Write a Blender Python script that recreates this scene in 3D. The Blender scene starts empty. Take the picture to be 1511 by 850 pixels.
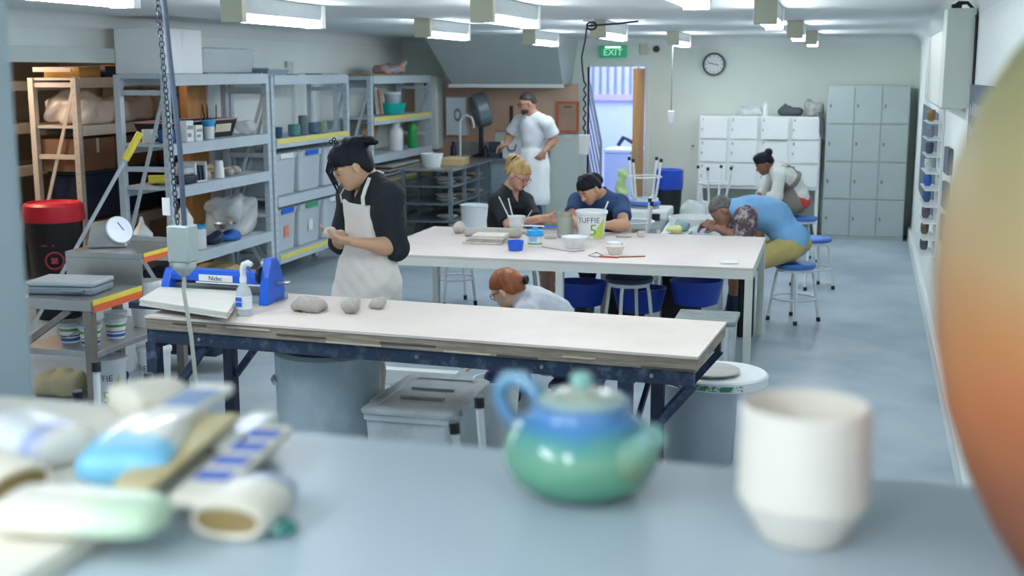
import bpy, math, random
import numpy as np
from mathutils import Vector, Matrix, Euler
random.seed(7)
SC = bpy.context.scene
COL = SC.collection
PI = math.pi

# ------------------------------------------------------------------ materials
def lin(h):
    h = h.lstrip('#')
    c = [int(h[i:i+2], 16)/255 for i in (0, 2, 4)]
    return tuple((x/12.92 if x <= .04045 else ((x+.055)/1.055)**2.4) for x in c) + (1.0,)

_M = {}
def mat(name, col, rough=.5, metal=0, var=.08, scale=6, bump=0, bscale=40, col2=None, lo=.4, hi=.6, alpha=1, trans=0,
        emit=0, ecol=None, coat=0, stretch=None, spec=.5):
    """procedural principled material: a base colour mottled by noise, optional second colour patches, bump, alpha"""
    if name in _M: return _M[name]
    m = bpy.data.materials.new(name); m.use_nodes = True
    nt = m.node_tree; nt.nodes.clear(); N = nt.nodes.new; L = nt.links.new
    out = N('ShaderNodeOutputMaterial'); b = N('ShaderNodeBsdfPrincipled')
    b.inputs['Roughness'].default_value = rough; b.inputs['Metallic'].default_value = metal
    b.inputs['Specular IOR Level'].default_value = spec
    b.inputs['Coat Weight'].default_value = coat
    b.inputs['Transmission Weight'].default_value = trans
    b.inputs['Alpha'].default_value = alpha
    tc = N('ShaderNodeTexCoord'); src = tc.outputs['Object']
    if stretch:
        mp = N('ShaderNodeMapping'); mp.inputs['Scale'].default_value = stretch
        L(src, mp.inputs['Vector']); src = mp.outputs['Vector']
    c1 = lin(col)
    if var or col2:
        nz = N('ShaderNodeTexNoise'); nz.inputs['Scale'].default_value = scale; nz.inputs['Detail'].default_value = 6
        nz.inputs['Roughness'].default_value = .62
        L(src, nz.inputs['Vector'])
        rp = N('ShaderNodeValToRGB'); e = rp.color_ramp.elements
        if col2:
            e[0].position = lo; e[1].position = hi; e[0].color = c1; e[1].color = lin(col2)
        else:
            e[0].position = .3; e[1].position = .7
            e[0].color = tuple(max(0, x*(1-var)) for x in c1[:3])+(1,); e[1].color = tuple(min(1, x*(1+var)) for x in c1[:3])+(1,)
        L(nz.outputs['Fac'], rp.inputs['Fac']); L(rp.outputs['Color'], b.inputs['Base Color'])
    else:
        b.inputs['Base Color'].default_value = c1
    if bump:
        n2 = N('ShaderNodeTexNoise'); n2.inputs['Scale'].default_value = bscale; n2.inputs['Detail'].default_value = 4
        L(src, n2.inputs['Vector'])
        bp = N('ShaderNodeBump'); bp.inputs['Strength'].default_value = bump; bp.inputs['Distance'].default_value = .02
        L(n2.outputs['Fac'], bp.inputs['Height']); L(bp.outputs['Normal'], b.inputs['Normal'])
    if emit:
        b.inputs['Emission Color'].default_value = lin(ecol or col); b.inputs['Emission Strength'].default_value = emit
    L(b.outputs[0], out.inputs[0])
    _M[name] = m
    return m

def zmat(name, stops, rough=.5, axis='Z', noise=.0, nscale=8, coat=0, bump=0, interp='LINEAR'):
    """glaze / band material: colours running along one axis of the object's own metres. stops = [(height, hex)...]"""
    if name in _M: return _M[name]
    m = bpy.data.materials.new(name); m.use_nodes = True
    nt = m.node_tree; N = nt.nodes.new; L = nt.links.new
    b = nt.nodes['Principled BSDF']; b.inputs['Roughness'].default_value = rough; b.inputs['Coat Weight'].default_value = coat
    tc = N('ShaderNodeTexCoord'); sp = N('ShaderNodeSeparateXYZ'); L(tc.outputs['Object'], sp.inputs[0])
    v = sp.outputs[axis]
    z0, z1 = stops[0][0], stops[-1][0]
    if noise:
        nz = N('ShaderNodeTexNoise'); nz.inputs['Scale'].default_value = nscale; nz.inputs['Detail'].default_value = 5
        L(tc.outputs['Object'], nz.inputs['Vector'])
        ma = N('ShaderNodeMath'); ma.operation = 'MULTIPLY_ADD'; ma.inputs[1].default_value = noise; L(nz.outputs['Fac'], ma.inputs[0]); L(v, ma.inputs[2])
        m2 = N('ShaderNodeMath'); m2.operation = 'SUBTRACT'; L(ma.outputs[0], m2.inputs[0]); m2.inputs[1].default_value = noise*.5; v = m2.outputs[0]
    mr = N('ShaderNodeMapRange'); mr.inputs['From Min'].default_value = z0; mr.inputs['From Max'].default_value = z1; L(v, mr.inputs['Value'])
    rp = N('ShaderNodeValToRGB'); cr = rp.color_ramp; cr.interpolation = interp
    while len(cr.elements) < len(stops): cr.elements.new(.5)
    for el, (z, c) in zip(cr.elements, stops):
        el.position = (z-z0)/(z1-z0)
    for el, (z, c) in zip(sorted(cr.elements, key=lambda q: q.position), stops): el.color = lin(c)
    L(mr.outputs[0], rp.inputs['Fac']); L(rp.outputs['Color'], b.inputs['Base Color'])
    if bump:
        n2 = N('ShaderNodeTexNoise'); n2.inputs['Scale'].default_value = 60; L(tc.outputs['Object'], n2.inputs['Vector'])
        bp = N('ShaderNodeBump'); bp.inputs['Strength'].default_value = bump; bp.inputs['Distance'].default_value = .01
        L(n2.outputs['Fac'], bp.inputs['Height']); L(bp.outputs['Normal'], b.inputs['Normal'])
    _M[name] = m
    return m

# ------------------------------------------------------------------ objects, properties
def props(o, label=None, cat=None, group=None, kind=None):
    if label: o['label'] = label
    if cat: o['category'] = cat
    if group: o['group'] = group
    if kind: o['kind'] = kind
    return o

def thing(name, label, cat, loc=(0, 0, 0), rz=0, group=None, kind=None):
    o = bpy.data.objects.new(name, None); COL.objects.link(o)
    o.empty_display_size = .05; o.location = loc; o.rotation_euler = (0, 0, rz)
    return props(o, label, cat, group, kind)

def dup(root, loc, rz=None, label=None, group=None, scale=None):
    def cp(o, par):
        c = o.copy(); COL.objects.link(c)
        if par is not None:
            c.parent = par; c.matrix_parent_inverse = o.matrix_parent_inverse.copy()
        for ch in KIDS.get(o, []): 
            cp(ch, c)
        return c
    r = cp(root, None); r.location = loc
    if rz is not None: r.rotation_euler = (0, 0, rz)
    if scale: r.scale = scale
    if label: r['label'] = label
    if group: r['group'] = group
    return r
KIDS = {}

def rot(rx=0, ry=0, rz=0): return Euler((rx, ry, rz)).to_matrix()
def basis(d, up=(0, 0, 1)):
    """matrix whose columns are side, forward d, up'"""
    d = Vector(d).normalized(); u = Vector(up)
    s = d.cross(u)
    if s.length < 1e-5: s = d.cross(Vector((0, 1, 0)))
    s.normalize(); u = s.cross(d)
    return Matrix((s, d, u)).transposed()

class MB:
    def __init__(s): s.v = []; s.f = []; s.m = []
    def add(s, vs, fs, m=0):
        b = len(s.v); s.v += [tuple(v) for v in vs]
        for f in fs: s.f.append(tuple(b+i for i in f)); s.m.append(m)
        return s
    def box(s, x0, x1, y0, y1, z0, z1, m=0):
        return s.add([(x0,y0,z0),(x1,y0,z0),(x1,y1,z0),(x0,y1,z0),(x0,y0,z1),(x1,y0,z1),(x1,y1,z1),(x0,y1,z1)],
                     [(0,3,2,1),(4,5,6,7),(0,1,5,4),(1,2,6,5),(2,3,7,6),(3,0,4,7)], m)
    def obox(s, c, size, R=None, m=0):
        hx, hy, hz = [q/2 for q in size]; R = R or Matrix.Identity(3); c = Vector(c)
        vs = [c + R @ Vector(p) for p in [(-hx,-hy,-hz),(hx,-hy,-hz),(hx,hy,-hz),(-hx,hy,-hz),(-hx,-hy,hz),(hx,-hy,hz),(hx,hy,hz),(-hx,hy,hz)]]
        return s.add(vs, [(0,3,2,1),(4,5,6,7),(0,1,5,4),(1,2,6,5),(2,3,7,6),(3,0,4,7)], m)
    def bar(s, a, b, w, t, up=(0, 0, 1), m=0):
        a = Vector(a); b = Vector(b); B = basis(b-a, up)
        return s.obox((a+b)/2, (w, (b-a).length, t), B, m)
    def cyl(s, a, b, r, rb=None, n=16, m=0, caps=True):
        a = Vector(a); b = Vector(b); rb = r if rb is None else rb; B = basis(b-a, (0, 0, 1) if abs((b-a).normalized().z) < .95 else (0, 1, 0))
        X, Z = B.col[0], B.col[2]
        vs = []
        for c, q in ((a, r), (b, rb)):
            for i in range(n):
                t = 2*PI*i/n; vs.append(c + X*math.cos(t)*q + Z*math.sin(t)*q)
        fs = [(i, (i+1) % n, n+(i+1) % n, n+i) for i in range(n)]
        fs = [f[::-1] for f in fs]
        if caps: fs += [tuple(range(n)), tuple(range(2*n-1, n-1, -1))]
        return s.add(vs, fs, m)
    def tube(s, pts, r, n=8, m=0, closed=False):
        pts = [Vector(p) for p in pts]; k = len(pts); rs = r if isinstance(r, (list, tuple)) else [r]*k
        vs = []; prev = None
        for i, p in enumerate(pts):
            if closed: d = pts[(i+1) % k]-pts[i-1]
            else: d = pts[min(i+1, k-1)]-pts[max(i-1, 0)]
            d.normalize()
            if prev is None:
                prev = d.orthogonal().normalized()
            else:
                prev = (prev - d*prev.dot(d)); prev = prev.normalized() if prev.length > 1e-6 else d.orthogonal().normalized()
            q = d.cross(prev)
            for j in range(n):
                t = 2*PI*j/n; vs.append(p + (prev*math.cos(t)+q*math.sin(t))*rs[i])
        fs = []
        for i in range(k if closed else k-1):
            a = i*n; b = ((i+1) % k)*n
            for j in range(n): fs.append((a+j, a+(j+1) % n, b+(j+1) % n, b+j))
        if not closed: fs += [tuple(range(n-1, -1, -1)), tuple(range((k-1)*n, k*n))]
        return s.add(vs, fs, m)
    def lathe(s, prof, c=(0, 0, 0), n=32, m=0, R=None, sx=1, sy=1, wob=0):
        c = Vector(c); vs = []; fs = []; R = R or Matrix.Identity(3); idx = []
        for r, z in prof:
            if r < 1e-6:
                idx.append([len(vs)]*n); vs.append(c + R @ Vector((0, 0, z)))
            else:
                base = len(vs); idx.append(list(range(base, base+n)))
                for i in range(n):
                    t = 2*PI*i/n; w = 1+wob*math.sin(3*t+z*40)
                    vs.append(c + R @ Vector((r*sx*w*math.cos(t), r*sy*w*math.sin(t), z)))
        for a, b in zip(idx, idx[1:]):
            for i in range(n):
                q = [a[i], a[(i+1) % n], b[(i+1) % n], b[i]]; u = []
                for x in q:
                    if x not in u: u.append(x)
                if len(u) > 2: fs.append(tuple(u))
        return s.add(vs, fs, m)
    def loft(s, rings, m=0, caps=True, closed=True):
        n = len(rings[0]); vs = [p for r in rings for p in r]; fs = []
        for i in range(len(rings)-1):
            for j in range(n if closed else n-1):
                fs.append((i*n+j, i*n+(j+1) % n, (i+1)*n+(j+1) % n, (i+1)*n+j))
        if caps and closed: fs += [tuple(range(n-1, -1, -1)), tuple(range((len(rings)-1)*n, len(rings)*n))]
        return s.add(vs, fs, m)
    def ball(s, c, rad, R=None, n=20, k=12, m=0, jit=0, seed=0):
        rd = (rad, rad, rad) if isinstance(rad, (int, float)) else rad
        c = Vector(c); R = R or Matrix.Identity(3); vs = []; rnd = random.Random(seed)
        ph = [rnd.uniform(0, 6) for _ in range(6)]
        def P(a, b):
            d = Vector((math.cos(a)*math.cos(b), math.sin(a)*math.cos(b), math.sin(b)))
            q = 1 + jit*(math.sin(3*d.x*2+ph[0])+math.sin(4*d.y*2+ph[1])+math.sin(5*d.z*2+ph[2])+.6*math.sin(9*d.x+7*d.y+ph[3]))/3
            return c + R @ Vector((d.x*rd[0]*q, d.y*rd[1]*q, d.z*rd[2]*q))
        vs.append(P(0, -PI/2))
        for i in range(1, k):
            for j in range(n): vs.append(P(2*PI*j/n, -PI/2+PI*i/k))
        vs.append(P(0, PI/2)); fs = []
        for j in range(n): fs.append((0, 1+(j+1) % n, 1+j))
        for i in range(k-2):
            for j in range(n):
                a = 1+i*n; fs.append((a+j, a+(j+1) % n, a+n+(j+1) % n, a+n+j))
        a = 1+(k-2)*n; top = len(vs)-1
        for j in range(n): fs.append((a+j, a+(j+1) % n, top))
        return s.add(vs, fs, m)
    def sheet(s, fn, nu, nv, m=0, th=0):
        """open grid surface fn(u,v)->point; th gives it a second side"""
        vs = [Vector(fn(i/nu, j/nv)) for j in range(nv+1) for i in range(nu+1)]
        fs = [(j*(nu+1)+i, j*(nu+1)+i+1, (j+1)*(nu+1)+i+1, (j+1)*(nu+1)+i) for j in range(nv) for i in range(nu)]
        return s.add(vs, fs, m)
    def build(s, name, mats, parent=None, bevel=0, smooth=True, angle=38, label=None, cat=None, group=None, kind=None, w=False, seg=2, solid=0, sub=0):
        me = bpy.data.meshes.new(name)
        vs = s.v; off = Vector((0, 0, 0)); loc = None
        if parent is None:
            a = np.array(vs); lo = a.min(0); hi = a.max(0)
            loc = Vector(((lo[0]+hi[0])/2, (lo[1]+hi[1])/2, lo[2])); off = loc
        elif w:
            r = parent
            off = Vector((0, 0, 0))
            while r is not None: off = off + r.location; r = r.parent
        vs = [(x-off[0], y-off[1], z-off[2]) for x, y, z in vs]
        me.from_pydata(vs, [], s.f)
        if not isinstance(mats, (list, tuple)): mats = [mats]
        for q in mats: me.materials.append(q)
        me.polygons.foreach_set('material_index', s.m)
        if smooth:
            me.polygons.foreach_set('use_smooth', [True]*len(me.polygons)); me.set_sharp_from_angle(angle=math.radians(angle))
        me.update()
        o = bpy.data.objects.new(name, me); COL.objects.link(o)
        if parent is None: o.location = loc
        else: o.parent = parent; KIDS.setdefault(parent, []).append(o)
        if solid:
            md = o.modifiers.new('solid', 'SOLIDIFY'); md.thickness = solid; md.offset = 0
        if bevel:
            md = o.modifiers.new('bevel', 'BEVEL'); md.width = bevel; md.segments = seg; md.limit_method = 'ANGLE'; md.angle_limit = math.radians(40)
        if sub:
            md = o.modifiers.new('sub', 'SUBSURF'); md.levels = sub; md.render_levels = sub
        return props(o, label, cat, group, kind)

def text(name, body, size, c, R, m, parent=None, ext=.0006, w=False, align='CENTER', label=None, sx=1):
    cu = bpy.data.curves.new(name, 'FONT'); cu.body = body; cu.size = size; cu.extrude = ext; cu.align_x = align; cu.align_y = 'CENTER'
    cu.resolution_u = 2
    t = bpy.data.objects.new('tmp_text', cu); COL.objects.link(t)
    dg = bpy.context.evaluated_depsgraph_get()
    me = bpy.data.meshes.new_from_object(t.evaluated_get(dg))
    bpy.data.objects.remove(t); bpy.data.curves.remove(cu)
    b = MB(); c = Vector(c)
    b.add([c + R @ Vector((v.co.x*sx, v.co.y, v.co.z)) for v in me.vertices], [tuple(p.vertices) for p in me.polygons])
    bpy.data.meshes.remove(me)
    return b.build(name, m, parent, smooth=False, w=w, label=label)
FACE_CAM = rot(PI/2)           # text upright, readable from -Y
FACE_LEFT = rot(PI/2, 0, -PI/2)  # readable from -X side (on the right wall)
FACE_RIGHT = rot(PI/2, 0, PI/2)  # readable from +X side

# ------------------------------------------------------------------ implicit surfaces (bodies, cloth, clay)
class SDF:
    def __init__(s, lo, hi, h):
        s.lo = np.array(lo, float); s.h = h
        s.n = np.ceil((np.array(hi, float)-s.lo)/h).astype(int)+1
        s.d = np.full(s.n, .5, np.float32)
        s.ax = [s.lo[i]+h*np.arange(s.n[i]) for i in range(3)]
    def copy_empty(s):
        o = SDF.__new__(SDF); o.lo = s.lo; o.h = s.h; o.n = s.n; o.ax = s.ax; o.d = np.full(s.n, .5, np.float32); return o
    def _sub(s, lo, hi):
        a = np.clip(np.floor((np.array(lo)-s.lo)/s.h).astype(int), 0, s.n-1); b = np.clip(np.ceil((np.array(hi)-s.lo)/s.h).astype(int)+1, 1, s.n)
        sl = tuple(slice(int(a[i]), int(b[i])) for i in range(3))
        P = [s.ax[0][sl[0]][:, None, None].astype(np.float32), s.ax[1][sl[1]][None, :, None].astype(np.float32), s.ax[2][sl[2]][None, None, :].astype(np.float32)]
        return sl, P
    def _mix(s, sl, e, k, op):
        d = s.d[sl]
        if op == 'cut':
            e = -e
            if k > 0:
                hh = np.maximum(k-np.abs(d-e), 0)/k; s.d[sl] = np.maximum(d, e)+hh*hh*k*.25
            else: s.d[sl] = np.maximum(d, e)
        else:
            if k > 0:
                hh = np.maximum(k-np.abs(d-e), 0)/k; s.d[sl] = np.minimum(d, e)-hh*hh*k*.25
            else: s.d[sl] = np.minimum(d, e)
    def cap(s, a, b, ra, rb=None, k=.03, op='add', flat=False, flata=False):
        rb = ra if rb is None else rb; a = np.array(a, float); b = np.array(b, float)
        mg = max(ra, rb)+k+.03
        sl, P = s._sub(np.minimum(a, b)-mg, np.maximum(a, b)+mg)
        ba = b-a; L2 = max(1e-9, float(ba@ba))
        pa = [P[i]-a[i] for i in range(3)]
        t = (pa[0]*ba[0]+pa[1]*ba[1]+pa[2]*ba[2])/L2; tc = np.clip(t, 0, 1)
        e = np.sqrt((pa[0]-tc*ba[0])**2+(pa[1]-tc*ba[1])**2+(pa[2]-tc*ba[2])**2)-(ra+(rb-ra)*tc)
        L = math.sqrt(L2)
        if flat: e = np.maximum(e, (t-1)*L)
        if flata: e = np.maximum(e, -t*L)
        s._mix(sl, e.astype(np.float32), k, op); return s
    def ell(s, c, rad, R=None, k=.03, op='add'):
        c = np.array(c, float); rad = np.array(rad, float); R = np.eye(3) if R is None else np.array(R, float)
        mg = rad.max()+k+.03
        sl, P = s._sub(c-mg, c+mg)
        q = [P[i]-c[i] for i in range(3)]
        l = [R[0][i]*q[0]+R[1][i]*q[1]+R[2][i]*q[2] for i in range(3)]
        k0 = np.sqrt(sum((l[i]/rad[i])**2 for i in range(3))); k1 = np.sqrt(sum((l[i]/rad[i]**2)**2 for i in range(3)))
        e = k0*(k0-1)/np.maximum(k1, 1e-6)
        s._mix(sl, e.astype(np.float32), k, op); return s
    def box(s, c, half, R=None, r=.01, k=.02, op='add'):
        c = np.array(c, float); half = np.array(half, float)-r; R = np.eye(3) if R is None else np.array(R, float)
        mg = np.linalg.norm(half)+r+k+.03
        sl, P = s._sub(c-mg, c+mg)
        q = [P[i]-c[i] for i in range(3)]
        l = [np.abs(R[0][i]*q[0]+R[1][i]*q[1]+R[2][i]*q[2])-half[i] for i in range(3)]
        e = np.sqrt(sum(np.maximum(x, 0)**2 for x in l))+np.minimum(np.maximum(np.maximum(l[0], l[1]), l[2]), 0)-r
        s._mix(sl, e.astype(np.float32), k, op); return s
    def plane(s, p, n):
        """keep the side the normal points away from"""
        n = np.array(n, float); n /= np.linalg.norm(n); p = np.array(p, float)
        e = (s.ax[0][:, None, None]-p[0])*n[0]+(s.ax[1][None, :, None]-p[1])*n[1]+(s.ax[2][None, None, :]-p[2])*n[2]
        s.d = np.maximum(s.d, e.astype(np.float32)); return s
    def ripple(s, amp, freq, seed=0):
        r = random.Random(seed); e = 0
        for i in range(4):
            v = [r.uniform(-1, 1)*freq*(1+i*.6) for _ in range(3)]; ph = r.uniform(0, 6)
            e = e + np.sin(s.ax[0][:, None, None]*v[0]+s.ax[1][None, :, None]*v[1]+s.ax[2][None, None, :]*v[2]+ph)/(1+i*.5)
        s.d = s.d + (amp*e/2).astype(np.float32); return s
    def mesh(s):
        d = s.d; n = s.n; ins = d < 0
        c = [(i, j, k) for i in (0, 1) for j in (0, 1) for k in (0, 1)]
        sh = [ins[i:n[0]-1+i, j:n[1]-1+j, k:n[2]-1+k] for i, j, k in c]
        al = sh[0].copy(); an = sh[0].copy()
        for q in sh[1:]: al &= q; an |= q
        I = np.argwhere(an & ~al)
        if len(I) == 0: return [], []
        vals = {q: d[I[:, 0]+q[0], I[:, 1]+q[1], I[:, 2]+q[2]] for q in c}
        acc = np.zeros((len(I), 3)); cnt = np.zeros(len(I))
        for a in c:
            for ax in range(3):
                if a[ax] == 0:
                    b = list(a); b[ax] = 1; b = tuple(b)
                    va, vb = vals[a], vals[b]; cr = (va < 0) != (vb < 0)
                    t = np.where(cr, va/np.where(cr, va-vb, 1), 0)
                    p = np.tile(np.array(a, float), (len(I), 1)); p[:, ax] += t
                    acc += p*cr[:, None]; cnt += cr
        V = s.lo + s.h*(I + acc/cnt[:, None])
        idx = np.full(n-1, -1, np.int32); idx[I[:, 0], I[:, 1], I[:, 2]] = np.arange(len(I))
        F = []
        for ax in range(3):
            u, v = (ax+1) % 3, (ax+2) % 3
            sl0 = [slice(None)]*3; sl1 = [slice(None)]*3
            sl0[ax] = slice(0, n[ax]-1); sl1[ax] = slice(1, n[ax])
            a = ins[tuple(sl0)]; b = ins[tuple(sl1)]
            E = np.argwhere(a != b)
            E = E[(E[:, u] > 0) & (E[:, v] > 0) & (E[:, u] < n[u]-1) & (E[:, v] < n[v]-1)]
            o = np.zeros(3, int); ou = o.copy(); ou[u] = 1; ov = o.copy(); ov[v] = 1
            g = lambda off: idx[tuple((E-off).T)]
            q = np.stack([g(o), g(ou), g(ou+ov), g(ov)], 1)
            fl = ~a[tuple(E.T)]
            q[fl] = q[fl][:, ::-1]
            F.append(q[(q >= 0).all(1)])
        return V, np.concatenate(F)
    def build(s, name, m, parent=None, label=None, cat=None, group=None, w=True, kind=None, relax=1):
        V, F = s.mesh()
        V = np.array(V)
        off = np.zeros(3)
        if parent is None:
            lo = V.min(0); hi = V.max(0); off = np.array([(lo[0]+hi[0])/2, (lo[1]+hi[1])/2, lo[2]])
        elif w:
            r = parent
            while r is not None: off = off+np.array(r.location); r = r.parent
        me = bpy.data.meshes.new(name); me.from_pydata((V-off).tolist(), [], F.tolist())
        me.materials.append(m); me.polygons.foreach_set('use_smooth', [True]*len(me.polygons)); me.update()
        o = bpy.data.objects.new(name, me); COL.objects.link(o)
        if parent is None: o.location = off
        else: o.parent = parent; KIDS.setdefault(parent, []).append(o)
        if relax:
            md = o.modifiers.new('relax', 'SMOOTH'); md.factor = .5; md.iterations = relax
        return props(o, label, cat, group, kind)

# ------------------------------------------------------------------ palette
WALL = mat('wall_paint', '#dfe6e3', .7, var=.03, scale=1.2)
WALLB = mat('wall_paint_back', '#d3ddd5', .7, var=.03, scale=1.0)
CEIL = mat('ceiling_paint', '#d8dddd', .8, var=.02, scale=1)
FLOOR = mat('floor_paint', '#8c9fad', .42, scale=1.3, col2='#abb8c0', lo=.36, hi=.66, bump=.04, bscale=8)
PINK = mat('pink_plywood', '#caa78f', .65, scale=1.5, col2='#d6b79e', stretch=(1, 1, .3))
TRIMW = mat('trim_white', '#d5dedd', .55, var=.03)
GREYP = mat('grey_panel', '#b6c0bf', .6, var=.03)
DARK = mat('dark_gap', '#22262e', .7, var=.1)
TIMBER = mat('orange_timber', '#b27c46', .5, scale=3, col2='#c58f55', stretch=(6, 6, .5))
BROWNW = mat('brown_wood', '#8d5f3c', .55, scale=3, col2='#a36f47', stretch=(5, 5, .6))
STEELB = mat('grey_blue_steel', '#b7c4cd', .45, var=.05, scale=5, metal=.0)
STEELS = mat('darker_blue_steel', '#9bacb8', .45, var=.05)  # a darker blue-grey than the shelving steel
BEIGE = mat('beige_steel', '#c4bbb0', .5, var=.05)
WHITEP = mat('white_plastic', '#e4e8ea', .35, var=.02)
WHITEM = mat('white_enamel', '#dfe4e4', .35, var=.03)
CLAYW = mat('pale_clay', '#cfc8bf', .85, scale=9, col2='#bdb5aa', bump=.3, bscale=25)
CLAYG = mat('grey_clay', '#b9b4ae', .85, scale=9, col2='#a8a29b', bump=.3, bscale=25)
BLACKP = mat('black_plastic', '#16181d', .4, var=.2)
RUBBER = mat('black_rubber', '#1c1f26', .6, var=.2)
BLUEP = mat('blue_plastic', '#1c5fd6', .35, var=.08)
CYANP = mat('cyan_plastic', '#2f9fd8', .35, var=.05)
NAVYP = mat('navy_plastic', '#1d2a44', .45, var=.2)
STAIN = mat('stainless_steel', '#a9a8a6', .32, metal=.75, var=.1, scale=4, stretch=(1, 12, 1))
STAINR = mat('brown_steel_legs', '#7d7670', .5, metal=.3, var=.2, scale=6)
YEL = mat('yellow_tape', '#e7d34a', .45, var=.08, scale=14)
YELW = mat('worn_yellow_tape', '#dfd564', .5, scale=12, col2='#cfd3b4', lo=.5, hi=.7)
ORANGE = mat('orange_tape', '#e0673a', .45, var=.08)
DUSTB = mat('dusty_blue_steel', '#22324c', .6, scale=14, col2='#5d6c80', lo=.52, hi=.72, bump=.2)
PLY = mat('raw_ply_edge', '#a3988a', .75, scale=5, col2='#877a6a', stretch=(1, 1, 14), lo=.4, hi=.6, bump=.3, bscale=20)
TOPW = mat('worktop_white', '#ded3ca', .6, scale=2.0, col2='#d3c8be', lo=.45, hi=.7)
TOPM = mat('worktop_dusty', '#d3cac5', .6, scale=2.0, col2='#c8bfba', lo=.45, hi=.7)
CLEARP = mat('clear_plastic', '#d7e2e6', .25, var=.03, alpha=.38)
MILKP = mat('milky_plastic', '#cfdbe2', .3, var=.04, alpha=.72)
DUSTP = mat('dusty_clear_plastic', '#bcc5c8', .5, scale=7, col2='#d5dcde', alpha=.82)
BAG = mat('thin_plastic_bag', '#dde4e6', .25, var=.04, alpha=.5)
BAGW = mat('plastic_dust_sheet', '#e8e0d8', .25, var=.06, alpha=.75, bump=.3, bscale=14)
GLASSJ = mat('jar_glass', '#b9bdb4', .12, var=.05, alpha=.55)
EMIT = mat('lit_diffuser', '#f4fbff', .4, var=0, emit=26, ecol='#f1f9ff')
ENDCAP = mat('cream_end_cap', '#c4c3ac', .5, var=.03)
BLUESTOOL = mat('blue_vinyl', '#3f72c4', .45, var=.08)
NAVYSTOOL = mat('dark_navy_vinyl', '#26354f', .5, var=.1)
CARD = mat('cardboard', '#a98867', .75, var=.08)
CREAMB = mat('yellow_plaster', '#d8c48c', .8, scale=6, col2='#c7b37c', bump=.1)

# ------------------------------------------------------------------ the room
def XR(y): return .98-(15.64-y)*.0292        # line of the right wall
ZC = 2.42
def struct(name, b, m, **k): return b.build(name, m, kind='structure', smooth=k.pop('smooth', False), **k)

b = MB(); b.box(-9.2, 1.6, -1.2, 15.64, -.06, 0); b.box(-4.2, 0, 15.64, 21, -.06, 0); struct('floor', b, FLOOR)
b = MB(); b.box(-9.2, 1.6, -1.2, 15.78, ZC, ZC+.06); struct('ceiling', b, CEIL)
# right wall with a coved cornice
b = MB(); b.add([(XR(-1.2), -1.2, 0), (XR(15.64), 15.64, 0), (XR(15.64), 15.64, ZC), (XR(-1.2), -1.2, ZC), (XR(-1.2)+.1, -1.2, 0), (XR(15.64)+.1, 15.64, 0), (XR(15.64)+.1, 15.64, ZC), (XR(-1.2)+.1, -1.2, ZC)],
      [(0, 1, 2, 3)[::-1], (4, 5, 6, 7), (0, 4, 7, 3), (1, 2, 6, 5)]); struct('wall_right', b, WALL)
def cove(p, q, inn):
    rings = []
    for c in (p, q):
        r = []
        for i in range(7):
            t = PI/2*i/6; r.append((c[0]+inn[0]*.12*(1-math.sin(t)), c[1]+inn[1]*.12*(1-math.sin(t)), ZC-.12*(1-math.cos(t))))
        r.append((c[0], c[1], ZC)); rings.append(r)
    return rings
b = MB(); b.loft(cove((XR(-1.2), -1.2), (XR(15.6), 15.6), (-1, 0))); struct('trim_1', b, CEIL, smooth=True)
b = MB(); b.loft(cove((.96, 15.64), (-5.6, 15.64), (0, -1))); struct('trim_2', b, CEIL, smooth=True)
b = MB(); b.loft(cove((-5.6, 1.5), (-5.6, 15.6), (1, 0))); struct('trim_3', b, CEIL, smooth=True)
# skirting ledge along the right wall
b = MB(); b.loft([[(XR(y)-.001, y, 0), (XR(y)-.035, y, 0), (XR(y)-.035, y, .13), (XR(y)-.02, y, .15), (XR(y)-.001, y, .15)] for y in (1.6, 15.5)]); struct('baseboard_right', b, TRIMW)
b = MB(); b.box(-2.29, -1.66, 15.61, 15.64, 0, .12); b.box(-.08, .9, 15.61, 15.64, 0, .1); struct('baseboard_back', b, TRIMW)
# back wall with the doorway
DX0, DX1, DZ = -3.07, -2.32, 2.05
b = MB(); b.box(-5.7, DX0, 15.64, 15.78, 0, ZC); b.box(DX1, 1.1, 15.64, 15.78, 0, ZC); b.box(DX0, DX1, 15.64, 15.78, DZ, ZC); struct('wall_back', b, WALLB)
b = MB(); b.box(DX0-.05, DX0, 15.615, 15.8, 0, DZ+.05); b.box(DX1, DX1+.05, 15.615, 15.8, 0, DZ+.05); b.box(DX0, DX1, 15.615, 15.8, DZ, DZ+.05); struct('trim_4', b, TRIMW)
# left wall, open to the store room behind the shelving, with a deep lintel
b = MB(); b.box(-5.72, -5.6, 1.5, 7.0, 0, ZC); b.box(-5.72, -5.6, 10.35, 15.64, 0, ZC); b.box(-5.72, -5.6, 7.0, 10.35, 2.06, ZC); struct('wall_left', b, WALL)
b = MB(); b.box(-5.6, -5.46, 6.6, 8.62, 2.06, 2.17); struct('trim_5', b, GREYP, bevel=.004)
b = MB(); b.box(-5.7, -5.62, 10.0, 10.345, .0, 2.0); struct('trim_7', b, TIMBER, bevel=.004)
# store room shell
b = MB(); b.box(-9.1, -9.0, 4, 13, 0, ZC); b.box(-9.1, -5.72, 13, 13.1, 0, ZC); b.box(-9.1, -5.72, 3.9, 4, 0, ZC)
struct('wall_storeroom', b, mat('storeroom_wall', '#cdbfae', .7, var=.04))
# near wall: the jamb beside the serving hatch and the low wall under its counter
b = MB(); b.box(-5.7, -1.115, 1.38, 1.5, 0, ZC); b.box(-1.115, XR(1.4)-.005, 1.3, 1.36, 0, 1.505); struct('wall_near', b, mat('hatch_wall', '#b6c6ce', .6, var=.03))
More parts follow.
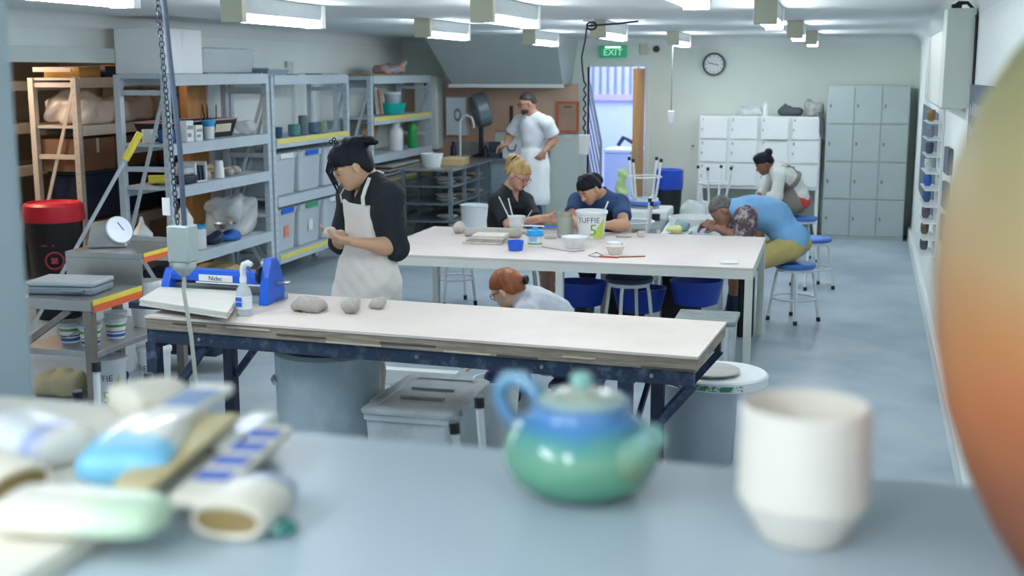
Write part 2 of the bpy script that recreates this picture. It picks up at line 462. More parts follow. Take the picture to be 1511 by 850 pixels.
# pink plywood lining and the slanting underside of the stairs over the sink corner
b = MB(); b.box(-5.55, -3.19, 15.61, 15.64, 1.22, 1.84); b.box(-5.55, -4.3, 15.61, 15.64, .75, 1.22); struct('trim_8', b, PINK)
b = MB(); b.add([(-4.85, 14.35, ZC), (-3.2, 14.35, ZC), (-3.2, 15.64, ZC), (-4.85, 15.64, ZC), (-4.72, 15.1, 1.83), (-3.28, 15.1, 1.83), (-3.28, 15.64, 1.83), (-4.72, 15.64, 1.83)],
      [(0, 1, 5, 4), (1, 2, 6, 5), (3, 0, 4, 7), (4, 5, 6, 7)]); struct('trim_9', b, mat('stair_soffit', '#aebab8', .7, var=.03))
b = MB(); b.box(-4.76, -3.26, 15.06, 15.1, 1.79, 1.835); struct('trim_10', b, TRIMW)
# open timber door, its right-hand face to the room
t = thing('door_1', None, None, (DX1-.025, 14.92, 0), kind='structure')
b = MB(); b.box(-.02, .02, 0, .7, .01, 2.03); b.build('door_leaf', TIMBER, t, bevel=.003, smooth=False)
b = MB(); b.cyl((-.06, .06, 1.0), (.06, .06, 1.0), .012, n=10); b.box(-.03, .03, .03, .09, .9, 1.1); b.build('handle', STAIN, t)

# the bright yard beyond the doorway
b = MB(); b.box(-4.2, -4.1, 15.8, 21, 0, 3); struct('wall_yard_left', b, mat('yard_wall', '#b9c6e6', .6, var=.03))
b = MB(); b.box(-1.5, -1.4, 15.8, 21, 0, 3); struct('wall_yard_right', b, mat('yard_wall', '#b9c6e6', .6, var=.03))
b = MB(); b.box(-4.2, -1.4, 20.9, 21, 0, 1.6); struct('wall_yard_end', b, mat('yard_wall_end', '#e3ebf7', .6, var=.03))
b = MB()
for i in range(22): 
    x = -4.1+i*.13; b.box(x, x+.075, 20.84, 20.9, 1.6, 3)
b.box(-4.1, -1.4, 20.93, 20.97, 1.6, 3.2)
t = thing('corrugated_screen', 'pale ribbed screen above the far wall beyond the open doorway', 'screen', (-2.8, 20.9, 1.6))
b.build('ribbed_sheet', mat('screen_sheet', '#d6dae8', .5, var=.04), t, w=True, smooth=False)
b = MB(); b.box(-4.1, -1.4, 20.82, 20.89, 1.5, 1.6); b.build('pink_rail', mat('screen_rail', '#d9c3d8', .5, var=.03), t, w=True, label='pale pink bottom rail')
b = MB(); b.box(-3.52, -3.42, 17.5, 17.6, 0, 3)
b.build('blue_post', mat('blue_post_paint', '#2f62d8', .4, var=.04), label='bright blue steel post standing outside the open doorway', cat='post', bevel=.005, smooth=False)
t = thing('chest_freezer', 'white box-shaped appliance standing in the yard beyond the doorway', 'appliance', (-2.98, 18.2, 0))
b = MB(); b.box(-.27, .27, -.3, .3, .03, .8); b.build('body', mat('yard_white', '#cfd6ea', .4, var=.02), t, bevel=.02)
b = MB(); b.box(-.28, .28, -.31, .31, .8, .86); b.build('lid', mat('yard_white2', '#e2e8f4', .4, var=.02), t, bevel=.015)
b = MB(); b.tube([(-.1, -.1, .9), (-.02, -.1, 1.02), (.05, -.1, .99), (.2, -.1, .9)], [.03, .035, .03, .03], 8)
b.build('draped_cloth', NAVYP, label='dark cloth lying on the white appliance in the yard', cat='cloth')
o = COL.objects[-1]; o.location.x += -2.98; o.location.y += 18.2
# stair rail just outside the doorway: sloping handrail, bars and boards
t = thing('stair_rail', 'metal stair railing with sloping bars at the left of the doorway', 'railing', (-3.17, 15.95, 0))
for k in range(6):
    z0 = 2.1-k*.2
    b = MB(); b.cyl((-.03, .15, z0+.05), (.2, .15, z0-1.05), .013 if k else .02, n=10); b.build('sloping_bar', mat('rail_grey', '#a9a59c', .45), t)
b = MB(); b.cyl((.2, .15, 0), (.2, .15, 1.06), .018, n=10); b.build('end_post', mat('rail_grey', '#a9a59c', .45), t)
b = MB(); b.add([(-.1, .18, 0), (.19, .18, 0), (.19, .18, .2), (-.1, .18, 1.3), (-.1, .2, 0), (.19, .2, 0), (.19, .2, .2), (-.1, .2, 1.3)], [(0, 1, 2, 3), (7, 6, 5, 4), (3, 2, 6, 7), (1, 5, 6, 2)])
b.build('stair_side', mat('stair_board', '#a08e7c', .6, var=.06), t, smooth=False, label='brown boarded side of the stairs')

# ------------------------------------------------------------------ ceiling lights
def ceiling_light(x, y, label):
    t = thing('ceiling_light', label, 'light', (x, y, ZC), 0, 'fluorescent ceiling battens')
    b = MB(); b.box(-.054, .054, .06, 1.2, -.1, -.001); b.build('housing', mat('batten_grey', '#a9b0b2', .5), t, bevel=.006)
    b = MB(); b.box(-.054, .054, .07, 1.14, -.145, -.1); b.build('diffuser', EMIT, t, bevel=.02)
    b = MB(); b.box(-.068, .068, 0, .06, -.15, -.001); b.build('end_cap', ENDCAP, t, bevel=.004)
    b = MB(); b.box(-.062, .062, 1.14, 1.2, -.15, -.001); b.build('end_cap', WHITEM, t, bevel=.004)
    return t
L0 = ceiling_light(-3.31, 6.42, 'long ceiling light above the near shelving, left row')
for x, y, lab in [(-3.29, 9.7, 'ceiling light over the middle shelving, second of the left row'), (-3.1, 12.6, 'small ceiling light in front of the stair soffit, third of the left row'),
                  (-1.95, 6.8, 'long ceiling light with cream end cap, nearest whole one of the middle row'), (-1.94, 10.3, 'ceiling light in front of the exit sign, middle row'),
                  (-1.72, 13.55, 'last ceiling light of the middle row, near the round clock'), (-.41, 7.5, 'nearest whole ceiling light of the right-hand row'),
                  (-.34, 10.8, 'ceiling light, second of the right-hand row'), (-.26, 13.5, 'last small ceiling light of the right-hand row'),
                  (-3.05, 3.75, 'ceiling light cut off by the top edge of the picture, left of middle'), (-.62, 4.55, 'ceiling light cut off by the top edge, right of the middle'),
                  (-1.2, -.5, 'ceiling light over the left end of the serving counter'), (-.45, -.9, 'ceiling light behind the serving counter'), (-1.95, 3.0, 'ceiling light before the picture edge, middle row'), (-4.4, 3.4, 'ceiling light before the picture edge, left side')]:  # the two by the serving counter are unseen additions to brighten the foreground
    dup(L0, (x, y, ZC), 0, lab)
# warm lamp in the store room
t = thing('storeroom_lamp', 'warm ceiling lamp of the store room behind the shelving', 'light', (-7.0, 8.6, ZC))
b = MB(); b.box(-.1, .1, -.6, .6, -.05, -.001); b.build('housing', WHITEM, t)
b = MB(); b.box(-.09, .09, -.58, .58, -.1, -.05); b.build('diffuser', mat('warm_diffuser', '#ffe9cf', .5, var=0, emit=30, ecol='#ffe3c8'), t)
t = thing('yard_glow_panel', 'bright bluish lamp over the yard beyond the doorway', 'light', (-2.8, 18.4, 3.2))  # added emissive slab out of view, standing in for daylight in the yard
b = MB(); b.box(-1.2, 1.2, -1.8, 1.8, 0, .04); b.build('diffuser', mat('yard_daylight', '#dfe9ff', .5, var=0, emit=3.2, ecol='#d9e3ff'), t)

# ------------------------------------------------------------------ camera, world
cam = bpy.data.cameras.new('camera'); co = bpy.data.objects.new('camera', cam); COL.objects.link(co)
co.location = (0, 0, 2.0); co.rotation_euler = (math.radians(90-10.1), 0, math.radians(14.6))
cam.sensor_width = 36; cam.lens = 36*1800/1511; cam.clip_start = .05
cam.dof.use_dof = True; cam.dof.focus_distance = 6.6; cam.dof.aperture_fstop = 2.8
SC.camera = co
w = bpy.data.worlds.new('world'); SC.world = w; w.use_nodes = True
bg = w.node_tree.nodes['Background']; bg.inputs[0].default_value = (.80, .91, 1, 1); bg.inputs[1].default_value = .95
SC.view_settings.view_transform = 'Standard'; SC.view_settings.look = 'None'; SC.view_settings.exposure = .58
SC.cycles.max_bounces = 8; SC.cycles.diffuse_bounces = 5; SC.cycles.transparent_max_bounces = 16
SC.cycles.use_denoising = True; SC.cycles.sample_clamp_indirect = 8

# ------------------------------------------------------------------ shelving
def rack(label, x0, x1, y0, y1, ztop, levels, M, tape={}, group='grey steel shelving units', name='shelving_unit', brace=True, low=0):
    """x1 is the front; every shelf deck stands at a level; perforated corner posts, braced end frames"""
    t = thing(name, label, 'shelving', ((x0+x1)/2, (y0+y1)/2, 0), 0, group)
    hx, hy = (x1-x0)/2, (y1-y0)/2
    for sx in (-1, 1):
        for sy in (-1, 1):
            b = MB(); cx, cy = sx*(hx-.025), sy*(hy-.03)
            b.box(cx-.025, cx+.025, cy-.03, cy-.027+.057, 0, max(levels)-.001)
            if sx > 0:
                for i in range(int(ztop/.075)):
                    for q in (-.013, .013):
                        b.box(cx+.0245, cx+.026, cy+q-.004, cy+q+.004, .06+i*.075, .085+i*.075, 1)
                    b.box(cx-.006, cx+.006, cy-.031, cy-.0295, .06+i*.075, .08+i*.075, 1)
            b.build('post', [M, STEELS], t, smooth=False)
    for sy in (-1, 1):
        y = sy*(hy-.03)
        for z in (ztop-.03, ztop-.16, ztop*.62, ztop*.34, .1):
            b = MB(); b.box(-hx+.05, hx-.05, y-.015, y+.015, z-.02, z+.02); b.build('end_rail', M, t, smooth=False)
        if brace:
            b = MB(); b.bar((hx-.05, y, ztop-.2), (-hx+.05, y, ztop*.34), .03, .012, (0, 1, 0)); b.build('brace', M, t, smooth=False)
            b = MB(); b.bar((hx-.05, y, .12), (-hx+.05, y, ztop*.34), .03, .012, (0, 1, 0)); b.build('brace', M, t, smooth=False)
    for z in levels:
        b = MB(); b.box(-hx+.02, hx-.01, -hy+.02, hy-.02, z-.02, z); b.box(hx-.012, hx+.012, -hy+.055, hy-.055, z-.085, z+.003); b.box(-hx-.005, -hx+.015, -hy+.055, hy-.055, z-.085, z)
        s = b.build('shelf', M, t, smooth=False)
        if z in tape:
            b = MB(); b.box(hx+.012, hx+.0145, -hy+.06, hy-.06, z-.045, z+.001); b.build('yellow_edge_tape', tape[z], s, smooth=False)
    return t
XF = -5.0
rack('grey steel shelving unit nearest the camera, its bare end frame facing us', -5.46, XF, 8.58, 10.38, 1.99, [1.97, 1.43, 1.09, .53, .15], STEELB)
rack('grey steel shelving unit of plastic tubs, directly behind the standing woman', -5.46, XF, 10.42, 12.3, 1.97, [1.955, 1.37, .82, .28], STEELB, {1.37: YELW, .28: YELW})
rack('grey steel shelving unit with yellow edges and the turquoise basin, farthest along the wall', -5.46, XF, 12.95, 15.1, 1.95, [1.94, 1.48, 1.05, .74, .23], STEELB, {1.48: YELW, .74: YELW, .23: YELW})
rack('beige metal rack in the store room, first behind the wall opening', -6.72, -6.25, 9.25, 12.2, 2.04, [1.94, 1.53, .68, .2], BEIGE, group='store room racks', name='storage_rack')
rack('beige metal rack at the back of the store room', -7.95, -7.4, 9.2, 12.2, 2.04, [1.9, 1.5, 1.1, .6], BEIGE, group='store room racks', name='storage_rack')

# ---------- small things used again and again
def tub(name, label, cat, x, y, z, r0, r1, h, m, group=None, lid=None, lidm=None, bands=None, wall=.004, n=28, inner=None, handle=False, parent_kind=None):
    """open round tub or bucket, with rim; optional lid, printed bands [(z0,z1,mat)] and inner fill"""
    t = thing(name, label, cat, (x, y, z), 0, group)
    R = lambda q: r0+(r1-r0)*q/h
    b = MB(); b.lathe([(0, 0), (r0*.96, 0), (r0, .004), (r1, h-.012), (r1+.005, h-.012), (r1+.006, h), (r1-.002, h), (r0-wall, wall+.004), (0, wall+.004)], n=n)
    b.build('body', m, t)
    for z0, z1, bm in (bands or []):
        b = MB(); b.lathe([(R(z0)+.0008, z0), (R(z1)+.0008, z1)], n=n); b.build('printed_band', bm, t)
    if lid:
        b = MB(); b.lathe([(r1+.008, h-.016), (r1+.009, h+.006), (r1-.004, h+.008), (r1-.008, h+.003), (0, h+.003)], n=n); b.build('lid', lidm or m, t)
    if inner:
        b = MB(); b.lathe([(R(inner[0])-wall-.001, inner[0]), (0, inner[0])], n=n); b.build('contents', inner[1], t)
    if handle:
        b = MB(); b.tube([(r1*math.cos(a)*1.03, -.02-.0*a, h-.03-.09*math.sin(a)) if False else ((r1+.006)*math.cos(a), (r1+.006)*-math.sin(a)*.98, h-.025-.05*math.sin(a)) for a in [PI*i/14 for i in range(15)]], .0025, 6)
        b.build('wire_handle', STAIN, t)
    return t

def mug(name, label, x, y, z, r, h, m, group=None, ang=0, handle=True, cat='mug'):
    t = thing(name, label, cat, (x, y, z), ang, group)
    b = MB(); b.lathe([(0, 0), (r*.85, 0), (r, .01), (r, h), (r-.005, h), (r-.006, .012), (0, .01)], n=20); b.build('body', m, t)
    if handle:
        b = MB(); b.tube([(r-.003, 0, h*.8), (r+.025, 0, h*.75), (r+.03, 0, h*.45), (r-.003, 0, h*.2)], .005, 8); b.build('handle', m, t)
    return t

def tote(label, x0, x1, y0, y1, z, h, m, group=None, lidm=None, clip=None, name='storage_tub', taper=.03, fill=None):
    """plastic storage tub with ribs, rim, lid and clips"""
    t = thing(name, label, 'storage tub', ((x0+x1)/2, (y0+y1)/2, z), 0, group); hx, hy = (x1-x0)/2, (y1-y0)/2
    def ring(a, bb, zz, r=.03, k=4):
        out = []
        for cx, cy, s in ((a-r, bb-r, 0), (-a+r, bb-r, 1), (-a+r, -bb+r, 2), (a-r, -bb+r, 3)):
            for i in range(k+1):
                q = PI/2*(s+i/k); out.append((cx+r*math.cos(q), cy+r*math.sin(q), zz))
        return out
    b = MB(); b.loft([ring(hx-taper-.01, hy-taper-.01, .002), ring(hx-taper, hy-taper, .012), ring(hx-.012, hy-.012, h*.86), ring(hx-.012, hy-.012, h*.86), ring(hx-.002, hy-.002, h*.87), ring(hx-.002, hy-.002, h-.012), ring(hx-.014, hy-.014, h-.012), ring(hx-taper-.004, hy-taper-.004, .016)])
    b.build('body', m, t)
    b = MB(); b.loft([ring(hx+.006, hy+.006, h-.018), ring(hx+.008, hy+.008, h-.002), ring(hx-.005, hy-.005, h+.008), ring(hx-.05, hy-.05, h+.008), ring(hx-.058, hy-.058, h), ring(hx-.08, hy-.08, h)])
    b.box(-hx*.5, hx*.5, -hy*.28, -hy*.22, h, h+.012); b.box(-hx*.5, hx*.5, hy*.22, hy*.28, h, h+.012)
    b.build('lid', lidm or m, t)
    if clip:
        for cm, (cx, cy, sx, sy) in zip(clip, ((hx+.008, 0, .006, hy*.55), (-hx-.008, 0, .006, hy*.55))):
            b = MB(); b.box(cx-sx, cx+sx, cy-sy, cy+sy, h-.045, h+.004); b.build('clip', cm, t, bevel=.003)
    if fill:
        b = MB(); b.loft([ring(hx-taper-.012, hy-taper-.012, .02), ring(hx-.03, hy-.03, h*fill[0])]); b.build('contents', fill[1], t)
    return t

def crumple(name, label, cat, c, half, m, seed=0, amp=.02, freq=26, h=.016, r=.06, group=None, rz=0, squash=None):
    """soft crumpled mass resting on c (bottom centre)"""
    c = np.array(c); hf = np.array(half); mg = .08
    s = SDF(c+(-hf[0]-mg, -hf[1]-mg, -.04), c+(hf[0]+mg, hf[1]+mg, 2*hf[2]+mg), h)
    rd = random.Random(seed)
    s.box(c+(0, 0, hf[2]*.8), (hf[0], hf[1], hf[2]*.8), rot(0, 0, rz), r=min(r, hf.min()*.9), k=0)
    for i in range(6):
        s.ell(c+(rd.uniform(-.6, .6)*hf[0], rd.uniform(-.6, .6)*hf[1], rd.uniform(.7, 1.5)*hf[2]), (hf[0]*rd.uniform(.2, .45), hf[1]*rd.uniform(.2, .45), hf[2]*rd.uniform(.3, .55)), rot(rd.uniform(-1, 1), rd.uniform(-1, 1), 0), k=.03)
    s.ripple(amp, freq, seed); s.plane(c+(0, 0, .002), (0, 0, -1))
    return s.build(name, m, label=label, cat=cat, group=group, relax=1)

def bottle(name, label, x, y, z, r, h, m, capm, group=None, cone=False, neck=.4, cat='bottle'):
    t = thing(name, label, cat, (x, y, z), 0, group)
    if cone: pr = [(0, 0), (r, 0), (r, h*.55), (r*.8, h*.62), (r*.3, h*.8), (r*.12, h), (0, h)]
    else: pr = [(0, 0), (r*.95, 0), (r, .006), (r, h*.68), (r*.85, h*.77), (r*neck, h*.84), (r*neck, h*.9), (0, h*.9)]
    b = MB(); b.lathe(pr, n=20); b.build('body', m, t)
    if not cone:
        b = MB(); b.lathe([(r*neck*1.15, h*.86), (r*neck*1.15, h), (0, h)], n=16); b.build('cap', capm, t)
    return t

def carton(name, label, cat, x0, x1, y0, y1, z, h, m, group=None, rz=0, flap=None):
    t = thing(name, label, cat, ((x0+x1)/2, (y0+y1)/2, z), rz, group); hx, hy = (x1-x0)/2, (y1-y0)/2
    b = MB(); b.box(-hx, hx, -hy, hy, 0, h); b.build('body', m, t, bevel=.004)
    b = MB(); b.box(-hx*.98, hx*.98, -.02, .02, h, h+.0015); b.box(hx, hx+.0015, -.02, .02, h*.55, h); b.build('tape', flap or BEIGE, t, smooth=False)
    return t

# ---------- nearest unit
tote('clear plastic tub with a lid on top of the nearest shelving unit', -5.42, -5.06, 9.3, 10.28, 1.975, .21, CLEARP)
carton('storage_box', 'tall plain white box on top of the nearest shelving unit', 'box', -5.47, -5.04, 8.64, 9.24, 1.975, .35, WHITEP, flap=WHITEM)
mug('mug', 'white mug on the nearest unit, seen through its end frame', -5.26, 8.72, 1.431, .05, .11, WHITEP, 'cups behind the end frame')
mug('mug', 'mid blue mug beside the white mug, seen through the end frame', -5.16, 8.8, 1.431, .055, .1, mat('blue_glaze', '#3d6fb0', .2, var=.2, scale=18), 'cups behind the end frame')
bottle('paint_bottle', 'small dark blue bottle with green cap, seen through the end frame', -5.08, 8.76, 1.431, .022, .13, mat('ink_blue', '#1f4d8c', .3), mat('green_cap', '#4fae5a', .4), 'paint bottles')
bottle('paint_bottle', 'small blue bottle with yellow-green cap next to the dark blue one', -5.11, 8.88, 1.431, .022, .13, mat('ink_blue2', '#2b62a6', .3), mat('lime_cap', '#9fc24a', .4), 'paint bottles')
t = thing('tool_tray', 'long black tray with a pink rim and a paper label, holding brushes', 'tray', (-5.295, 9.44, 1.431))
b = MB(); b.loft([[(-.16, -.5, 0), (.13, -.5, 0), (.13, .5, 0), (-.16, .5, 0)], [(-.19, -.56, .15), (.16, -.56, .15), (.16, .56, .15), (-.19, .56, .15)], [(-.18, -.55, .15), (.15, -.55, .15), (.15, .55, .15), (-.18, .55, .15)], [(-.15, -.49, .01), (.12, -.49, .01), (.12, .49, .01), (-.15, .49, .01)]])
b.build('body', BLACKP, t, smooth=False)
b = MB(); b.tube([(-.19, -.56, .153), (.16, -.56, .153), (.16, .56, .153), (-.19, .56, .153)], .007, 6, closed=True); b.build('rim', mat('dusty_pink', '#b98f96', .5), t)
b = MB(); b.obox((.155, .3, .08), (.002, .28, .07), rot(0, .2, 0)); b.build('paper_label', mat('label_paper', '#c9c2a8', .7), t, smooth=False)
rd = random.Random(3)
for i in range(6):
    b = MB(); x, y = -5.27+rd.uniform(-.06, .06), 9.75+rd.uniform(-.08, .08)
    b.tube([(x, y, 1.45), (x+rd.uniform(-.05, .05), y-rd.uniform(0, .1), 1.67+rd.uniform(0, .06))], .005, 6); b.tube([(x, y, 1.45), (x, y, 1.46)], .007, 6)
    b.build('paint_brush', BROWNW if i % 2 else BLACKP, label='thin brush leaning in the black tray', cat='brush', group='brushes in the black tray')
t = thing('printed_carton', 'small white cartons with grey print leaning before the black tray', 'box', (-5.045, 8.95, 1.4335))
b = MB(); b.box(-.03, .03, -.06, .05, 0, .17); b.build('body', WHITEP, t, bevel=.002)
b = MB(); b.box(.03, .0312, -.05, .04, .1, .13); b.box(.03, .0312, -.05, .01, .04, .07); b.build('grey_print', mat('print_grey', '#8e969b', .6), t, smooth=False)
t = dup(t, (-5.045, 9.1, 1.4335), 0, 'white carton with grey print, the shorter right-hand one before the black tray'); t.scale = (1, 1, .75)
tub('jar', 'white plastic jar with blue lid before the black tray', 'jar', -5.075, 9.36, 1.4335, .045, .05, .15, WHITEP, lid=True, lidm=CYANP, bands=[(.105, .135, CYANP)])
crumple('plastic_bag', 'small bluish clear bag at the far end of the black tray', 'bag', (-5.12, 10.12, 1.431), (.09, .08, .07), BAG, 5)
# second shelf: power tools, boxes
t = thing('power_drill', 'yellow and black cordless drill lying on the nearest unit', 'drill', (-5.2, 8.78, 1.091), .5)
b = MB(); b.cyl((-.1, 0, .05), (.08, 0, .05), .035, n=14); b.build('motor', YEL, t)
b = MB(); b.cyl((.08, 0, .05), (.15, 0, .05), .022, .012, n=12); b.build('chuck', BLACKP, t)
b = MB(); b.obox((-.06, .07, .03), (.045, .13, .05)); b.build('grip', BLACKP, t, bevel=.01)
b = MB(); b.obox((-.06, .15, .03), (.09, .06, .06)); b.build('battery', BLACKP, t, bevel=.008)
t = thing('sander', 'grey and black power tool in front of the white box', 'power tool', (-5.1, 8.98, 1.091))
b = MB(); b.box(-.06, .06, -.1, .1, 0, .07); b.build('body', NAVYP, t, bevel=.015)
b = MB(); b.box(-.04, .04, -.07, .1, .07, .13); b.build('grip', GREYP, t, bevel=.02)
t = thing('open_carton', 'white box of dark blue packets beside the chain cable', 'box', (-5.13, 9.16, 1.0935))
b = MB(); b.box(-.1, .08, .08, .095, 0, .16); b.box(-.1, .08, -.095, -.08, 0, .16); b.box(-.1, -.09, -.08, .08, 0, .16); b.box(-.1, .08, -.08, .08, 0, .01); b.build('body', WHITEP, t, smooth=False)
for i in range(3): 
    b = MB(); b.obox((.02, -.05+i*.05, .07), (.1, .035, .12), rot(.1, 0, .1*i)); b.build('packet', NAVYP, t, bevel=.004)
t = thing('paper_cup_stack', 'stack of white paper cups standing upside down', 'cups', (-5.08, 9.52, 1.0935), group=None)
for i in range(3):
    b = MB(); b.lathe([(.047, i*.025), (.044, i*.025+.006), (.033, i*.025+.1), (0, i*.025+.1)], n=20); b.build('cup', WHITEP, t)
for i in range(3):
    b = MB(); b.obox((-5.29, 9.45, 1.111+i*.035), (.2, .5-i*.06, .03), rot(0, 0, .04*i-.04)); b.build('plank', [BROWNW, CARD, mat('pale_timber', '#b9a88c', .7)][i], bevel=.003, smooth=False,
        label=['brown plank at the bottom of the stack behind the paper cups', 'cardboard-brown plank in the middle of the stack behind the paper cups', 'pale plank topping the stack behind the paper cups'][i], cat='plank', group='planks behind the cups')
b = MB(); b.cyl((-5.2, 9.66, 1.123), (-5.22, 10.1, 1.123), .03, n=14); b.build('cardboard_tube', mat('tube_card', '#c5bda6', .7), label='pale cardboard tube lying beside the paper cups', cat='tube')
for i, (y, r) in enumerate([(9.72, .045), (9.84, .05), (9.3, .05)]):
    b = MB(); b.ball((-5.09, y, 1.0935+r*.8), (r, r, r*.75), jit=.12, seed=i); b.build('clay_piece', CLAYG, label=['lump of grey clay right of the paper cups', 'larger lump of grey clay farther right of the paper cups', 'lump of grey clay left of the paper cups'][i], cat='clay', group='clay pieces by the paper cups')
# third shelf
tub('jar', 'white plastic tub with blue lid, front of the lower shelf', 'jar', -5.095, 9.12, .5335, .075, .075, .19, WHITEP, lid=True, lidm=CYANP)
tub('jar', 'white plastic tub with blue lid, mostly behind the front tub', 'jar', -5.22, 9.0, .531, .06, .06, .14, WHITEP, lid=True, lidm=CYANP)
bottle('nozzle_bottle', 'white bottle with a tall cone nozzle behind the blue-lidded tub', -5.28, 9.24, .531, .08, .42, WHITEP, WHITEP, cone=True)
bottle('jerry_bottle', 'white cone-topped bottle behind the dial scale, seen through the frame', -5.4, 8.78, .531, .085, .3, WHITEP, WHITEP, cone=True)
crumple('dark_rag', 'dark blue crumpled rag on the lower shelf', 'rag', (-5.12, 9.4, .531), (.08, .09, .06), NAVYP, 2)
crumple('blue_cloth', 'bright blue folded cloth on the lower shelf', 'cloth', (-5.09, 9.64, .531), (.08, .12, .04), mat('blue_cloth', '#2a63b5', .7), 6)
b = MB(); b.lathe([(0, 0), (.08, 0), (.1, .05), (.095, .05), (.075, .008), (0, .008)], (-5.1, 9.62, .64), 24); b.build('metal_bowl', STAIN, label='small metal bowl resting on the blue cloth', cat='bowl')
crumple('plastic_bag', 'large cloudy clear plastic bag heaped at the right of the lower shelf', 'bag', (-5.25, 10.03, .531), (.17, .22, .2), BAG, 8, amp=.035, freq=20)
# bottom shelf
b = MB(); b.obox((-5.22, 9.15, .215), (.34, .45, .04), rot(.12, -.05, .3)); b.build('plaster_slab', CREAMB, bevel=.006, label='square yellowish plaster slab on the bottom shelf', cat='slab')
b = MB(); b.lathe([(0, 0), (.2, 0), (.205, .02), (.205, .07), (.19, .08), (0, .08)], (-5.24, 9.72, .2), 32, R=rot(.1, .06, 0)); b.build('plaster_bat', CREAMB, label='thick round yellow plaster bat on the bottom shelf', cat='bat')
b = MB(); b.lathe([(0, 0), (.13, 0), (.13, .03), (0, .03)], (-5.17, 10.1, .1535), 28); b.build('plaster_bat', mat('wooden_bat', '#d3b883', .7), label='thin round wooden bat right of the thick yellow one', cat='bat')
b = MB(); b.box(-5.4, -5.15, 8.75, 9.0, .151, .4); b.build('black_crate', NAVYP, label='dark crate at the near end of the bottom shelf', cat='crate', bevel=.02)

# ---------- second unit
t = thing('plate_tray', 'shallow grey tray on top of the second shelving unit', 'tray', (-5.2, 10.72, 1.958))
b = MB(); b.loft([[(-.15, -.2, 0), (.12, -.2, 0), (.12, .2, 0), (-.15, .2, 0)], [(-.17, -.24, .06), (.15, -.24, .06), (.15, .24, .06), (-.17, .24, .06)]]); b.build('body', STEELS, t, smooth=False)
b = MB(); b.box(-.18, .16, -.25, .25, .055, .068); b.build('rim', STEELB, t)
b = MB(); b.box(-5.2, -5.17, 11.15, 11.3, 1.958, 2.09); b.box(-5.2, -5.05, 11.15, 11.3, 1.958, 1.97); b.build('bracket', GREYP, label='small pale bracket standing on top of the second shelving unit', cat='bracket', smooth=False)
b = MB(); b.box(-5.3, -5.05, 11.7, 12.15, 1.958, 1.975); b.build('flat_board', STEELS, label='thin grey board lying on top of the second shelving unit', cat='board', smooth=False)
gl = [('navy_glaze', '#39506f'), ('teal_glaze', '#4f8683'), ('grey_brown_glaze', '#6e7a80'), ('slate_glaze', '#4c6d85'), ('olive_glaze', '#8a9b80')]
labs = ['navy glazed cup, first from the left on the yellow-edged shelf', 'teal glazed cup, second from the left on the yellow-edged shelf', 'tall speckled grey cup stack with a leafy top on the yellow-edged shelf', 'slate blue glazed mug near the woman\'s hair clip', 'olive glazed cup, last of the row before the woman\'s hair']
for i, (y, h, r) in enumerate([(10.7, .1, .05), (11.08, .11, .062), (11.3, .19, .05), (11.55, .11, .062), (11.76, .11, .05)]):
    mug('mug', labs[i], -5.085, y, 1.3735, r, h, mat(gl[i][0], gl[i][1], .25, var=.3, scale=30), 'glazed cups on the yellow-edged shelf', ang=PI/2*(i % 2), handle=i in (1, 3))
for i, (y0, y1) in enumerate([(10.5, 11.02), (11.08, 11.62), (11.68, 12.2)]):
    tote(['clear plastic tub, nearest of three on the upper tub shelf', 'clear plastic tub with blue clip, middle of the upper tub shelf', 'clear plastic tub, farthest on the upper tub shelf behind the woman'][i], -5.44, -5.03, y0, y1, .821, .4, MILKP, 'upper row of clear tubs', clip=[WHITEP if i != 1 else BLUEP, WHITEP], fill=(.5, mat('tub_fill', '#b7c0c6', .8)))
for i, (y0, y1) in enumerate([(10.5, 10.98), (11.04, 11.58), (11.64, 12.2)]):
    tote(['clear plastic tub with blue clip and orange sticker on the lower tub shelf', 'clear plastic tub with green clip on the lower tub shelf', 'clear plastic tub, farthest on the lower tub shelf beside the woman\'s hands'][i], -5.44, -5.03, y0, y1, .281, .42, MILKP, 'lower row of clear tubs', clip=[[BLUEP, mat('green_clip', '#2f9a62', .4), WHITEP][i], WHITEP], fill=(.6, mat('tub_fill2', '#9fb3c4', .8)))
    if i < 2:
        par = COL.objects[-1].parent
        b = MB(); b.box(.192, .194, -.05, .05, .14, .25); b.build('sticker', mat('orange_sticker', '#d9896a', .6) if i == 0 else WHITEP, par, smooth=False)

# ---------- third unit
b = MB(); b.box(-5.4, -5.06, 13.2, 14.6, 1.943, 1.96); b.build('flat_board', CARD, label='flat brown board on top of the farthest shelving unit', cat='board', smooth=False)
crumple('patterned_bundle', 'rolled orange and blue patterned bundle on top of the farthest unit', 'bundle', (-5.15, 13.95, 1.962), (.12, .3, .06), mat('pattern_cloth', '#c98f6c', .8, scale=14, col2='#8aa0b8'), 4)
t = thing('basin', 'turquoise plastic basin on the farthest shelving unit', 'basin', (-5.21, 14.2, 1.4845))
b = MB(); b.lathe([(0, 0), (.15, 0), (.19, .12), (.2, .122), (.198, .13), (.183, .125), (.145, .01), (0, .01)], n=32, sx=.85, sy=1.25); b.build('body', mat('turquoise', '#17b3ab', .35, var=.04), t)
tub('measuring_jug', 'clear plastic container standing in the turquoise basin', 'container', -5.21, 14.2, 1.4955, .08, .1, .24, MILKP, lid=True, lidm=WHITEP)
for i in range(4):
    b = MB(); b.cyl((-5.1-i*.06, 13.55+.03*i, 1.495), (-5.16-i*.06, 13.62+.03*i, 1.78+.03*i), .022, n=10); b.build('wooden_roller', [mat('roller_wood', '#b9845c', .6), WHITEP, BROWNW, CARD][i], label=['orange-brown wooden stick upright left of the turquoise basin', 'white stick upright left of the turquoise basin', 'dark brown stick behind the white stick', 'cardboard-coloured stick behind the other sticks'][i], cat='stick', group='sticks beside the basin')
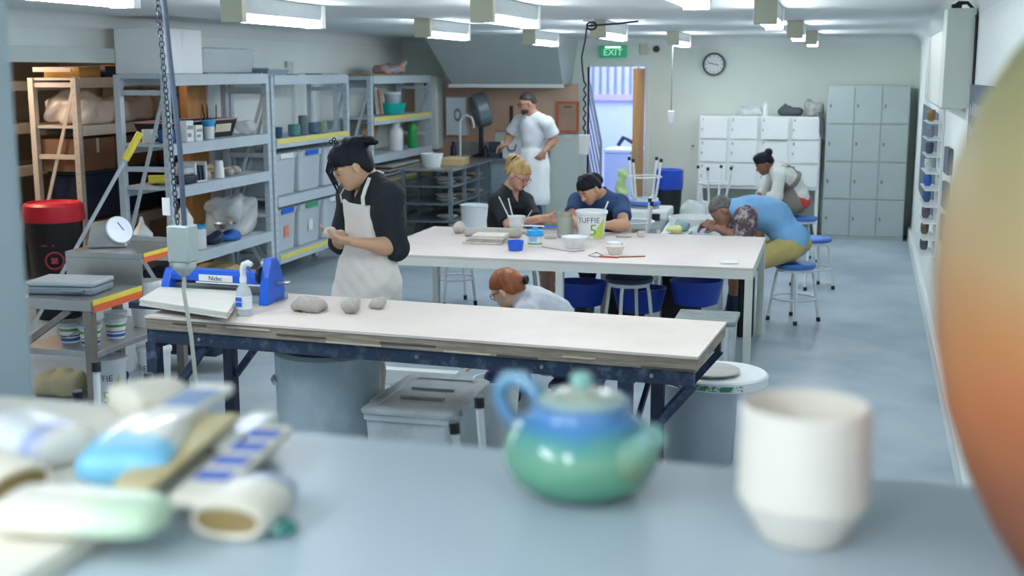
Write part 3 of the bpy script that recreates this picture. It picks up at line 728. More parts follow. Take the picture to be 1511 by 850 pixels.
bottle('spray_bottle', 'white plastic flask on the shelf below the turquoise basin', -5.1, 14.0, 1.052, .09, .34, WHITEP, WHITEP, neck=.5)
bottle('spray_bottle', 'green wine-shaped bottle beside the white flask', -5.08, 14.55, 1.052, .06, .38, mat('green_bottle', '#1f9a4d', .25), mat('green_bottle', '#1f9a4d'), neck=.28)
b = MB(); b.obox((-5.3, 13.6, 1.22), (.03, .5, .33), rot(0, .2, 0)); b.build('leaning_board', CARD, label='brown board leaning at the back below the basin shelf', cat='board', smooth=False)
for i in range(4):
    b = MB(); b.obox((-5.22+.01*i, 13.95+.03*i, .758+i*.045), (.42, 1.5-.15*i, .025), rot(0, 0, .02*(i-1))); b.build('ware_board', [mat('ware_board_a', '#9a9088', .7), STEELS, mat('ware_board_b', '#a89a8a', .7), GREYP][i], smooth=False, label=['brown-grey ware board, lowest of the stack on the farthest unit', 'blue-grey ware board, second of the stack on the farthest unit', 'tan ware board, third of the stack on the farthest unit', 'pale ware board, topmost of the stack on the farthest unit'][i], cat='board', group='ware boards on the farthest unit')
b = MB(); b.obox((-4.92, 14.65, .779), (.3, .2, .012), rot(0, 0, .4)); b.build('flat_board', mat('straw_board', '#cbb681', .7), label='straw-coloured board jutting out past the yellow edge', cat='board', smooth=False)
t = thing('hand_broom', 'blue-headed brush leaning on the low yellow-edged shelf', 'brush', (-5.1, 13.5, .232))
b = MB(); b.obox((0, .1, .04), (.1, .24, .08)); b.build('head', mat('broom_blue', '#2d5aa8', .6), t, bevel=.01)
b = MB(); b.cyl((0, .08, .08), (-.05, -.2, .45), .012, n=8); b.build('handle', GREYP, t)
for i, (y, sx) in enumerate([(13.9, .14), (14.4, .16), (14.85, .12)]):
    crumple('clay_bag', ['grey bag of clay on the lowest shelf of the farthest unit, left', 'grey bag of clay on the lowest shelf of the farthest unit, middle', 'grey bag of clay on the lowest shelf of the farthest unit, right'][i], 'bag', (-5.22, y, .232), (.15, sx, .1), [BAG, mat('bag_grey', '#8f979e', .4), BAG][i], 20+i, group='clay bags on the lowest shelf')
for i, (x, y) in enumerate([(-4.89, 13.3), (-4.89, 13.7), (-4.89, 14.12)]):
    crumple('bubble_bag', ['pale plastic bundle on the floor before the farthest unit, nearest', 'pale plastic bundle on the floor before the farthest unit, middle', 'pale plastic bundle on the floor before the farthest unit, farthest'][i], 'bag', (x, y, 0), (.07, .14, .12), BAG, 30+i, group='plastic bundles on the floor')

# ---------- store room contents
for i, (y, hy, hz, g) in enumerate([(9.64, .24, .14, 0), (10.27, .26, .13, 0), (10.92, .27, .14, 0), (11.6, .27, .125, 0)]):
    crumple('covered_pottery', ['pottery under a clear dust sheet, nearest on the store room rack', 'pottery under a clear dust sheet, second on the store room rack', 'pottery under a clear dust sheet, third on the store room rack', 'pottery under a clear dust sheet, farthest on the store room rack'][i], 'covered pottery', (-6.48, y, 1.532), (.21, hy, hz+.01), BAGW, 40+i, amp=.035, freq=19, h=.02, group='pottery under dust sheets')
for i, y in enumerate([9.6, 10.3, 11.0, 11.7]):
    carton('carton', ['brown carton at the near end of the store room rack', 'second brown carton on the store room rack', 'third brown carton on the store room rack', 'farthest brown carton on the store room rack'][i], 'box', -6.68, -6.3, y-.28, y+.28, 1.132, .28, mat('brown_box', '#7d5c47', .75, var=.08), 'brown cartons on the bins')
for i, y in enumerate([9.67, 10.33, 10.99, 11.65]):
    t = thing('storage_bin', ['dark navy bin at the near end of the store room rack', 'second dark navy bin on the store room rack', 'third dark navy bin on the store room rack', 'farthest dark navy bin on the store room rack'][i], 'bin', (-6.485, y, .7), 0, 'navy bins in the store room')
    b = MB(); b.loft([[(-.17, -.27, 0), (.17, -.27, 0), (.17, .27, 0), (-.17, .27, 0)], [(-.185, -.29, .4), (.185, -.29, .4), (.185, .29, .4), (-.185, .29, .4)]]); b.build('body', NAVYP, t, bevel=.02)
    b = MB(); b.box(-.19, .19, -.3, .3, .4, .43); b.build('lid', DUSTB, t, bevel=.012)
for i, (y, m, l) in enumerate([(9.55, mat('gold_tin', '#a8803c', .35, metal=.3), 'flat gold tin on top of the store room rack'), (9.95, NAVYP, 'dark navy box on top of the store room rack'), (10.4, mat('ochre_box', '#c1852f', .5), 'ochre box on top of the store room rack')]):
    carton('tin_box', l, 'box', -6.65, -6.3, y-.16, y+.16, 1.942, .09+.01*i, m, flap=m)
for i, (y, z, m, l) in enumerate([(9.6, 1.502, mat('pink_box', '#c79aa6', .6), 'dusty pink box on the back store room rack'), (9.55, 1.902, NAVYP, 'dark box on the top level of the back store room rack'), (9.6, 1.102, DARK, 'black crate on the back store room rack'), (9.6, .602, CREAMB, 'cream box low on the back store room rack')]):
    carton('carton', l, 'box', -7.88, -7.45, y-.3, y+.3, z, [.14, .12, .28, .38][i], m, flap=m)
# red-lidded bin
t = thing('clay_bin', 'black rubbish bin with a bright red lid and a red round emblem', 'bin', (-6.1, 8.62, 0))
b = MB(); b.lathe([(0, 0), (.17, 0), (.18, .02), (.225, .82), (.23, .84)], n=36); b.build('body', BLACKP, t)
b = MB(); b.lathe([(.235, .8), (.245, .83), (.235, .93), (.21, .95), (.2, .93), (.0, .93)], n=36); b.build('lid', mat('bin_red', '#d32638', .4, var=.05), t)
b = MB(); R_ = rot(PI/2, 0, .55)
b.lathe([(.06, 0), (.068, .001), (.075, 0)], (.12, -.195, .5), 24, R=R_); b.obox((.12, -.197, .5), (.05, .004, .05), rot(0, 0, .55)); b.obox((.07, -.2, .62), (.1, .002, .012), rot(0, 0, .4)); b.build('red_emblem', mat('emblem_red', '#a03040', .5), t)
# mop pole with yellow wrap
t = thing('mop_handle', 'leaning grey pole with a yellow wrapped end in front of the shelving', 'pole', (0, 0, 0))
c = Vector((-4.857, 7.750, 1.393)); a = Vector((-5.301, 7.600, 0.616)); d = (c-a).normalized(); foot = a-d*(a.z-.012)/d.z
b = MB(); b.cyl(foot, c, .014, n=10); b.build('pole', STEELB, t)
b = MB(); b.cyl(c-d*.02, c+d*.2, .026, n=10); b.build('yellow_wrap', YEL, t)

# ------------------------------------------------------------------ front work table
FL, FR, BR = Vector((-3.242, 5.252, 0.810)), Vector((-0.505, 5.053, 0.810)), Vector((-0.500, 5.829, 0.810))
ang = math.atan2(FR.y-FL.y, FR.x-FL.x); LT = (FR-FL).length; DT = .77
t = thing('work_table', 'long dusty work table with layered wood top and blue-black steel frame, nearest the counter', 'table', (FL.x, FL.y, 0), ang)
b = MB(); b.box(0, LT, 0, DT, .799, .811); b.build('tabletop', TOPW, t, smooth=False)
b = MB(); b.box(.0, LT-.004, .004, DT, .742, .799); b.build('ply_layers', PLY, t, bevel=.003, smooth=False)
rd = random.Random(5)
for i in range(9):
    x = .15+i*.29+rd.uniform(-.05, .05)
    b = MB(); z0 = .746+rd.choice((.0, .018, .034)); b.box(x, x+rd.uniform(.12, .3), -.0012, .004, z0, z0+.007); b.build('chipped_edge', mat('chipped_ply', '#c9bca8', .8) if i % 2 else mat('ply_crack', '#5d5348', .8), t, smooth=False)
b = MB(); b.box(.0, LT-.02, .015, .06, .675, .742); b.build('front_rail', DUSTB, t, smooth=False)
b = MB(); b.box(.0, LT-.02, DT-.06, DT-.015, .675, .742); b.build('rear_rail', DUSTB, t, smooth=False)
for x in (.02, LT-.32):
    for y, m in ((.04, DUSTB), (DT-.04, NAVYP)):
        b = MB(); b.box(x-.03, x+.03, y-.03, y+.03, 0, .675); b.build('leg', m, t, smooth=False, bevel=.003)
    for y in (.04, DT-.04):
        b = MB(); b.bar((x+.03, y, .34), (x+.3, y, .675), .035, .03, (0, 1, 0)); b.build('brace', DUSTB, t, smooth=False)
    b = MB(); b.bar((x, .06, .3), (x, DT-.06, .66), .03, .02, (1, 0, 0)); b.build('brace', NAVYP, t, smooth=False)
    b = MB(); b.box(x-.02, x+.02, .06, DT-.06, .64, .675); b.build('cross_rail', DUSTB, t, smooth=False)
for x in (.3, 1.45, 2.05, LT-.2):
    b = MB(); b.cyl((x, .016, .71), (x, .008, .71), .009, n=10); b.build('bolt', STAIN, t)
def ontable(x, y, z=.811):      # table-local to room
    return (FL.x+x*math.cos(ang)-y*math.sin(ang), FL.y+x*math.sin(ang)+y*math.cos(ang), z)

# slab roller
t = thing('slab_roller', 'blue bench-top clay slab roller with a white name plate and steel rollers', 'slab roller', (-2.98, 5.72, .811), -.06)
b = MB(); b.box(-.4, .22, -.02, .15, 0, .035); b.build('bed', STEELS, t, bevel=.004, smooth=False)
b = MB(); b.cyl((-.38, .03, .068), (.2, .03, .068), .03, n=24); b.build('roller', STAIN, t)
b = MB(); b.loft([[(x, -.03, .1), (x, -.035, .135), (x, .0, .155), (x, .07, .155), (x, .09, .13), (x, .09, .1)] for x in (-.375, .165)]); b.build('top_cover', BLUEP, t, smooth=False, bevel=.004)
c_ = MB(); c_.box(-.2, .0, -.0385, -.034, .104, .138); pl = c_.build('name_plate', WHITEP, t, smooth=False); pl.rotation_euler = (-.0, 0, 0)
text('plate_lettering', 'Nidec', .034, (-.1, -.0395, .12), FACE_CAM, BLACKP, pl)
b = MB(); b.box(-.22, .17, -.037, -.03, .092, .1); b.build('white_strip', WHITEP, t, smooth=False)
for x0 in (-.42, .17):
    h = .16 if x0 < 0 else .235
    b = MB(); pr_ = [(-.08, 0), (.11, 0), (.12, .06), (.09, h*.7), (.05, h), (-.01, h), (-.05, h*.6)]
    b.loft([[(x, y, z) for y, z in pr_] for x in (x0, x0+.05)]); b.build('end_plate', BLUEP, t, smooth=False, bevel=.006)
b = MB(); b.cyl((.155, -.03, .15), (.17, -.03, .15), .045, n=18); b.cyl((.145, -.03, .15), (.156, -.03, .15), .018, n=14); b.build('gear', BLACKP, t)
b = MB(); b.cyl((.152, .02, .2), (.168, .02, .2), .03, n=16); b.build('gear', STAIN, t)
b = MB(); b.cyl((.22, .03, .1), (.3, .03, .11), .01, n=8); b.build('crank_pin', STAIN, t)
b = MB(); b.box(-3.42, -2.95, 5.4, 5.64, .811, .842); b.build('bed_support', NAVYP, label='dark support block under the canvas boards', cat='support', smooth=False)
for i in range(3):
    b = MB(); q = [Vector((-3.317, 5.332, 0.870)), Vector((-2.734, 5.143, 0.870)), Vector((-2.924, 5.670, 0.870)), Vector((-3.410, 5.689, 0.870))]
    z = .843+i*.011; cx = sum((p for p in q), Vector())/4
    vs = [cx+(p-cx)*(1-.015*(i % 2)) for p in q]
    b.add([(p.x, p.y, z) for p in vs]+[(p.x, p.y, z+.0095) for p in vs], [(0, 3, 2, 1), (4, 5, 6, 7), (0, 1, 5, 4), (1, 2, 6, 5), (2, 3, 7, 6), (3, 0, 4, 7)])
    b.build('canvas_board', mat('canvas_white', '#dcd9d2', .8, scale=8, var=.04), smooth=False, cat='board', group='canvas boards by the slab roller',
            label=['white canvas board, lowest of the stack fed into the slab roller', 'white canvas board, middle of the stack fed into the slab roller', 'white canvas board, topmost of the stack fed into the slab roller'][i])

# spray bottle on the table
sx, sy, sz = (-2.769, 5.387, 0.811)
t = thing('spray_bottle', 'clear white spray bottle with a blue label, standing in front of the slab roller', 'spray bottle', (sx, sy, .8115), -.2)
b = MB(); b.lathe([(0, 0), (.036, 0), (.04, .006), (.04, .1), (.034, .13), (.018, .155), (.014, .17), (0, .17)], n=24); b.build('body', MILKP, t)
b = MB(); b.lathe([(.0405, .035), (.0405, .1)], n=24); lb = b.build('label_band', WHITEP, t)
b = MB(); b.obox((0, -.0415, .085), (.036, .002, .02)); b.obox((0, -.0415, .06), (.036, .002, .02)); b.build('blue_print', BLUEP, lb, smooth=False)
b = MB(); b.obox((0, -.0415, .02), (.022, .002, .012)); b.build('grey_print', GREYP, lb, smooth=False)
b = MB(); b.lathe([(.018, .165), (.018, .185), (.013, .2), (0, .2)], n=16); b.build('collar', WHITEP, t)
b = MB(); b.tube([(.0, 0, .19), (.0, 0, .225), (.01, 0, .25), (.035, 0, .262), (.055, 0, .255)], [.014, .016, .019, .017, .012], 10); b.build('spray_head', WHITEP, t)
b = MB(); b.tube([(.03, 0, .245), (.045, 0, .22), (.042, 0, .195)], [.006, .006, .004], 8); b.build('trigger', BLUEP, t)

# clay on the table
def clay(label, px, hf, seed, m=CLAYG, amp=.008, group='clay lumps on the front table', z=.811):
    return crumple('clay_lump', label, 'clay', (px[0], px[1], z), hf, m, seed, amp=amp, freq=45, h=.008, r=.05, group=group)
clay('wide flat lump of wedged grey clay, leftmost on the front table', (-2.506, 5.563, 0.811), (.085, .06, .035), 3)
clay('smaller rounded lump of clay in front of the woman, middle of three', (-2.286, 5.566, 0.811), (.048, .045, .04), 4)
clay('smallest pointed lump of clay, rightmost of three by the woman', (-2.196, 5.717, 0.811), (.042, .035, .025), 5)

# ------------------------------------------------------------------ stools
def stool(label, loc, rz=0, group='metal stools with round seats', seat=BLUESTOOL, H=.5, name='stool'):
    t = thing(name, label, 'stool', loc, rz, group)
    b = MB(); b.lathe([(0, H-.045), (.15, H-.045), (.165, H-.035), (.168, H-.015), (.155, H-.002), (.1, H+.002), (0, H+.003)], n=32); b.build('seat', seat, t)
    b = MB(); b.lathe([(.135, H-.07), (.145, H-.07), (.145, H-.045), (.135, H-.045), (.135, H-.07)], n=28); b.build('seat_ring', WHITEM, t)
    for k in range(4):
        a = PI/4+k*PI/2; c, s_ = math.cos(a), math.sin(a)
        b = MB(); b.tube([(r*c, r*s_, z) for r, z in ((.07, H-.056), (.115, H-.058), (.138, H-.075), (.147, H-.11), (.175, H*.42), (.2, .03))], .0125, 10); l = b.build('leg', WHITEM, t)
        b = MB(); b.cyl((.1985*c, .1985*s_, .036), (.202*c, .202*s_, 0), .0165, n=12); b.build('rubber_foot', RUBBER, l)
    b = MB(); b.tube([(.172*math.cos(2*PI*i/36), .172*math.sin(2*PI*i/36), H*.4) for i in range(36)], .0085, 8, closed=True); b.build('foot_ring', WHITEM, t)
    return t
S0 = stool('blue-seated white stool the hunched man sits on', (-.24, 9.98, 0), .9, H=.5)
S0.scale = (1, 1, .955)
dup(S0, (-.12, 11.6, 0), .5, 'empty blue-seated white stool behind the hunched man')
dup(S0, (-.27, 13.25, 0), .3, 'blue-seated white stool under the woman at the lockers')
UP = 'upturned stools'
def upturned(label, x, y, zb, rz, H=.5, group=UP, scale=None):
    o = dup(S0, (x, y, zb+(H+.003)*.955+.0005), rz, label, group, scale); o.rotation_euler = (PI, 0, rz); return o
b_ = thing('low_bench', 'low grey bench under the upturned stools before the counter', 'bench', (-1.75, 3.5, 0))
b = MB(); b.box(-1.1, 1.05, -.3, .3, .46, .5); b.build('bench_top', STEELS, b_, smooth=False)
for x in (-1.05, 1.0):
    for y in (-.25, .25):
        b = MB(); b.box(x-.025, x+.025, y-.025, y+.025, 0, .46); b.build('leg', STEELS, b_, smooth=False)
upturned('upturned white stool standing legs up behind the cream board, left foreground', -2.41, 3.53, .5, -.35)
upturned('upturned white stool standing legs up behind the teapot', -.9, 3.46, .5, .02)

# ------------------------------------------------------------------ stepped steel bench at the left
BX0, BX1 = -4.42, -3.91
t = thing('steel_bench', 'two-step stainless steel bench with yellow and orange edge tape at the left', 'bench', ((BX0+BX1)/2, 6.25, 0))
hx = (BX1-BX0)/2; L = lambda y: y-6.25
b = MB(); b.box(-hx, hx, L(5.8), L(6.34), .69, .75); b.build('lower_top', STAIN, t, bevel=.003, smooth=False)
b = MB(); b.box(-hx, hx, L(6.33), L(6.86), .9, .935); b.box(-hx, hx, L(6.33), L(6.345), .75, .9); b.build('upper_step', STAIN, t, bevel=.003, smooth=False)
b = MB(); b.box(-hx, hx, L(5.84), L(6.8), .42, .455); b.build('low_shelf', STAIN, t, bevel=.003, smooth=False)
for x in (-hx+.03, hx-.03):
    for y in (5.83, 6.8):
        b = MB(); b.box(x-.025, x+.025, L(y)-.025, L(y)+.025, 0, .69 if y < 6 else .9); b.build('leg', STAINR, t, smooth=False)
b = MB(); b.bar((-hx+.03, L(5.83), .46), (hx-.15, L(5.83), .69), .035, .025, (0, 1, 0)); b.build('brace', STAINR, t, smooth=False)
for y0, y1, z0, z1 in ((5.82, 6.32, .69, .75), (6.36, 6.85, .89, .936), (6.35, 6.78, .42, .456)):
    b = MB(); b.box(hx+.0005, hx+.003, L(y0), L(y1), (z0+z1)/2, z1); b.build('yellow_tape', YEL, t, smooth=False)
    if z0 != .42:
        b = MB(); b.box(hx+.0005, hx+.003, L(y0), L(y1), z0-.01, (z0+z1)/2); b.build('orange_tape', ORANGE, t, smooth=False)
# dial scale
t = thing('dial_scale', 'grey dial kitchen scale with a round white face on the steel bench', 'scale', (-4.28, 6.6, .936), .45)
b = MB(); b.loft([[(-.13, -.1, 0), (.11, -.1, 0), (.11, .1, 0), (-.13, .1, 0)], [(-.1, -.08, .14), (.05, -.08, .16), (.05, .08, .16), (-.1, .08, .14)]]); b.build('body', STAIN, t, bevel=.01, smooth=False)
Rd = rot(0, math.radians(62), 0)
Rn = Vector((.55, -.75, .36)).to_track_quat('Z', 'Y').to_matrix()
b = MB(); b.lathe([(0, 0), (.083, 0), (.086, .012), (.08, .018), (.074, .016), (0, .016)], (.06, -.085, .105), 32, R=Rn); dl = b.build('dial', mat('dial_white', '#dfe6f2', .35, var=.02), t)
b = MB(); b.obox(Vector((.06, -.085, .105))+Rn @ Vector((.012, .02, .018)), (.005, .06, .002), Rn @ rot(0, 0, .5)); b.build('pointer', mat('pointer_grey', '#6b7480', .5), dl, w=False, smooth=False)
# flat grey case
t = thing('flat_case', 'flat grey plastic case lying on the lower step of the steel bench', 'case', (-4.2, 6.05, .751), .12)
b = MB(); b.box(-.2, .2, -.13, .13, 0, .045); b.build('base', mat('case_grey', '#7b8792', .5, var=.05), t, bevel=.012)
b = MB(); b.box(-.205, .205, -.135, .135, .046, .075); b.build('lid', mat('case_lid', '#a3acb4', .5, var=.05), t, bevel=.012)
b = MB(); b.box(.02, .15, -.155, -.135, .02, .035); b.build('handle', mat('case_grey', '#7b8792'), t, bevel=.004)
# glaze tubs on the low shelf
GREENB = mat('print_green', '#5f9a4d', .5); BLUEB = mat('print_blue', '#2b5fae', .5); DKPR = mat('print_dark', '#33455e', .5)
for i, (x, y, lab) in enumerate([(-4.21, 6.03, 'small white tub with green and blue bands, leftmost under the steel bench'), (-4.05, 5.99, 'small white tub beside the bench leg, second from the left'), (-4.02, 6.2, 'small white tub with green and blue bands, right of the bench leg'), (-4.12, 6.36, 'small white tub with green and blue bands, farthest back under the bench')]):
    tub('glaze_tub', lab, 'tub', x, y, .456, .05, .06, .115, WHITEP, 'small glaze tubs', lid=True, lidm=MILKP, bands=[(.07, .088, GREENB), (.012, .03, BLUEB), (.04, .046, DKPR)], handle=(i == 0))
tub('bucket', 'plain white bucket at the back of the bench low shelf', 'bucket', -4.03, 6.56, .456, .085, .105, .27, WHITEP, lid=True)
tub('bucket', 'white bucket behind the stepped bench, below the red-lidded bin', 'bucket', -4.62, 7.1, 0, .13, .15, .72, WHITEP)
BLK = mat('print_black', '#232a35', .5); LIME = mat('print_lime', '#b6cf4e', .5)
def tuffie(label, x, y, z, r0, r1, h, ang, group='printed white buckets', lid=True, big=True, k=1):
    t = tub('bucket', label, 'bucket', x, y, z, r0, r1, h, WHITEP, group, lid=lid, lidm=WHITEP)
    R = lambda q: r0+(r1-r0)*q/h
    def arc(a0, a1, z0, z1, m, nm, tilt=0):
        b = MB(); b.loft([[((R(zz)+.001)*math.cos(a), (R(zz)+.001)*math.sin(a), zz) for zz in (z0, z1)] for a in [a0+(a1-a0)*i/8+0 for i in range(9)]], caps=False, closed=False); return b.build(nm, m, t)
    s = r1/.1
    def onround(body, size, zz, a, m, nm):
        """lettering wrapped on the curved wall"""
        o = text(nm, body, size, (0, 0, 0), Matrix.Identity(3), m, t, ext=0)
        for v in o.data.vertices:
            q = a+v.co.x/R(zz); z2 = zz+v.co.y; rr = R(z2)+.0016; v.co = (rr*math.cos(q), rr*math.sin(q), z2)
    b = MB(); n = 10
    b.loft([[((R(zz)+.0008)*math.cos(a), (R(zz)+.0008)*math.sin(a), zz) for zz in (.01, .01+(h*.72)*(.25+.75*i/n))] for i, a in enumerate([ang+.25+.85*i/n for i in range(n+1)])], caps=False, closed=False); b.build('lime_print', LIME, t)
    onround('TUFFIE', .052*s*k, h*.68, ang-.12, mat('print_navy', '#3b4a6e', .5), 'lettering')
    onround('5', .105*s*k, h*.32, ang+.25, mat('print_green2', '#6d9a35', .5), 'numeral')
    return t
tuffie('white printed bucket reading TUFFIE 5 on the floor under the steel bench', -4.08, 6.2, 0, .085, .1, .33, -1.5)
tuffie('white bucket with lime print behind the floor bucket at the bench leg', -3.93, 6.45, 0, .085, .1, .34, -2.2)
crumple('sack', 'pale yellow sack lying on the floor under the steel bench', 'sack', (-4.62, 6.5, 0), (.16, .13, .08), mat('sack_cloth', '#c6b894', .85), 51)
crumple('dark_bag', 'black bag on the floor beside the pale sack', 'bag', (-4.33, 6.6, 0), (.1, .09, .08), NAVYP, 52)
t = thing('castor', 'black castor wheel of the base behind the bench', 'castor', (-4.36, 7.25, 0))
b = MB(); b.cyl((-.02, 0, .05), (.02, 0, .05), .05, n=18); b.build('wheel', BLACKP, t)
b = MB(); b.box(-.03, .03, -.03, .05, .1, .12); b.box(-.03, -.024, -.02, .02, .05, .1); b.box(.024, .03, -.02, .02, .05, .1); b.build('fork', STAIN, t, smooth=False)
b = MB(); b.box(-4.42, -3.9, 7.16, 7.5, .121, .2); b.build('dolly', NAVYP, label='dark low trolley base behind the steel bench', cat='trolley', bevel=.01)
t = thing('tool_case', 'dark blue-black tool case on the trolley behind the slab roller boards', 'case', (-4.05, 7.3, .201))
b = MB(); b.box(-.25, .3, -.12, .12, 0, .3); b.build('body', NAVYP, t, bevel=.025)
b = MB(); b.tube([(-.1, -.13, .2), (-.1, -.17, .22), (.12, -.17, .22), (.12, -.13, .2)], .012, 8); b.build('handle', DUSTB, t)
b = MB(); b.obox((.1, -.14, .24), (.06, .05, .06)); b.build('latch', STAIN, t, bevel=.01)

# ------------------------------------------------------------------ under and around the front table
t = thing('clay_drum', 'big dusty grey plastic drum under the front table', 'drum', (-2.43, 5.62, 0))
b = MB(); b.lathe([(0, 0), (.24, 0), (.255, .02), (.265, .3), (.27, .6), (.25, .62), (.245, .3), (.24, .03), (0, .03)], n=40); b.build('body', mat('drum_grey', '#aab9c2', .5, scale=3.5, col2='#c3d0d6', lo=.45, hi=.65), t)
b = MB(); b.tube([(.28*math.cos(a), .28*math.sin(a), .46) for a in [PI*1.05+i*.08 for i in range(8)]], .012, 8); b.build('grip', mat('drum_grip', '#c9d3d8', .5), t)
tote('dusty clear storage tub with a lid under the front table', -2.13, -1.68, 5.3, 5.98, 0, .4, DUSTP, lidm=mat('dusty_lid', '#c3cbcd', .5, scale=5, col2='#aeb6b8', alpha=.9), clip=[DUSTP, DUSTP])
t = tub('bucket', 'white bucket lined with a dark blue bag under the front table', 'bucket', -1.7, 6.2, 0, .1, .125, .36, WHITEP)
crumple('bin_bag', 'dark blue patterned bag stuffed in the white bucket under the table', 'bag', (-1.68, 6.2, .3), (.06, .06, .07), mat('bag_navy', '#27386b', .5, scale=12, col2='#4f62a0'), 9)
t = thing('wire_coil', 'coil of pale cable hanging behind the front table rail', 'cable', (-1.35, 5.86, .55))
for i in range(4):
    b = MB(); b.tube([(.09*math.cos(a)*(1-.05*i), .01*i, .1*math.sin(a)*(1-.08*i)+.03) for a in [PI+PI*j/16 for j in range(17)]], .006, 6); b.build('strand', GREYP, t)
# clay bin with lids at the right end
t = thing('clay_bin', 'grey round bin with a wide white lid at the right end of the front table', 'bin', (-.6, 6.14, 0))
b = MB(); b.lathe([(0, 0), (.17, 0), (.18, .02), (.195, .41), (.2, .43), (.185, .43), (.17, .03), (0, .03)], n=40); b.build('body', mat('bin_grey', '#aab4bd', .45, scale=4, var=.06), t)
b = MB(); b.lathe([(0, .432), (.225, .432), (.245, .44), (.245, .482), (.235, .49), (.21, .485), (.2, .475), (0, .475)], (.1, -.02, 0), 44); ld = b.build('lid', WHITEP, t)
b = MB(); b.loft([[(.1+.2456*math.cos(a), -.02+.2456*math.sin(a), z) for z in (.445, .472)] for a in [-2.5+1.5*i/12 for i in range(13)]], caps=False, closed=False); b.build('green_print', mat('lid_green', '#3f8a5c', .5, scale=30, col2='#d5dcd8', lo=.5, hi=.56), ld)
b = MB(); b.lathe([(0, 0), (.15, 0), (.152, .008), (.14, .012), (0, .012)], (-.55, 6.13, .4905), 40); b.build('plaster_disc', mat('disc_grey', '#b7b6b0', .7), label='round grey disc lying on the white lid of the grey bin', cat='disc')
# grey crate with clear bins
t = thing('grey_crate', 'dusty grey lidded crate on the floor between the two tables', 'crate', (-.7, 7.52, 0))
b = MB(); b.loft([[(-.16, -.14, 0), (.16, -.14, 0), (.16, .14, 0), (-.16, .14, 0)], [(-.175, -.155, .47), (.175, -.155, .47), (.175, .155, .47), (-.175, .155, .47)]]); b.build('body', DUSTP, t, bevel=.01)
b = MB(); b.box(-.19, .19, -.17, .17, .471, .5); b.build('lid', mat('crate_lid', '#7c8583', .6, scale=8, col2='#929a98'), t, bevel=.008)
for x in (.08, .13): 
    b = MB(); b.box(x-.012, x+.012, -.162, -.15, .04, .45); b.build('rib', mat('crate_rib', '#c5cccb', .5), t, smooth=False)
# hanging power box over the front table
t = thing('hanging_power_box', 'grey power outlet box hanging from a dark cable and chain before the shelving', 'power box', (-2.65, 4.62, 1.17))
b = MB(); b.box(-.05, .05, -.045, .045, .03, .185); b.build('box', mat('box_grey', '#a7b4b2', .5, var=.03), t, bevel=.006)
b = MB(); b.lathe([(.02, -.03), (.05, .0), (.055, .015), (.055, .03), (0, .03)], n=20, sx=1, sy=.85); b.build('socket', mat('socket_grey', '#b9c2bd', .5), t)
b = MB(); b.tube([(.012, 0, .185), (.008, .0, .5), (-.02, 0, .9), (-.04, .0, ZC-1.17)], .0115, 10); b.build('cable', mat('cable_slate', '#4b586b', .6), t)
ch = MB(); pts = []
for i in range(44):
    z = .2+i*.0238; x = .008-.048*max(0, (z-.2))/1.05
    r_ = .011; b = MB(); pl_ = [(x-.028+(r_*math.cos(a) if i % 2 else 0), (0 if i % 2 else r_*math.cos(a)), z+.0155*math.sin(a)) for a in [2*PI*j/8 for j in range(8)]]
    b.tube(pl_, .0028, 5, closed=True); b.build('chain_link', mat('chain_steel', '#3d4656', .4, metal=.6), t)
b = MB(); b.tube([(-.025, 0, .2), (-.03, -.01, .215), (-.045, -.012, .205), (-.04, -.01, .188)], .003, 6); b.build('hook', STAIN, t)
b = MB(); b.tube([(.0, 0, -.03), (.0, -.01, -.1), (.02, -.0, -.3), (.035, 0, -.55), (.04, .02, -.85), (.05, .12, -1.1), (.1, .2, -1.16)], .009, 8); b.build('power_cord', mat('cord_cream', '#b9b8aa', .6), t)
b = MB(); b.box(-2.745, -2.71, 4.6, 4.604, 1.395, 1.47); b.build('paper_tag', WHITEP, label='small white paper tag beside the chain of the power box', cat='tag', smooth=False)
COL.objects[-1].parent = t; COL.objects[-1].location = (-.07, 0, .225)
for k_ in ('label', 'category'): del COL.objects[-1][k_]
KIDS.setdefault(t, []).append(COL.objects[-1])

# ------------------------------------------------------------------ serving counter in the foreground
COUNTER = mat('counter_laminate', '#b3c1ca', .35, scale=2.5, var=.03)
b = MB(); b.box(-1.6, .545, .35, 1.375, 1.51, 1.55); b.build('serving_counter', COUNTER, bevel=.006, label='pale grey counter top in the foreground carrying the pottery', cat='counter', smooth=False)
b = MB(); b.box(-1.1, -.66, .55, 1.36, 1.5505, 1.572); b.build('ware_board', mat('cream_board', '#ddd9cb', .6, scale=3, var=.04), bevel=.004, label='cream board on the counter under the test pieces', cat='board', smooth=False)
# beaker
cx, cy = -.012, 1.167
t = thing('beaker', 'unglazed white ribbed pottery beaker on the counter', 'beaker', (cx, cy, 1.5505))
prof = [(0, 0), (.036, 0), (.04, .003), (.046, .015), (.06, .038), (.0635, .045)]
prof += [(.0625-.0015*(i/30)+.0004*(i % 2), .043+.088*i/30) for i in range(1, 31)]
prof += [(.0605, .133), (.058, .135), (.056, .132), (.055, .06), (.04, .012), (0, .01)]
b = MB(); b.lathe(prof, n=64); b.build('body', mat('bisque', '#e9e2d6', .75, scale=10, var=.03), t, angle=60)
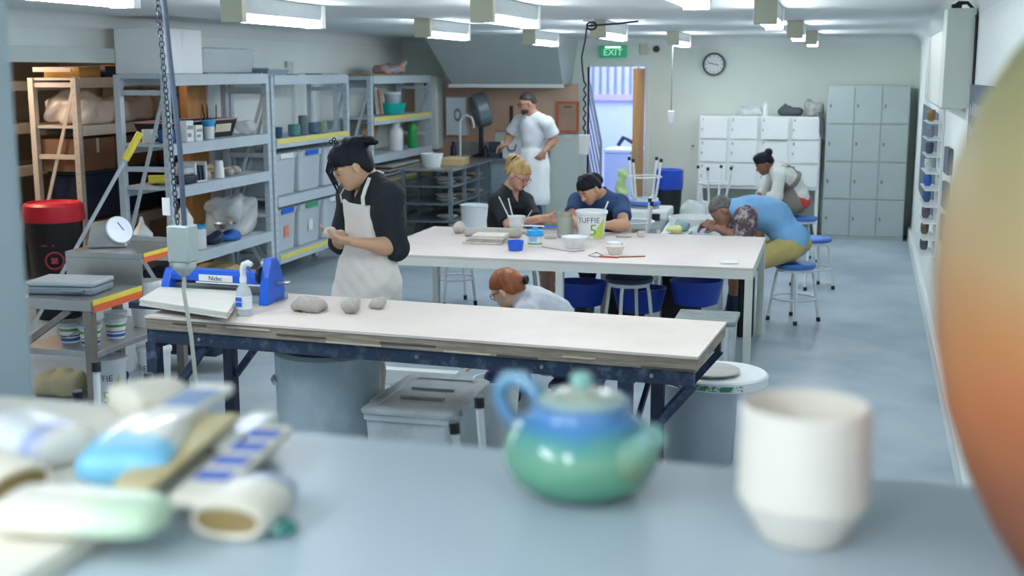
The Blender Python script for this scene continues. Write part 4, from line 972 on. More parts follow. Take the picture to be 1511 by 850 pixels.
# teapot
tx, ty = -.248, 1.248
t = thing('teapot', 'glazed green and blue teapot with lid on the counter', 'teapot', (tx, ty, 1.5505))
GL = zmat('teapot_glaze', [(0, '#234f4a'), (.008, '#357a6c'), (.025, '#5d9c7d'), (.055, '#689f84'), (.072, '#559a93'), (.082, '#4689b8'), (.092, '#5287c4'), (.115, '#7aa3c0')], .18, noise=.022, nscale=22, coat=.6)
GL2 = zmat('teapot_lid_glaze', [(.085, '#4f86bb'), (.1, '#8fb6c0'), (.11, '#c3c9b2'), (.12, '#86bcb8'), (.14, '#90c4ac')], .2, noise=.01, nscale=40, coat=.5)
b = MB(); b.lathe([(0, 0), (.053, 0), (.058, .004), (.074, .016), (.083, .032), (.085, .046), (.081, .062), (.07, .077), (.058, .086), (.053, .093), (.054, .1), (.05, .101), (.048, .094), (.042, .086), (0, .086)], n=48); b.build('body', GL, t, angle=70)
b = MB(); b.lathe([(.0, .097), (.047, .097), (.049, .101), (.045, .105), (.027, .109), (.012, .111), (.0, .112)], n=40); ld = b.build('lid', GL2, t, angle=70)
b = MB(); b.lathe([(.008, .109), (.007, .114), (.012, .12), (.013, .126), (.008, .131), (0, .132)], n=20); b.build('knob', GL2, ld, angle=70)
d = Vector((.8, -.6, 0)).normalized(); P = lambda q, z: (d.x*q, d.y*q, z)
b = MB(); b.tube([P(.06, .045), P(.08, .056), P(.092, .067), P(.1, .077), P(.107, .084), P(.112, .088)], [.025, .022, .017, .0135, .0125, .0135], 18); b.build('spout', zmat('spout_glaze', [(.03, '#7b8a5a'), (.07, '#6f9c86'), (.1, '#8cb5b4'), (.12, '#a7c4bb')], .2, noise=.012, nscale=30, coat=.5), t)
b = MB(); h = Vector((-.96, .28, 0)).normalized(); Q = lambda q, z: (h.x*q, h.y*q, z)
b.tube([Q(.05, .088), Q(.058, .104), Q(.074, .115), Q(.092, .113), Q(.103, .1), Q(.101, .085), Q(.092, .07), Q(.075, .056)], [.0085, .0095, .0095, .009, .0085, .0085, .0085, .009], 12); b.build('handle', zmat('handle_glaze', [(.06, '#3c6f9c'), (.1, '#5f93b8'), (.13, '#86b0c4'), (.15, '#8fb8b6')], .2, noise=.01, nscale=40, coat=.5), t)
# tall vase at the right
vx, vy = .262, 1.135
t = thing('vase', 'large rounded orange and olive vase, cut off by the right edge of the picture', 'vase', (vx, vy, 1.5505))
VG = zmat('vase_glaze', [(0, '#7d4a30'), (.08, '#95583a'), (.17, '#b0683c'), (.24, '#b47846'), (.3, '#ab8a5f'), (.38, '#9c8f64'), (.5, '#8d8d60')], .5, noise=.12, nscale=6)
vp = [(0, 0), (.075, 0), (.085, .01), (.105, .04), (.13, .09), (.152, .15), (.164, .21), (.168, .27), (.166, .32), (.157, .37), (.14, .42), (.115, .465), (.085, .5), (.06, .53), (.05, .56), (.058, .6), (.05, .6), (.042, .56), (.05, .52), (0, .5)]
b = MB(); b.lathe(vp, n=64); b.build('body', VG, t, angle=80)
# flattened hand-built pieces on the board
def pouch(label, a, bq, w, hgt, z, m, hollow=None, group='flattened hand-built pieces on the cream board', r=.4):
    """pillow-like flattened vessel lying from a (mouth end) to bq"""
    a = Vector((a[0], a[1], z)); c = Vector((bq[0], bq[1], z)); d = (c-a); Ln = d.length; d.normalize(); s_ = Vector((d.y, -d.x, 0))
    t = thing('flat_vessel', label, 'pottery', (a+c)/2, 0, group)
    off = (a+c)/2; rings = []; N = 28
    def ring(u, k, kz=None):
        kz = kz or k
        return [tuple(a+d*(u*Ln)+s_*(w/2*k*math.copysign(abs(math.cos(q))**.8, math.cos(q)))+Vector((0, 0, hgt/2+hgt/2*kz*math.copysign(abs(math.sin(q))**.8, math.sin(q))))-off) for q in [2*PI*i/N for i in range(N)]]
    if hollow: rings += [ring(.5, .5, .4), ring(.12, .78, .55), ring(.01, .82, .6), ring(0, .9, .8)]
    else: rings += [ring(0, .02), ring(.0, .6, .5), ring(.03, .85, .75)]
    for u, k in ((.06, .96), (.15, 1), (.5, 1.0), (.8, .95), (.92, .82), (.98, .6)): rings.append(ring(u, k))
    rings.append(ring(1, .2)); rings.append(ring(1, .02))
    b = MB(); b.loft(rings, caps=False); b.build('body', m, t, angle=75)
    if hollow:
        b = MB(); b.loft([ring(.012, .80, .58), ring(.3, .7, .5), ring(.45, .3, .3)], caps=True); b.build('inside', hollow, t, angle=75)
    return t
CREAM = mat('cream_bisque', '#e3dccb', .6, scale=12, var=.04); BRIN = mat('brown_inside', '#8a7449', .7)
BWHITE = mat('white_glaze', '#e4e3dc', .5, var=.03)
def split(name, axis, stops, **k): return zmat(name, stops, axis=axis, **k)
pouch('cream pouch fading to pale green, lying nearest on the board', (-.745, .95), (-.585, .965), .085, .036, 1.573, split('glaze_pale_green', 'X', [(-.1, '#e6e0d2'), (.0, '#e3e1d0'), (.045, '#c6dcc0'), (.1, '#b9d4b4')], rough=.3, noise=.02, nscale=20))
pouch('cream hollow vessel with blue marks, its open mouth towards the viewer', (-.549, 1.012), (-.552, 1.12), .08, .042, 1.5505, split('glaze_blue_end', 'Y', [(-.06, '#e4ddcb'), (.015, '#e2dccd'), (.03, '#6d87c4'), (.042, '#dfdccf'), (.05, '#7f95c9'), (.08, '#6d87c4')], rough=.4, noise=.012, nscale=40), hollow=BRIN)
pouch('cream vessel with glossy sky-blue glaze on its near half', (-.693, 1.06), (-.755, 1.24), .1, .042, 1.573, split('glaze_sky', 'Y', [(-.1, '#7cc4e8'), (-.028, '#86cdee'), (-.018, '#dedbcf'), (.1, '#e2dac8')], rough=.4, noise=.008, nscale=30, coat=.2))
pouch('white pouch at the left edge with a blue band', (-.79, 1.11), (-.93, 1.19), .085, .042, 1.573, split('glaze_blue_band', 'X', [(-.1, '#e3e2dc'), (.02, '#dfe4e4'), (.04, '#8f9fd0'), (.06, '#e0ddd4'), (.1, '#e0ddd4')], rough=.3))
pouch('cream hollow vessel with a brown mouth, at the left edge of the picture', (-.765, 1.0), (-.9, 1.04), .08, .042, 1.573, CREAM, hollow=BRIN)
pouch('cream rounded vessel at the far left corner of the board', (-.845, 1.3), (-.8, 1.375), .085, .04, 1.573, CREAM)
def strip(label, a, bq, w, m, z, th=.008):
    a = Vector((a[0], a[1], z)); c = Vector((bq[0], bq[1], z)); d = c-a; Ln = d.length; d.normalize(); s_ = Vector((d.y, -d.x, 0)); off = (a+c)/2
    t = thing('test_tile', label, 'test tile', off, math.atan2(d.y, d.x)-PI/2, 'long flat test tiles on the cream board')
    b = MB(); q = []
    for u, k in ((0, .7), (.02, .9), (.06, 1), (.94, 1), (.98, .9), (1, .7)): q.append((u, k))
    b.loft([[(sg*w/2*k, (u-.5)*Ln, zz) for sg, zz in ((-1, 0), (1, 0), (1, th), (-1, th))] for u, k in q]); b.build('tile', m, t, bevel=.002, smooth=False)
    return t
TAN = mat('tan_clay', '#cdbf92', .6, scale=10, col2='#bfa66b', lo=.45, hi=.7)
strip('long plain tan test tile on the cream board', (-.655, 1.02), (-.69, 1.275), .045, TAN, 1.59)
st = strip('long white test tile painted with blue squares', (-.6, 1.03), (-.628, 1.29), .048, CREAM, 1.574, .01)
BLG = mat('cobalt_paint', '#3f66c4', .6, scale=20, var=.15)
for i in range(4):
    b = MB(); b.box(-.019, .019, -.075+i*.05, -.045+i*.05, .0102, .0112); b.build('blue_square', BLG, st, smooth=False)
st = strip('cream test tile with one broad blue-grey patch at its far end', (-.73, 1.2), (-.742, 1.36), .055, BWHITE, 1.6, .01)
b = MB(); b.box(-.022, .022, -.03, .045, .0102, .0112); b.build('blue_patch', mat('grey_blue_paint', '#7f9cc4', .6, var=.1), st, smooth=False)
st = strip('narrow grey-white test tile between the tan and the blue-squared ones', (-.647, 1.2), (-.665, 1.34), .035, BWHITE, 1.574, .01)
b = MB(); b.box(-.014, .014, -.02, .045, .0102, .0112); b.build('pale_patch', mat('pale_blue_paint', '#b4c0d6', .3), st, smooth=False)
b = MB(); b.ball((-.512, 1.045, 1.5575), (.022, .012, .008), rot(0, 0, .35), jit=.15, seed=2); b.build('teal_shard', mat('teal_glaze2', '#2f8079', .25, var=.1), label='small dark teal glazed shard lying on the counter', cat='shard')

# ------------------------------------------------------------------ middle table and what is on it
MX0, MX1, MY0, MY1, MZ = -3.1, -.45, 7.85, 9.38, .755
t = thing('work_table', 'large pale table on a square white steel frame where people sit working', 'table', ((MX0+MX1)/2, (MY0+MY1)/2, 0))
hx, hy = (MX1-MX0)/2, (MY1-MY0)/2
b = MB(); b.box(-hx, hx, -hy, hy, MZ-.018, MZ); b.build('tabletop', TOPM, t, bevel=.002, smooth=False)
FRW = mat('frame_white', '#d6d9d3', .45, var=.04)
for nm, (x0, x1, y0, y1) in {'front_rail': (-hx, hx, -hy, -hy+.05), 'rear_rail': (-hx, hx, hy-.05, hy), 'end_rail': (hx-.05, hx, -hy+.05, hy-.05), 'side_rail': (-hx, -hx+.05, -hy+.05, hy-.05)}.items():
    b = MB(); b.box(x0+.001, x1-.001, y0+.001, y1-.001, MZ-.075, MZ-.018); b.build(nm, FRW, t, smooth=False)
for x, y in ((hx-.025, -hy+.025), (hx-.025, hy-.025), (-hx+.025, -hy+.025), (-hx+.025, hy-.025), (.055, -hy+.025), (.09, hy-.025)):
    b = MB(); b.box(x-.025, x+.025, y-.025, y+.025, 0, MZ-.075); b.build('leg', FRW, t, smooth=False, bevel=.002)
TZ = MZ+.0005
g = CLAYW
crumple('clay_ball', 'round ball of pale clay at the far left of the middle table', 'clay', (-2.77, 9.02, TZ), (.045, .045, .05), g, 61, amp=.003, h=.01, r=.05)
b = MB(); b.lathe([(0, 0), (.022, .004), (.033, .012), (.034, .43), (.022, .445), (0, .45)], (-2.68, 8.84, TZ+.034), 22, R=rot(0, PI/2, .03)); b.build('clay_roll', CLAYG, label='thick rolled log of grey clay behind the stacked slabs', cat='clay')
b = MB(); b.lathe([(0, 0), (.018, .0), (.02, .01), (.02, .42), (0, .43)], (-2.68, 9.12, TZ+.02), 18, R=rot(0, PI/2, -.02)); b.build('rolling_pin', mat('pin_wood', '#c9c3b4', .7), label='thin pale rolling pin behind the thick clay log', cat='rolling pin')
for i in range(4):
    z = TZ+.0005+i*.0165; rr = .02*i-.03; cx, cy = -2.43+.012*i, 8.56+.01*(i % 2)
    b = MB(); b.obox((cx, cy, z+.0075), (.3-.02*i, .2-.01*i, .015), rot(0, 0, rr)); b.build('clay_slab', [CLAYW, CLAYG, mat('slab_mid', '#c4bdb4', .85), mat('slab_top', '#dcd6cc', .8)][i], bevel=.004, smooth=False, cat='slab', group='stacked slabs on the middle table',
        label=['pale rolled clay slab at the bottom of the stack on the middle table', 'grey clay slab second from the bottom of the stack', 'clay slab third in the stack on the middle table', 'palest slab on top of the stack on the middle table'][i])
cx, cy, cz = (-2.362, 9.206, 0.756)
tub('cup', 'white plastic cup holding two long white sticks, before the blonde woman', 'cup', cx, cy, TZ, .05, .066, .125, WHITEP)
for i, (px, py, ex, ez) in enumerate([(cx-.01, cy+.01, -.14, .27), (cx, cy-.005, -.07, .26), (cx+.02, cy, .1, .17)]):
    b = MB(); b.cyl((px, py, TZ+.008), (px+ex, py+.02, TZ+ez), .005, n=8); b.build('modelling_stick', WHITEP if i < 2 else GREYP, label=['long white stick leaning left out of the white cup', 'white stick standing almost upright in the white cup', 'short grey stick leaning right out of the white cup'][i], cat='stick', group='sticks in the white cup')
b = MB(); b.lathe([(0, 0), (.045, 0), (.05, .006), (.06, .07), (.056, .07), (.046, .01), (0, .008)], (-2.115, 8.22, TZ), 28); b.build('bowl', BLUEP, label='bright blue plastic bowl near the front edge of the middle table', cat='bowl')
t = tub('tub', 'small white tub with a cyan screw lid and blue print', 'tub', -2.03, 8.45, TZ, .05, .056, .095, WHITEP, lid=True, lidm=CYANP, bands=[(.02, .03, GREENB)])
b = MB(); b.lathe([(.058, .09), (.058, .118), (.05, .124), (0, .124)], n=28); b.lathe([(.02, .124), (.02, .14), (0, .142)], n=16); b.build('screw_lid', CYANP, t)
b = MB()
for i in range(5):
    a = -PI/2-.5+i*.22; b.box(.0535*math.cos(a)-.004, .0535*math.cos(a)+.004, .056*math.sin(a), .056*math.sin(a)+.002, .04, .075)
b.build('blue_print', mat('print_sky', '#6fa3d6', .5), t, smooth=False)
t = thing('brush', 'thin white brush with a blue end lying across the cyan lid', 'brush', (-2.03, 8.45, TZ+.1485), -.05)
b = MB(); b.cyl((-.1, 0, 0), (.07, 0, 0), .005, n=8); b.build('handle', WHITEP, t)
b = MB(); b.cyl((.07, 0, 0), (.17, .01, 0), .006, .002, n=8); b.build('tip', BLUEP, t)
t = thing('glass_jar', 'big glass jar of murky grey water beside the printed bucket', 'jar', (-1.93, 9.02, TZ))
b = MB(); b.lathe([(0, 0), (.058, 0), (.064, .006), (.064, .13), (.05, .155), (.048, .185), (.052, .19), (.046, .19), (.044, .155), (.058, .128), (.058, .008), (0, .008)], n=28); b.build('glass', GLASSJ, t)
b = MB(); b.lathe([(0, .009), (.057, .009), (.057, .11), (0, .11)], n=28); b.build('murky_water', mat('murky_water', '#9a9a88', .2, scale=12, col2='#b8b7a8'), t)
b = MB(); b.lathe([(.053, .16), (.054, .162), (.054, .186), (.052, .188)], n=28); b.build('metal_band', mat('tin_band', '#b0ae98', .4, metal=.5), t)
tuffie('white printed bucket reading TUFFIE 5 standing on the middle table', -1.725, 9.0, TZ, .095, .115, .21, -1.5, lid=False, group='printed white buckets')
o = COL.objects[-1].parent
b = MB(); b.lathe([(.116, .185), (.122, .187), (.124, .205), (.118, .212)], n=32); b.build('rim', WHITEP, o)
b = MB(); b.cyl((-1.7, 9.0, TZ+.02), (-1.6, 9.0, TZ+.28), .006, n=8); b.build('modelling_stick', WHITEP, label='short white stick poking out of the printed bucket', cat='stick')
def bowl(label, x, y, r, h, m=WHITEP):
    b = MB(); b.lathe([(0, 0), (r*.55, 0), (r*.62, .004), (r, h), (r-.005, h), (r*.6, .012), (0, .01)], (x, y, TZ), 30); return b.build('bowl', m, label=label, cat='bowl', group='white bowls on the middle table')
bowl('white bowl, largest on the table, before the printed bucket', -1.74, 8.44, .095, .085)
bowl('small cream bowl at the front right of the white bowls', -1.41, 8.22, .068, .06, mat('cream_bowl', '#ddd5cc', .5))
bowl('small white dish behind the small cream bowl', -1.46, 8.5, .065, .045)
for x, y, r, l in ((-2.02, 8.9, .05, 'thin grey clay disc left of the glass jar'), (-1.5, 9.12, .06, 'flat grey clay disc in front of the leaning woman\'s arm')):
    b = MB(); b.lathe([(0, 0), (r, 0), (r, .012), (r*.8, .016), (0, .012)], (x, y, TZ), 26); b.build('clay_disc', CLAYG, label=l, cat='clay')
b = MB(); b.obox((-1.37, 9.15, TZ+.022), (.05, .05, .044), rot(0, 0, .3)); b.build('clay_block', CLAYW, bevel=.005, label='small pale block right of the grey clay disc', cat='clay')
b = MB(); b.tube([(-1.971, 8.424, 0.760), (-1.831, 8.286, 0.765), (-1.708, 8.231, 0.763), (-1.647, 8.335, 0.760)], .004, 6); b.build('wire_cutter', mat('wire_grey', '#8d8f90', .4), label='thin clay cutting wire lying left of the bowls', cat='wire')
t = thing('trimming_tool', 'red-handled trimming tool near the small cream bowl', 'tool', (-1.429, 8.058, 0.761), -.1)
b = MB(); b.cyl((-.06, 0, 0), (.07, 0, 0), .006, n=8); b.build('handle', mat('tool_red', '#b5483e', .5), t)
b = MB(); b.tube([(-.06, 0, 0), (-.09, .01, 0), (-.11, 0, 0), (-.09, -.01, 0), (-.06, 0, 0)], .002, 6); b.build('loop', STAIN, t)
b = MB(); b.cyl((-1.363, 8.078, 0.760), (-1.190, 8.155, 0.760), .005, n=8); b.build('wooden_tool', BROWNW, label='thin wooden tool lying right of the red-handled one', cat='tool')
b = MB(); b.tube([(-1.572, 8.101, 0.758), (-1.548, 8.271, 0.758), (-1.474, 8.127, 0.758), (-1.502, 8.024, 0.758)], .003, 6, closed=True); b.build('wire_loop', STAIN, label='small wire loop tool before the cream bowl', cat='tool')
b = MB(); b.obox((-0.619, 8.014, 0.762), (.12, .085, .014), rot(0, 0, .25)); b.build('white_phone', WHITEP, bevel=.006, label='small white flat case lying at the right end of the middle table', cat='phone case')
# under the middle table
stool_l = dup(S0, (-3.12, 10.0, 0), .6, 'white stool with splayed legs beyond the left end of the middle table', scale=(1, 1, 1.15))
S1 = stool('white stool with dark navy seat tucked under the front of the middle table', (-1.32, 8.3, 0), .6, H=.6, seat=NAVYSTOOL)
dup(S1, (-2.5, 9.92, 0), .2, 'dark-seated stool under the blonde woman', scale=(1, 1, .69))
dup(S1, (-1.84, 10.16, 0), .5, 'dark-seated stool under the woman leaning over the table', scale=(1, 1, .74))
BLUET = mat('wheel_blue', '#1d45b5', .35, var=.08)
def pan(label, x, y, z, w, rz=0):
    t = thing('splash_pan', label, 'splash pan', (x, y, 0), rz, 'blue pottery wheel pans under the table')
    b = MB(); b.lathe([(.0, z-.02), (w*.5, z-.02), (w*.8, z), (w, z+.17), (w-.01, z+.17), (w*.78, z+.012), (0, z)], n=36, sy=.8); b.build('pan', BLUET, t)
    b = MB(); b.lathe([(w*.35, 0), (w*.33, .03), (w*.2, .06), (w*.2, z-.02), (0, z-.02)], n=24); b.build('pedestal', BLACKP, t)
    b = MB(); b.lathe([(0, z), (w*.4, z), (w*.4, z+.03), (0, z+.03)], n=30); b.build('wheel_head', STAIN, t)
    return t
pan('blue splash pan on a black pedestal behind the crouching person', -1.75, 8.72, .3, .2)
pan('blue splash pan on a black pedestal, middle one under the table', -1.32, 8.8, .26, .2, .3)
pan('blue splash pan under the right end of the middle table', -.9, 8.75, .34, .2, .5)
for x, y, h, l in ((-1.5, 9.25, .5, 'black crate under the middle table, left of the navy stool'), (-1.08, 9.25, .48, 'black crate under the right half of the middle table'), (-.575, 9.28, .46, 'black crate beside the right end leg of the middle table')):
    b = MB(); hw = .06 if x > -.6 else .13; b.box(x-hw, x+hw, y-.06, y+.06, 0, h); b.build('crate', BLACKP, bevel=.015, label=l, cat='crate')
b = MB(); b.box(-2.9, -2.25, 7.22, 7.3, 0, .1); b.build('white_plank', TRIMW, label='white plank on the floor beyond the front table', cat='plank', bevel=.004)

# ------------------------------------------------------------------ pottery wheels beyond the table
WGREY = mat('wheel_grey', '#d9dedd', .4, var=.03)
def wheel(label, x, y, h, rz=0, pan=True, group='white pottery wheels', tools=True):
    t = thing('pottery_wheel', label, 'pottery wheel', (x, y, 0), rz, group)
    b = MB(); b.loft([[(-.2, -.22, h-.2), (.2, -.22, h-.2), (.2, .22, h-.2), (-.2, .22, h-.2)], [(-.27, -.27, h-.08), (.27, -.27, h-.08), (.27, .27, h-.08), (-.27, .27, h-.08)], [(-.27, -.27, h), (.27, -.27, h), (.27, .27, h), (-.27, .27, h)]]); b.build('body', WGREY, t, bevel=.02, smooth=False)
    for sx in (-1, 1):
        for sy in (-1, 1):
            b = MB(); b.box(sx*.18-.02, sx*.18+.02, sy*.19-.02, sy*.19+.02, 0, h-.19); b.build('leg', WGREY, t, smooth=False)
    b = MB(); b.lathe([(.0, h+.001), (.15, h+.001), (.15, h+.022), (0, h+.024)], n=32); b.build('wheel_head', STAIN, t)
    if pan:
        b = MB(); b.lathe([(.19, h+.001), (.235, h+.005), (.24, h+.085), (.23, h+.085), (.222, h+.012), (.19, h+.01)], n=36); b.build('splash_pan', WGREY, t)
    b = MB(); b.box(.12, .2, -.285, -.268, h-.1, h-.03); b.build('switch_panel', BLACKP, t, smooth=False)
    return t
wheel('white pottery wheel carrying the upturned stool with the green cloth', -1.83, 12.4, .62, pan=False)
u1 = upturned('upturned white stool with black feet, standing on a wheel left of the blue bin', -1.83, 12.4, .6455, .3, H=.5)
crumple('green_cloth', 'pale green cloth hanging over a leg of the upturned stool', 'cloth', (-2.02, 12.16, .75), (.05, .06, .16), mat('green_cloth', '#a8c48b', .8), 71, h=.014, r=.04)
wheel('white pottery wheel with a low tray, right of the upturned stool', -1.22, 11.5, .56, .05)
wheel('white pottery wheel the hunched man works at', -1.06, 10.55, .52, .1)
wheel('white pottery wheel in front of the woman at the lockers', -1.16, 13.15, .5, 0)
wheel('white pottery wheel standing idle before the white lockers', -1.28, 14.1, .42, .2)
upturned('upturned white stool on the idle wheel before the white lockers', -1.28, 14.1, .445, .5, H=.5)
wheel('low white pottery wheel nearest the leaning woman', -1.66, 10.68, .37, .0, pan=False)
upturned('upturned white stool beside the leaning woman\'s elbow', -1.66, 10.68, .395, .2, H=.5)
crumple('wheel_cover', 'grey crumpled plastic on a low box behind the upturned stool', 'bag', (-1.36, 12.7, .45), (.12, .13, .12), BAG, 72)
b = MB(); b.box(-1.5, -1.2, 12.55, 12.85, 0, .449); b.build('low_box', DARK, label='dark low box under the grey crumpled plastic', cat='box', bevel=.01)
t = thing('kick_stand', 'grey wooden shelf stand holding rags between the wheels', 'stand', (-1.1, 9.85, 0))
b = MB(); b.box(-.2, .02, -.2, .2, .68, .71); b.build('top', FRW, t, smooth=False)
for sx in (-.17, -.01):
    for sy in (-.17, .17):
        b = MB(); b.box(sx-.015, sx+.015, sy-.015, sy+.015, 0, .68); b.build('leg', FRW, t, smooth=False)
crumple('yellow_cloth', 'pale yellow cloth lying at the left of the stand by the wheels', 'cloth', (-1.2, 9.75, .711), (.08, .09, .04), mat('yellow_cloth', '#d8d68e', .8), 73)
crumple('teal_rag', 'teal grey rag on the stand in front of the hunched man', 'rag', (-1.16, 9.95, .711), (.06, .06, .05), mat('teal_rag', '#8fb0b5', .8), 74) 
crumple('paper_heap', 'heap of bluish white crumpled paper before the hunched man\'s chest', 'paper', (-1.06, 10.55, .545), (.1, .1, .08), mat('crumpled_paper', '#c3d0db', .8), 75, group=None)
t = thing('rubbish_bin', 'black bin lined with a bright blue bag against the back wall', 'bin', (-1.88, 14.7, 0))
b = MB(); b.lathe([(0, 0), (.13, 0), (.17, .7), (.16, .7), (.125, .02), (0, .02)], n=28); b.build('body', BLACKP, t)
b = MB(); b.lathe([(.1, .8), (.155, .835), (.178, .83), (.177, .66), (.172, .6)], n=28); b.build('blue_liner', BLUET, t)

# ------------------------------------------------------------------ lockers
LX0, LX1, LY, LZ0, LZ1 = -1.585, -.125, 15.2, .6, 1.455
t = thing('locker_cabinet', 'white cabinet of twelve numbered locker doors on an open stand', 'lockers', ((LX0+LX1)/2, LY+.2, 0))
hx = (LX1-LX0)/2
b = MB(); b.box(-hx, hx, -.18, .2, LZ0-.03, LZ1); b.build('carcass', WHITEM, t, smooth=False)
for x in (-hx+.02, hx-.02):
    for y in (-.18, .18):
        b = MB(); b.box(x-.02, x+.02, y-.02, y+.02, 0, LZ0-.03); b.build('leg', WHITEM, t, smooth=False)
b = MB(); b.box(-hx, hx, -.16, .2, .18, .21); b.build('low_shelf', WHITEM, t, smooth=False)
cw = (LX1-LX0)/4; rh = (LZ1-LZ0)/3
for r in range(3):
    for c in range(4):
        x = -hx+(c+.5)*cw; z = LZ1-(r+.5)*rh; ajar = (r == 0 and c == 2)
        b = MB(); b.box(-cw/2+.022, cw/2-.022, -.012, .008, -rh/2+.012, rh/2-.012); d = b.build('door', WHITEM, t, smooth=False, bevel=.003)
        d.location = (x, -.19-(.03 if ajar else 0), z)
        b = MB(); b.box(-cw/2+.035, -cw/2+.05, -.018, -.012, -.035, -.005); b.build('catch', STAIN, d, smooth=False)
        text('door_number', str(r*4+c+1), .05, (-cw/2+.05, -.0135, rh/2-.045), FACE_CAM, BLACKP, d)
for x, w_, h_, m, l in ((-1.4, .14, .2, mat('dk_green_box', '#4a6a5a', .6), 'dark green box on the low shelf of the lockers'), (-1.05, .16, .22, GREYP, 'grey box on the low shelf of the lockers'), (-.5, .2, .24, mat('brown_lump', '#7d6248', .7), 'brown box on the low shelf of the lockers')):
    b = MB(); b.box(x-w_/2, x+w_/2, 15.15, 15.45, .211, .211+h_); b.build('storage_box', m, label=l, cat='box', bevel=.01)
bottle('bottle', 'small white bottle with dark label on top of the lockers', -.8, 15.35, LZ1+.001, .035, .17, WHITEP, WHITEP)
crumple('dark_bag', 'dark grey soft bag slumped on top of the lockers', 'bag', (-.5, 15.38, LZ1+.001), (.15, .1, .07), mat('charcoal_cloth', '#4c545c', .8), 81)
crumple('white_bag', 'white and grey fabric bag at the right end on top of the lockers', 'bag', (-.22, 15.38, LZ1+.001), (.11, .1, .11), mat('pale_cloth', '#b9bcb7', .8, scale=10, col2='#8a8f90'), 82)
crumple('clear_bag', 'cloudy clear bag lying on top of the lockers beside the bottle', 'bag', (-.98, 15.4, LZ1+.001), (.14, .1, .06), BAG, 83)
b = MB(); b.tube([(-.155, 15.15, LZ1+.05), (-.13, 15.1, LZ1-.02), (-.118, 15.1, 1.28), (-.105, 15.1, 1.2)], [.02, .022, .03, .02], 8); b.build('hanging_strap', mat('charcoal_cloth', '#4c545c'), label='dark strap hanging down the side of the white lockers', cat='strap')
t = thing('locker_cabinet', 'tall pale grey locker cabinet with twelve doors at the right of the back wall', 'lockers', (.4, 15.32, 0))
GL_ = mat('locker_grey', '#a3b0b0', .5, var=.03)
b = MB(); b.box(-.47, .47, -.22, .28, .0, 1.83); b.build('carcass', GL_, t, smooth=False)
for r in range(4):
    for c in range(3):
        b = MB(); b.box(-.15, .15, -.011, .0, -.214, .214); d = b.build('door', GL_, t, smooth=False, bevel=.003); d.location = (-.31+c*.31, -.2205, 1.6-r*.445)
        b = MB(); b.box(-.125, -.105, -.019, -.011, -.03, .01); b.build('latch', mat('latch_dark', '#6d7878', .4, metal=.4), d, smooth=False)

# ------------------------------------------------------------------ back wall fittings
t = thing('wall_clock', 'round wall clock with dark rim on the back wall', 'clock', (-1.46, 15.605, 2.08))
b = MB(); b.lathe([(.118, .0), (.14, .004), (.142, .02), (.132, .03), (.12, .028), (.118, .015)], n=40, R=rot(PI/2)); b.build('rim', mat('clock_rim', '#3b4c50', .4), t)
b = MB(); b.lathe([(0, .008), (.12, .008)], n=40, R=rot(PI/2)); b.build('face', mat('clock_face', '#d7dedf', .4, var=.02), t)
b = MB()
for i in range(12):
    a = i*PI/6; b.obox((.1*math.sin(a), -.0095, .1*math.cos(a)), (.008, .002, .022), rot(0, a, 0))
b.build('hour_marks', mat('clock_mark', '#5a6568', .5), t, smooth=False)
for nm, a, ln in (('hour_hand', 1.75, .06), ('minute_hand', 5.0, .085)):
    b = MB(); b.bar((0, -.012, 0), (ln*math.sin(a), -.012, ln*math.cos(a)), .009, .003, (0, 1, 0)); b.build(nm, BLACKP, t, smooth=False)
t = thing('exit_sign', 'green EXIT sign on the wall above the doorway', 'sign', (-2.735, 15.6, 2.165))
b = MB(); b.box(-.17, .17, -.025, .035, 0, .15); b.build('box', mat('exit_green', '#1f9a6a', .5, var=.03, emit=.25), t, bevel=.006)
b = MB(); b.box(-.1, .1, -.0265, -.025, .118, .138); b.build('lit_strip', mat('exit_glow', '#d9ffe8', .5, var=0, emit=1.2), t, smooth=False)
text('lettering', 'EXIT', .115, (0, -.027, .062), FACE_CAM, mat('exit_letter', '#a8e0c0', .5, var=0, emit=.4), t, sx=1.05)
b = MB(); b.lathe([(0, 0), (.035, 0), (.042, -.03), (.03, -.045), (0, -.045)][::-1], (-2.19, 15.64, 2.27), 24, R=rot(-PI/2, 0, 0)) if False else b.lathe([(.042, 0), (.04, .03), (.028, .045), (0, .045)], (-2.19, 15.64, 2.27), 24, R=rot(PI/2)); b.build('smoke_alarm', BLACKP, label='small round black alarm on the wall right of the exit sign', cat='alarm')
b = MB(); b.box(-2.4, -2.29, 15.6, 15.64, 2.2, 2.34); b.build('wall_mount_box', ENDCAP, label='small cream junction box on the wall right of the exit sign', cat='box', bevel=.01)
t = thing('wall_hook', 'tiny dark hook on the back wall left of the lockers', 'hook', (-1.7, 15.62, 1.06))
b = MB(); b.cyl((0, .02, 0), (0, -.02, 0), .012, n=8); b.build('peg', BLACKP, t)
t = thing('pull_switch', 'white pull-cord switch hanging from a long grey cord before the back wall', 'switch', (-1.778, 14.000, 1.403))
z_ = t.location.z
b = MB(); b.cyl((0, 0, .12), (.0, 0, ZC-z_), .007, n=8); b.build('cord', mat('cord_grey', '#7c8788', .6), t)
b = MB(); b.box(-.035, .035, -.025, .025, 0, .15); b.build('switch_body', WHITEP, t, bevel=.01)
px, py, pz = (-1.985, 10.000, 1.314)
t = thing('hanging_power_box', 'white power outlet box on a curly black cable hanging before the stair rail', 'power box', (px, py, pz))
b = MB(); b.box(-.04, .04, -.04, .04, 0, .165); b.build('box', WHITEP, t, bevel=.006)
zt = ZC-pz; pts = [(.009*math.sin(i*.9), .009*math.cos(i*.9), .165+(zt*.55-.165)*i/40) for i in range(41)]+[(-.02, 0, zt*.62), (-.03, 0, zt*.72), (-.0, .0, zt*.85), (.01, 0, zt-.07)]
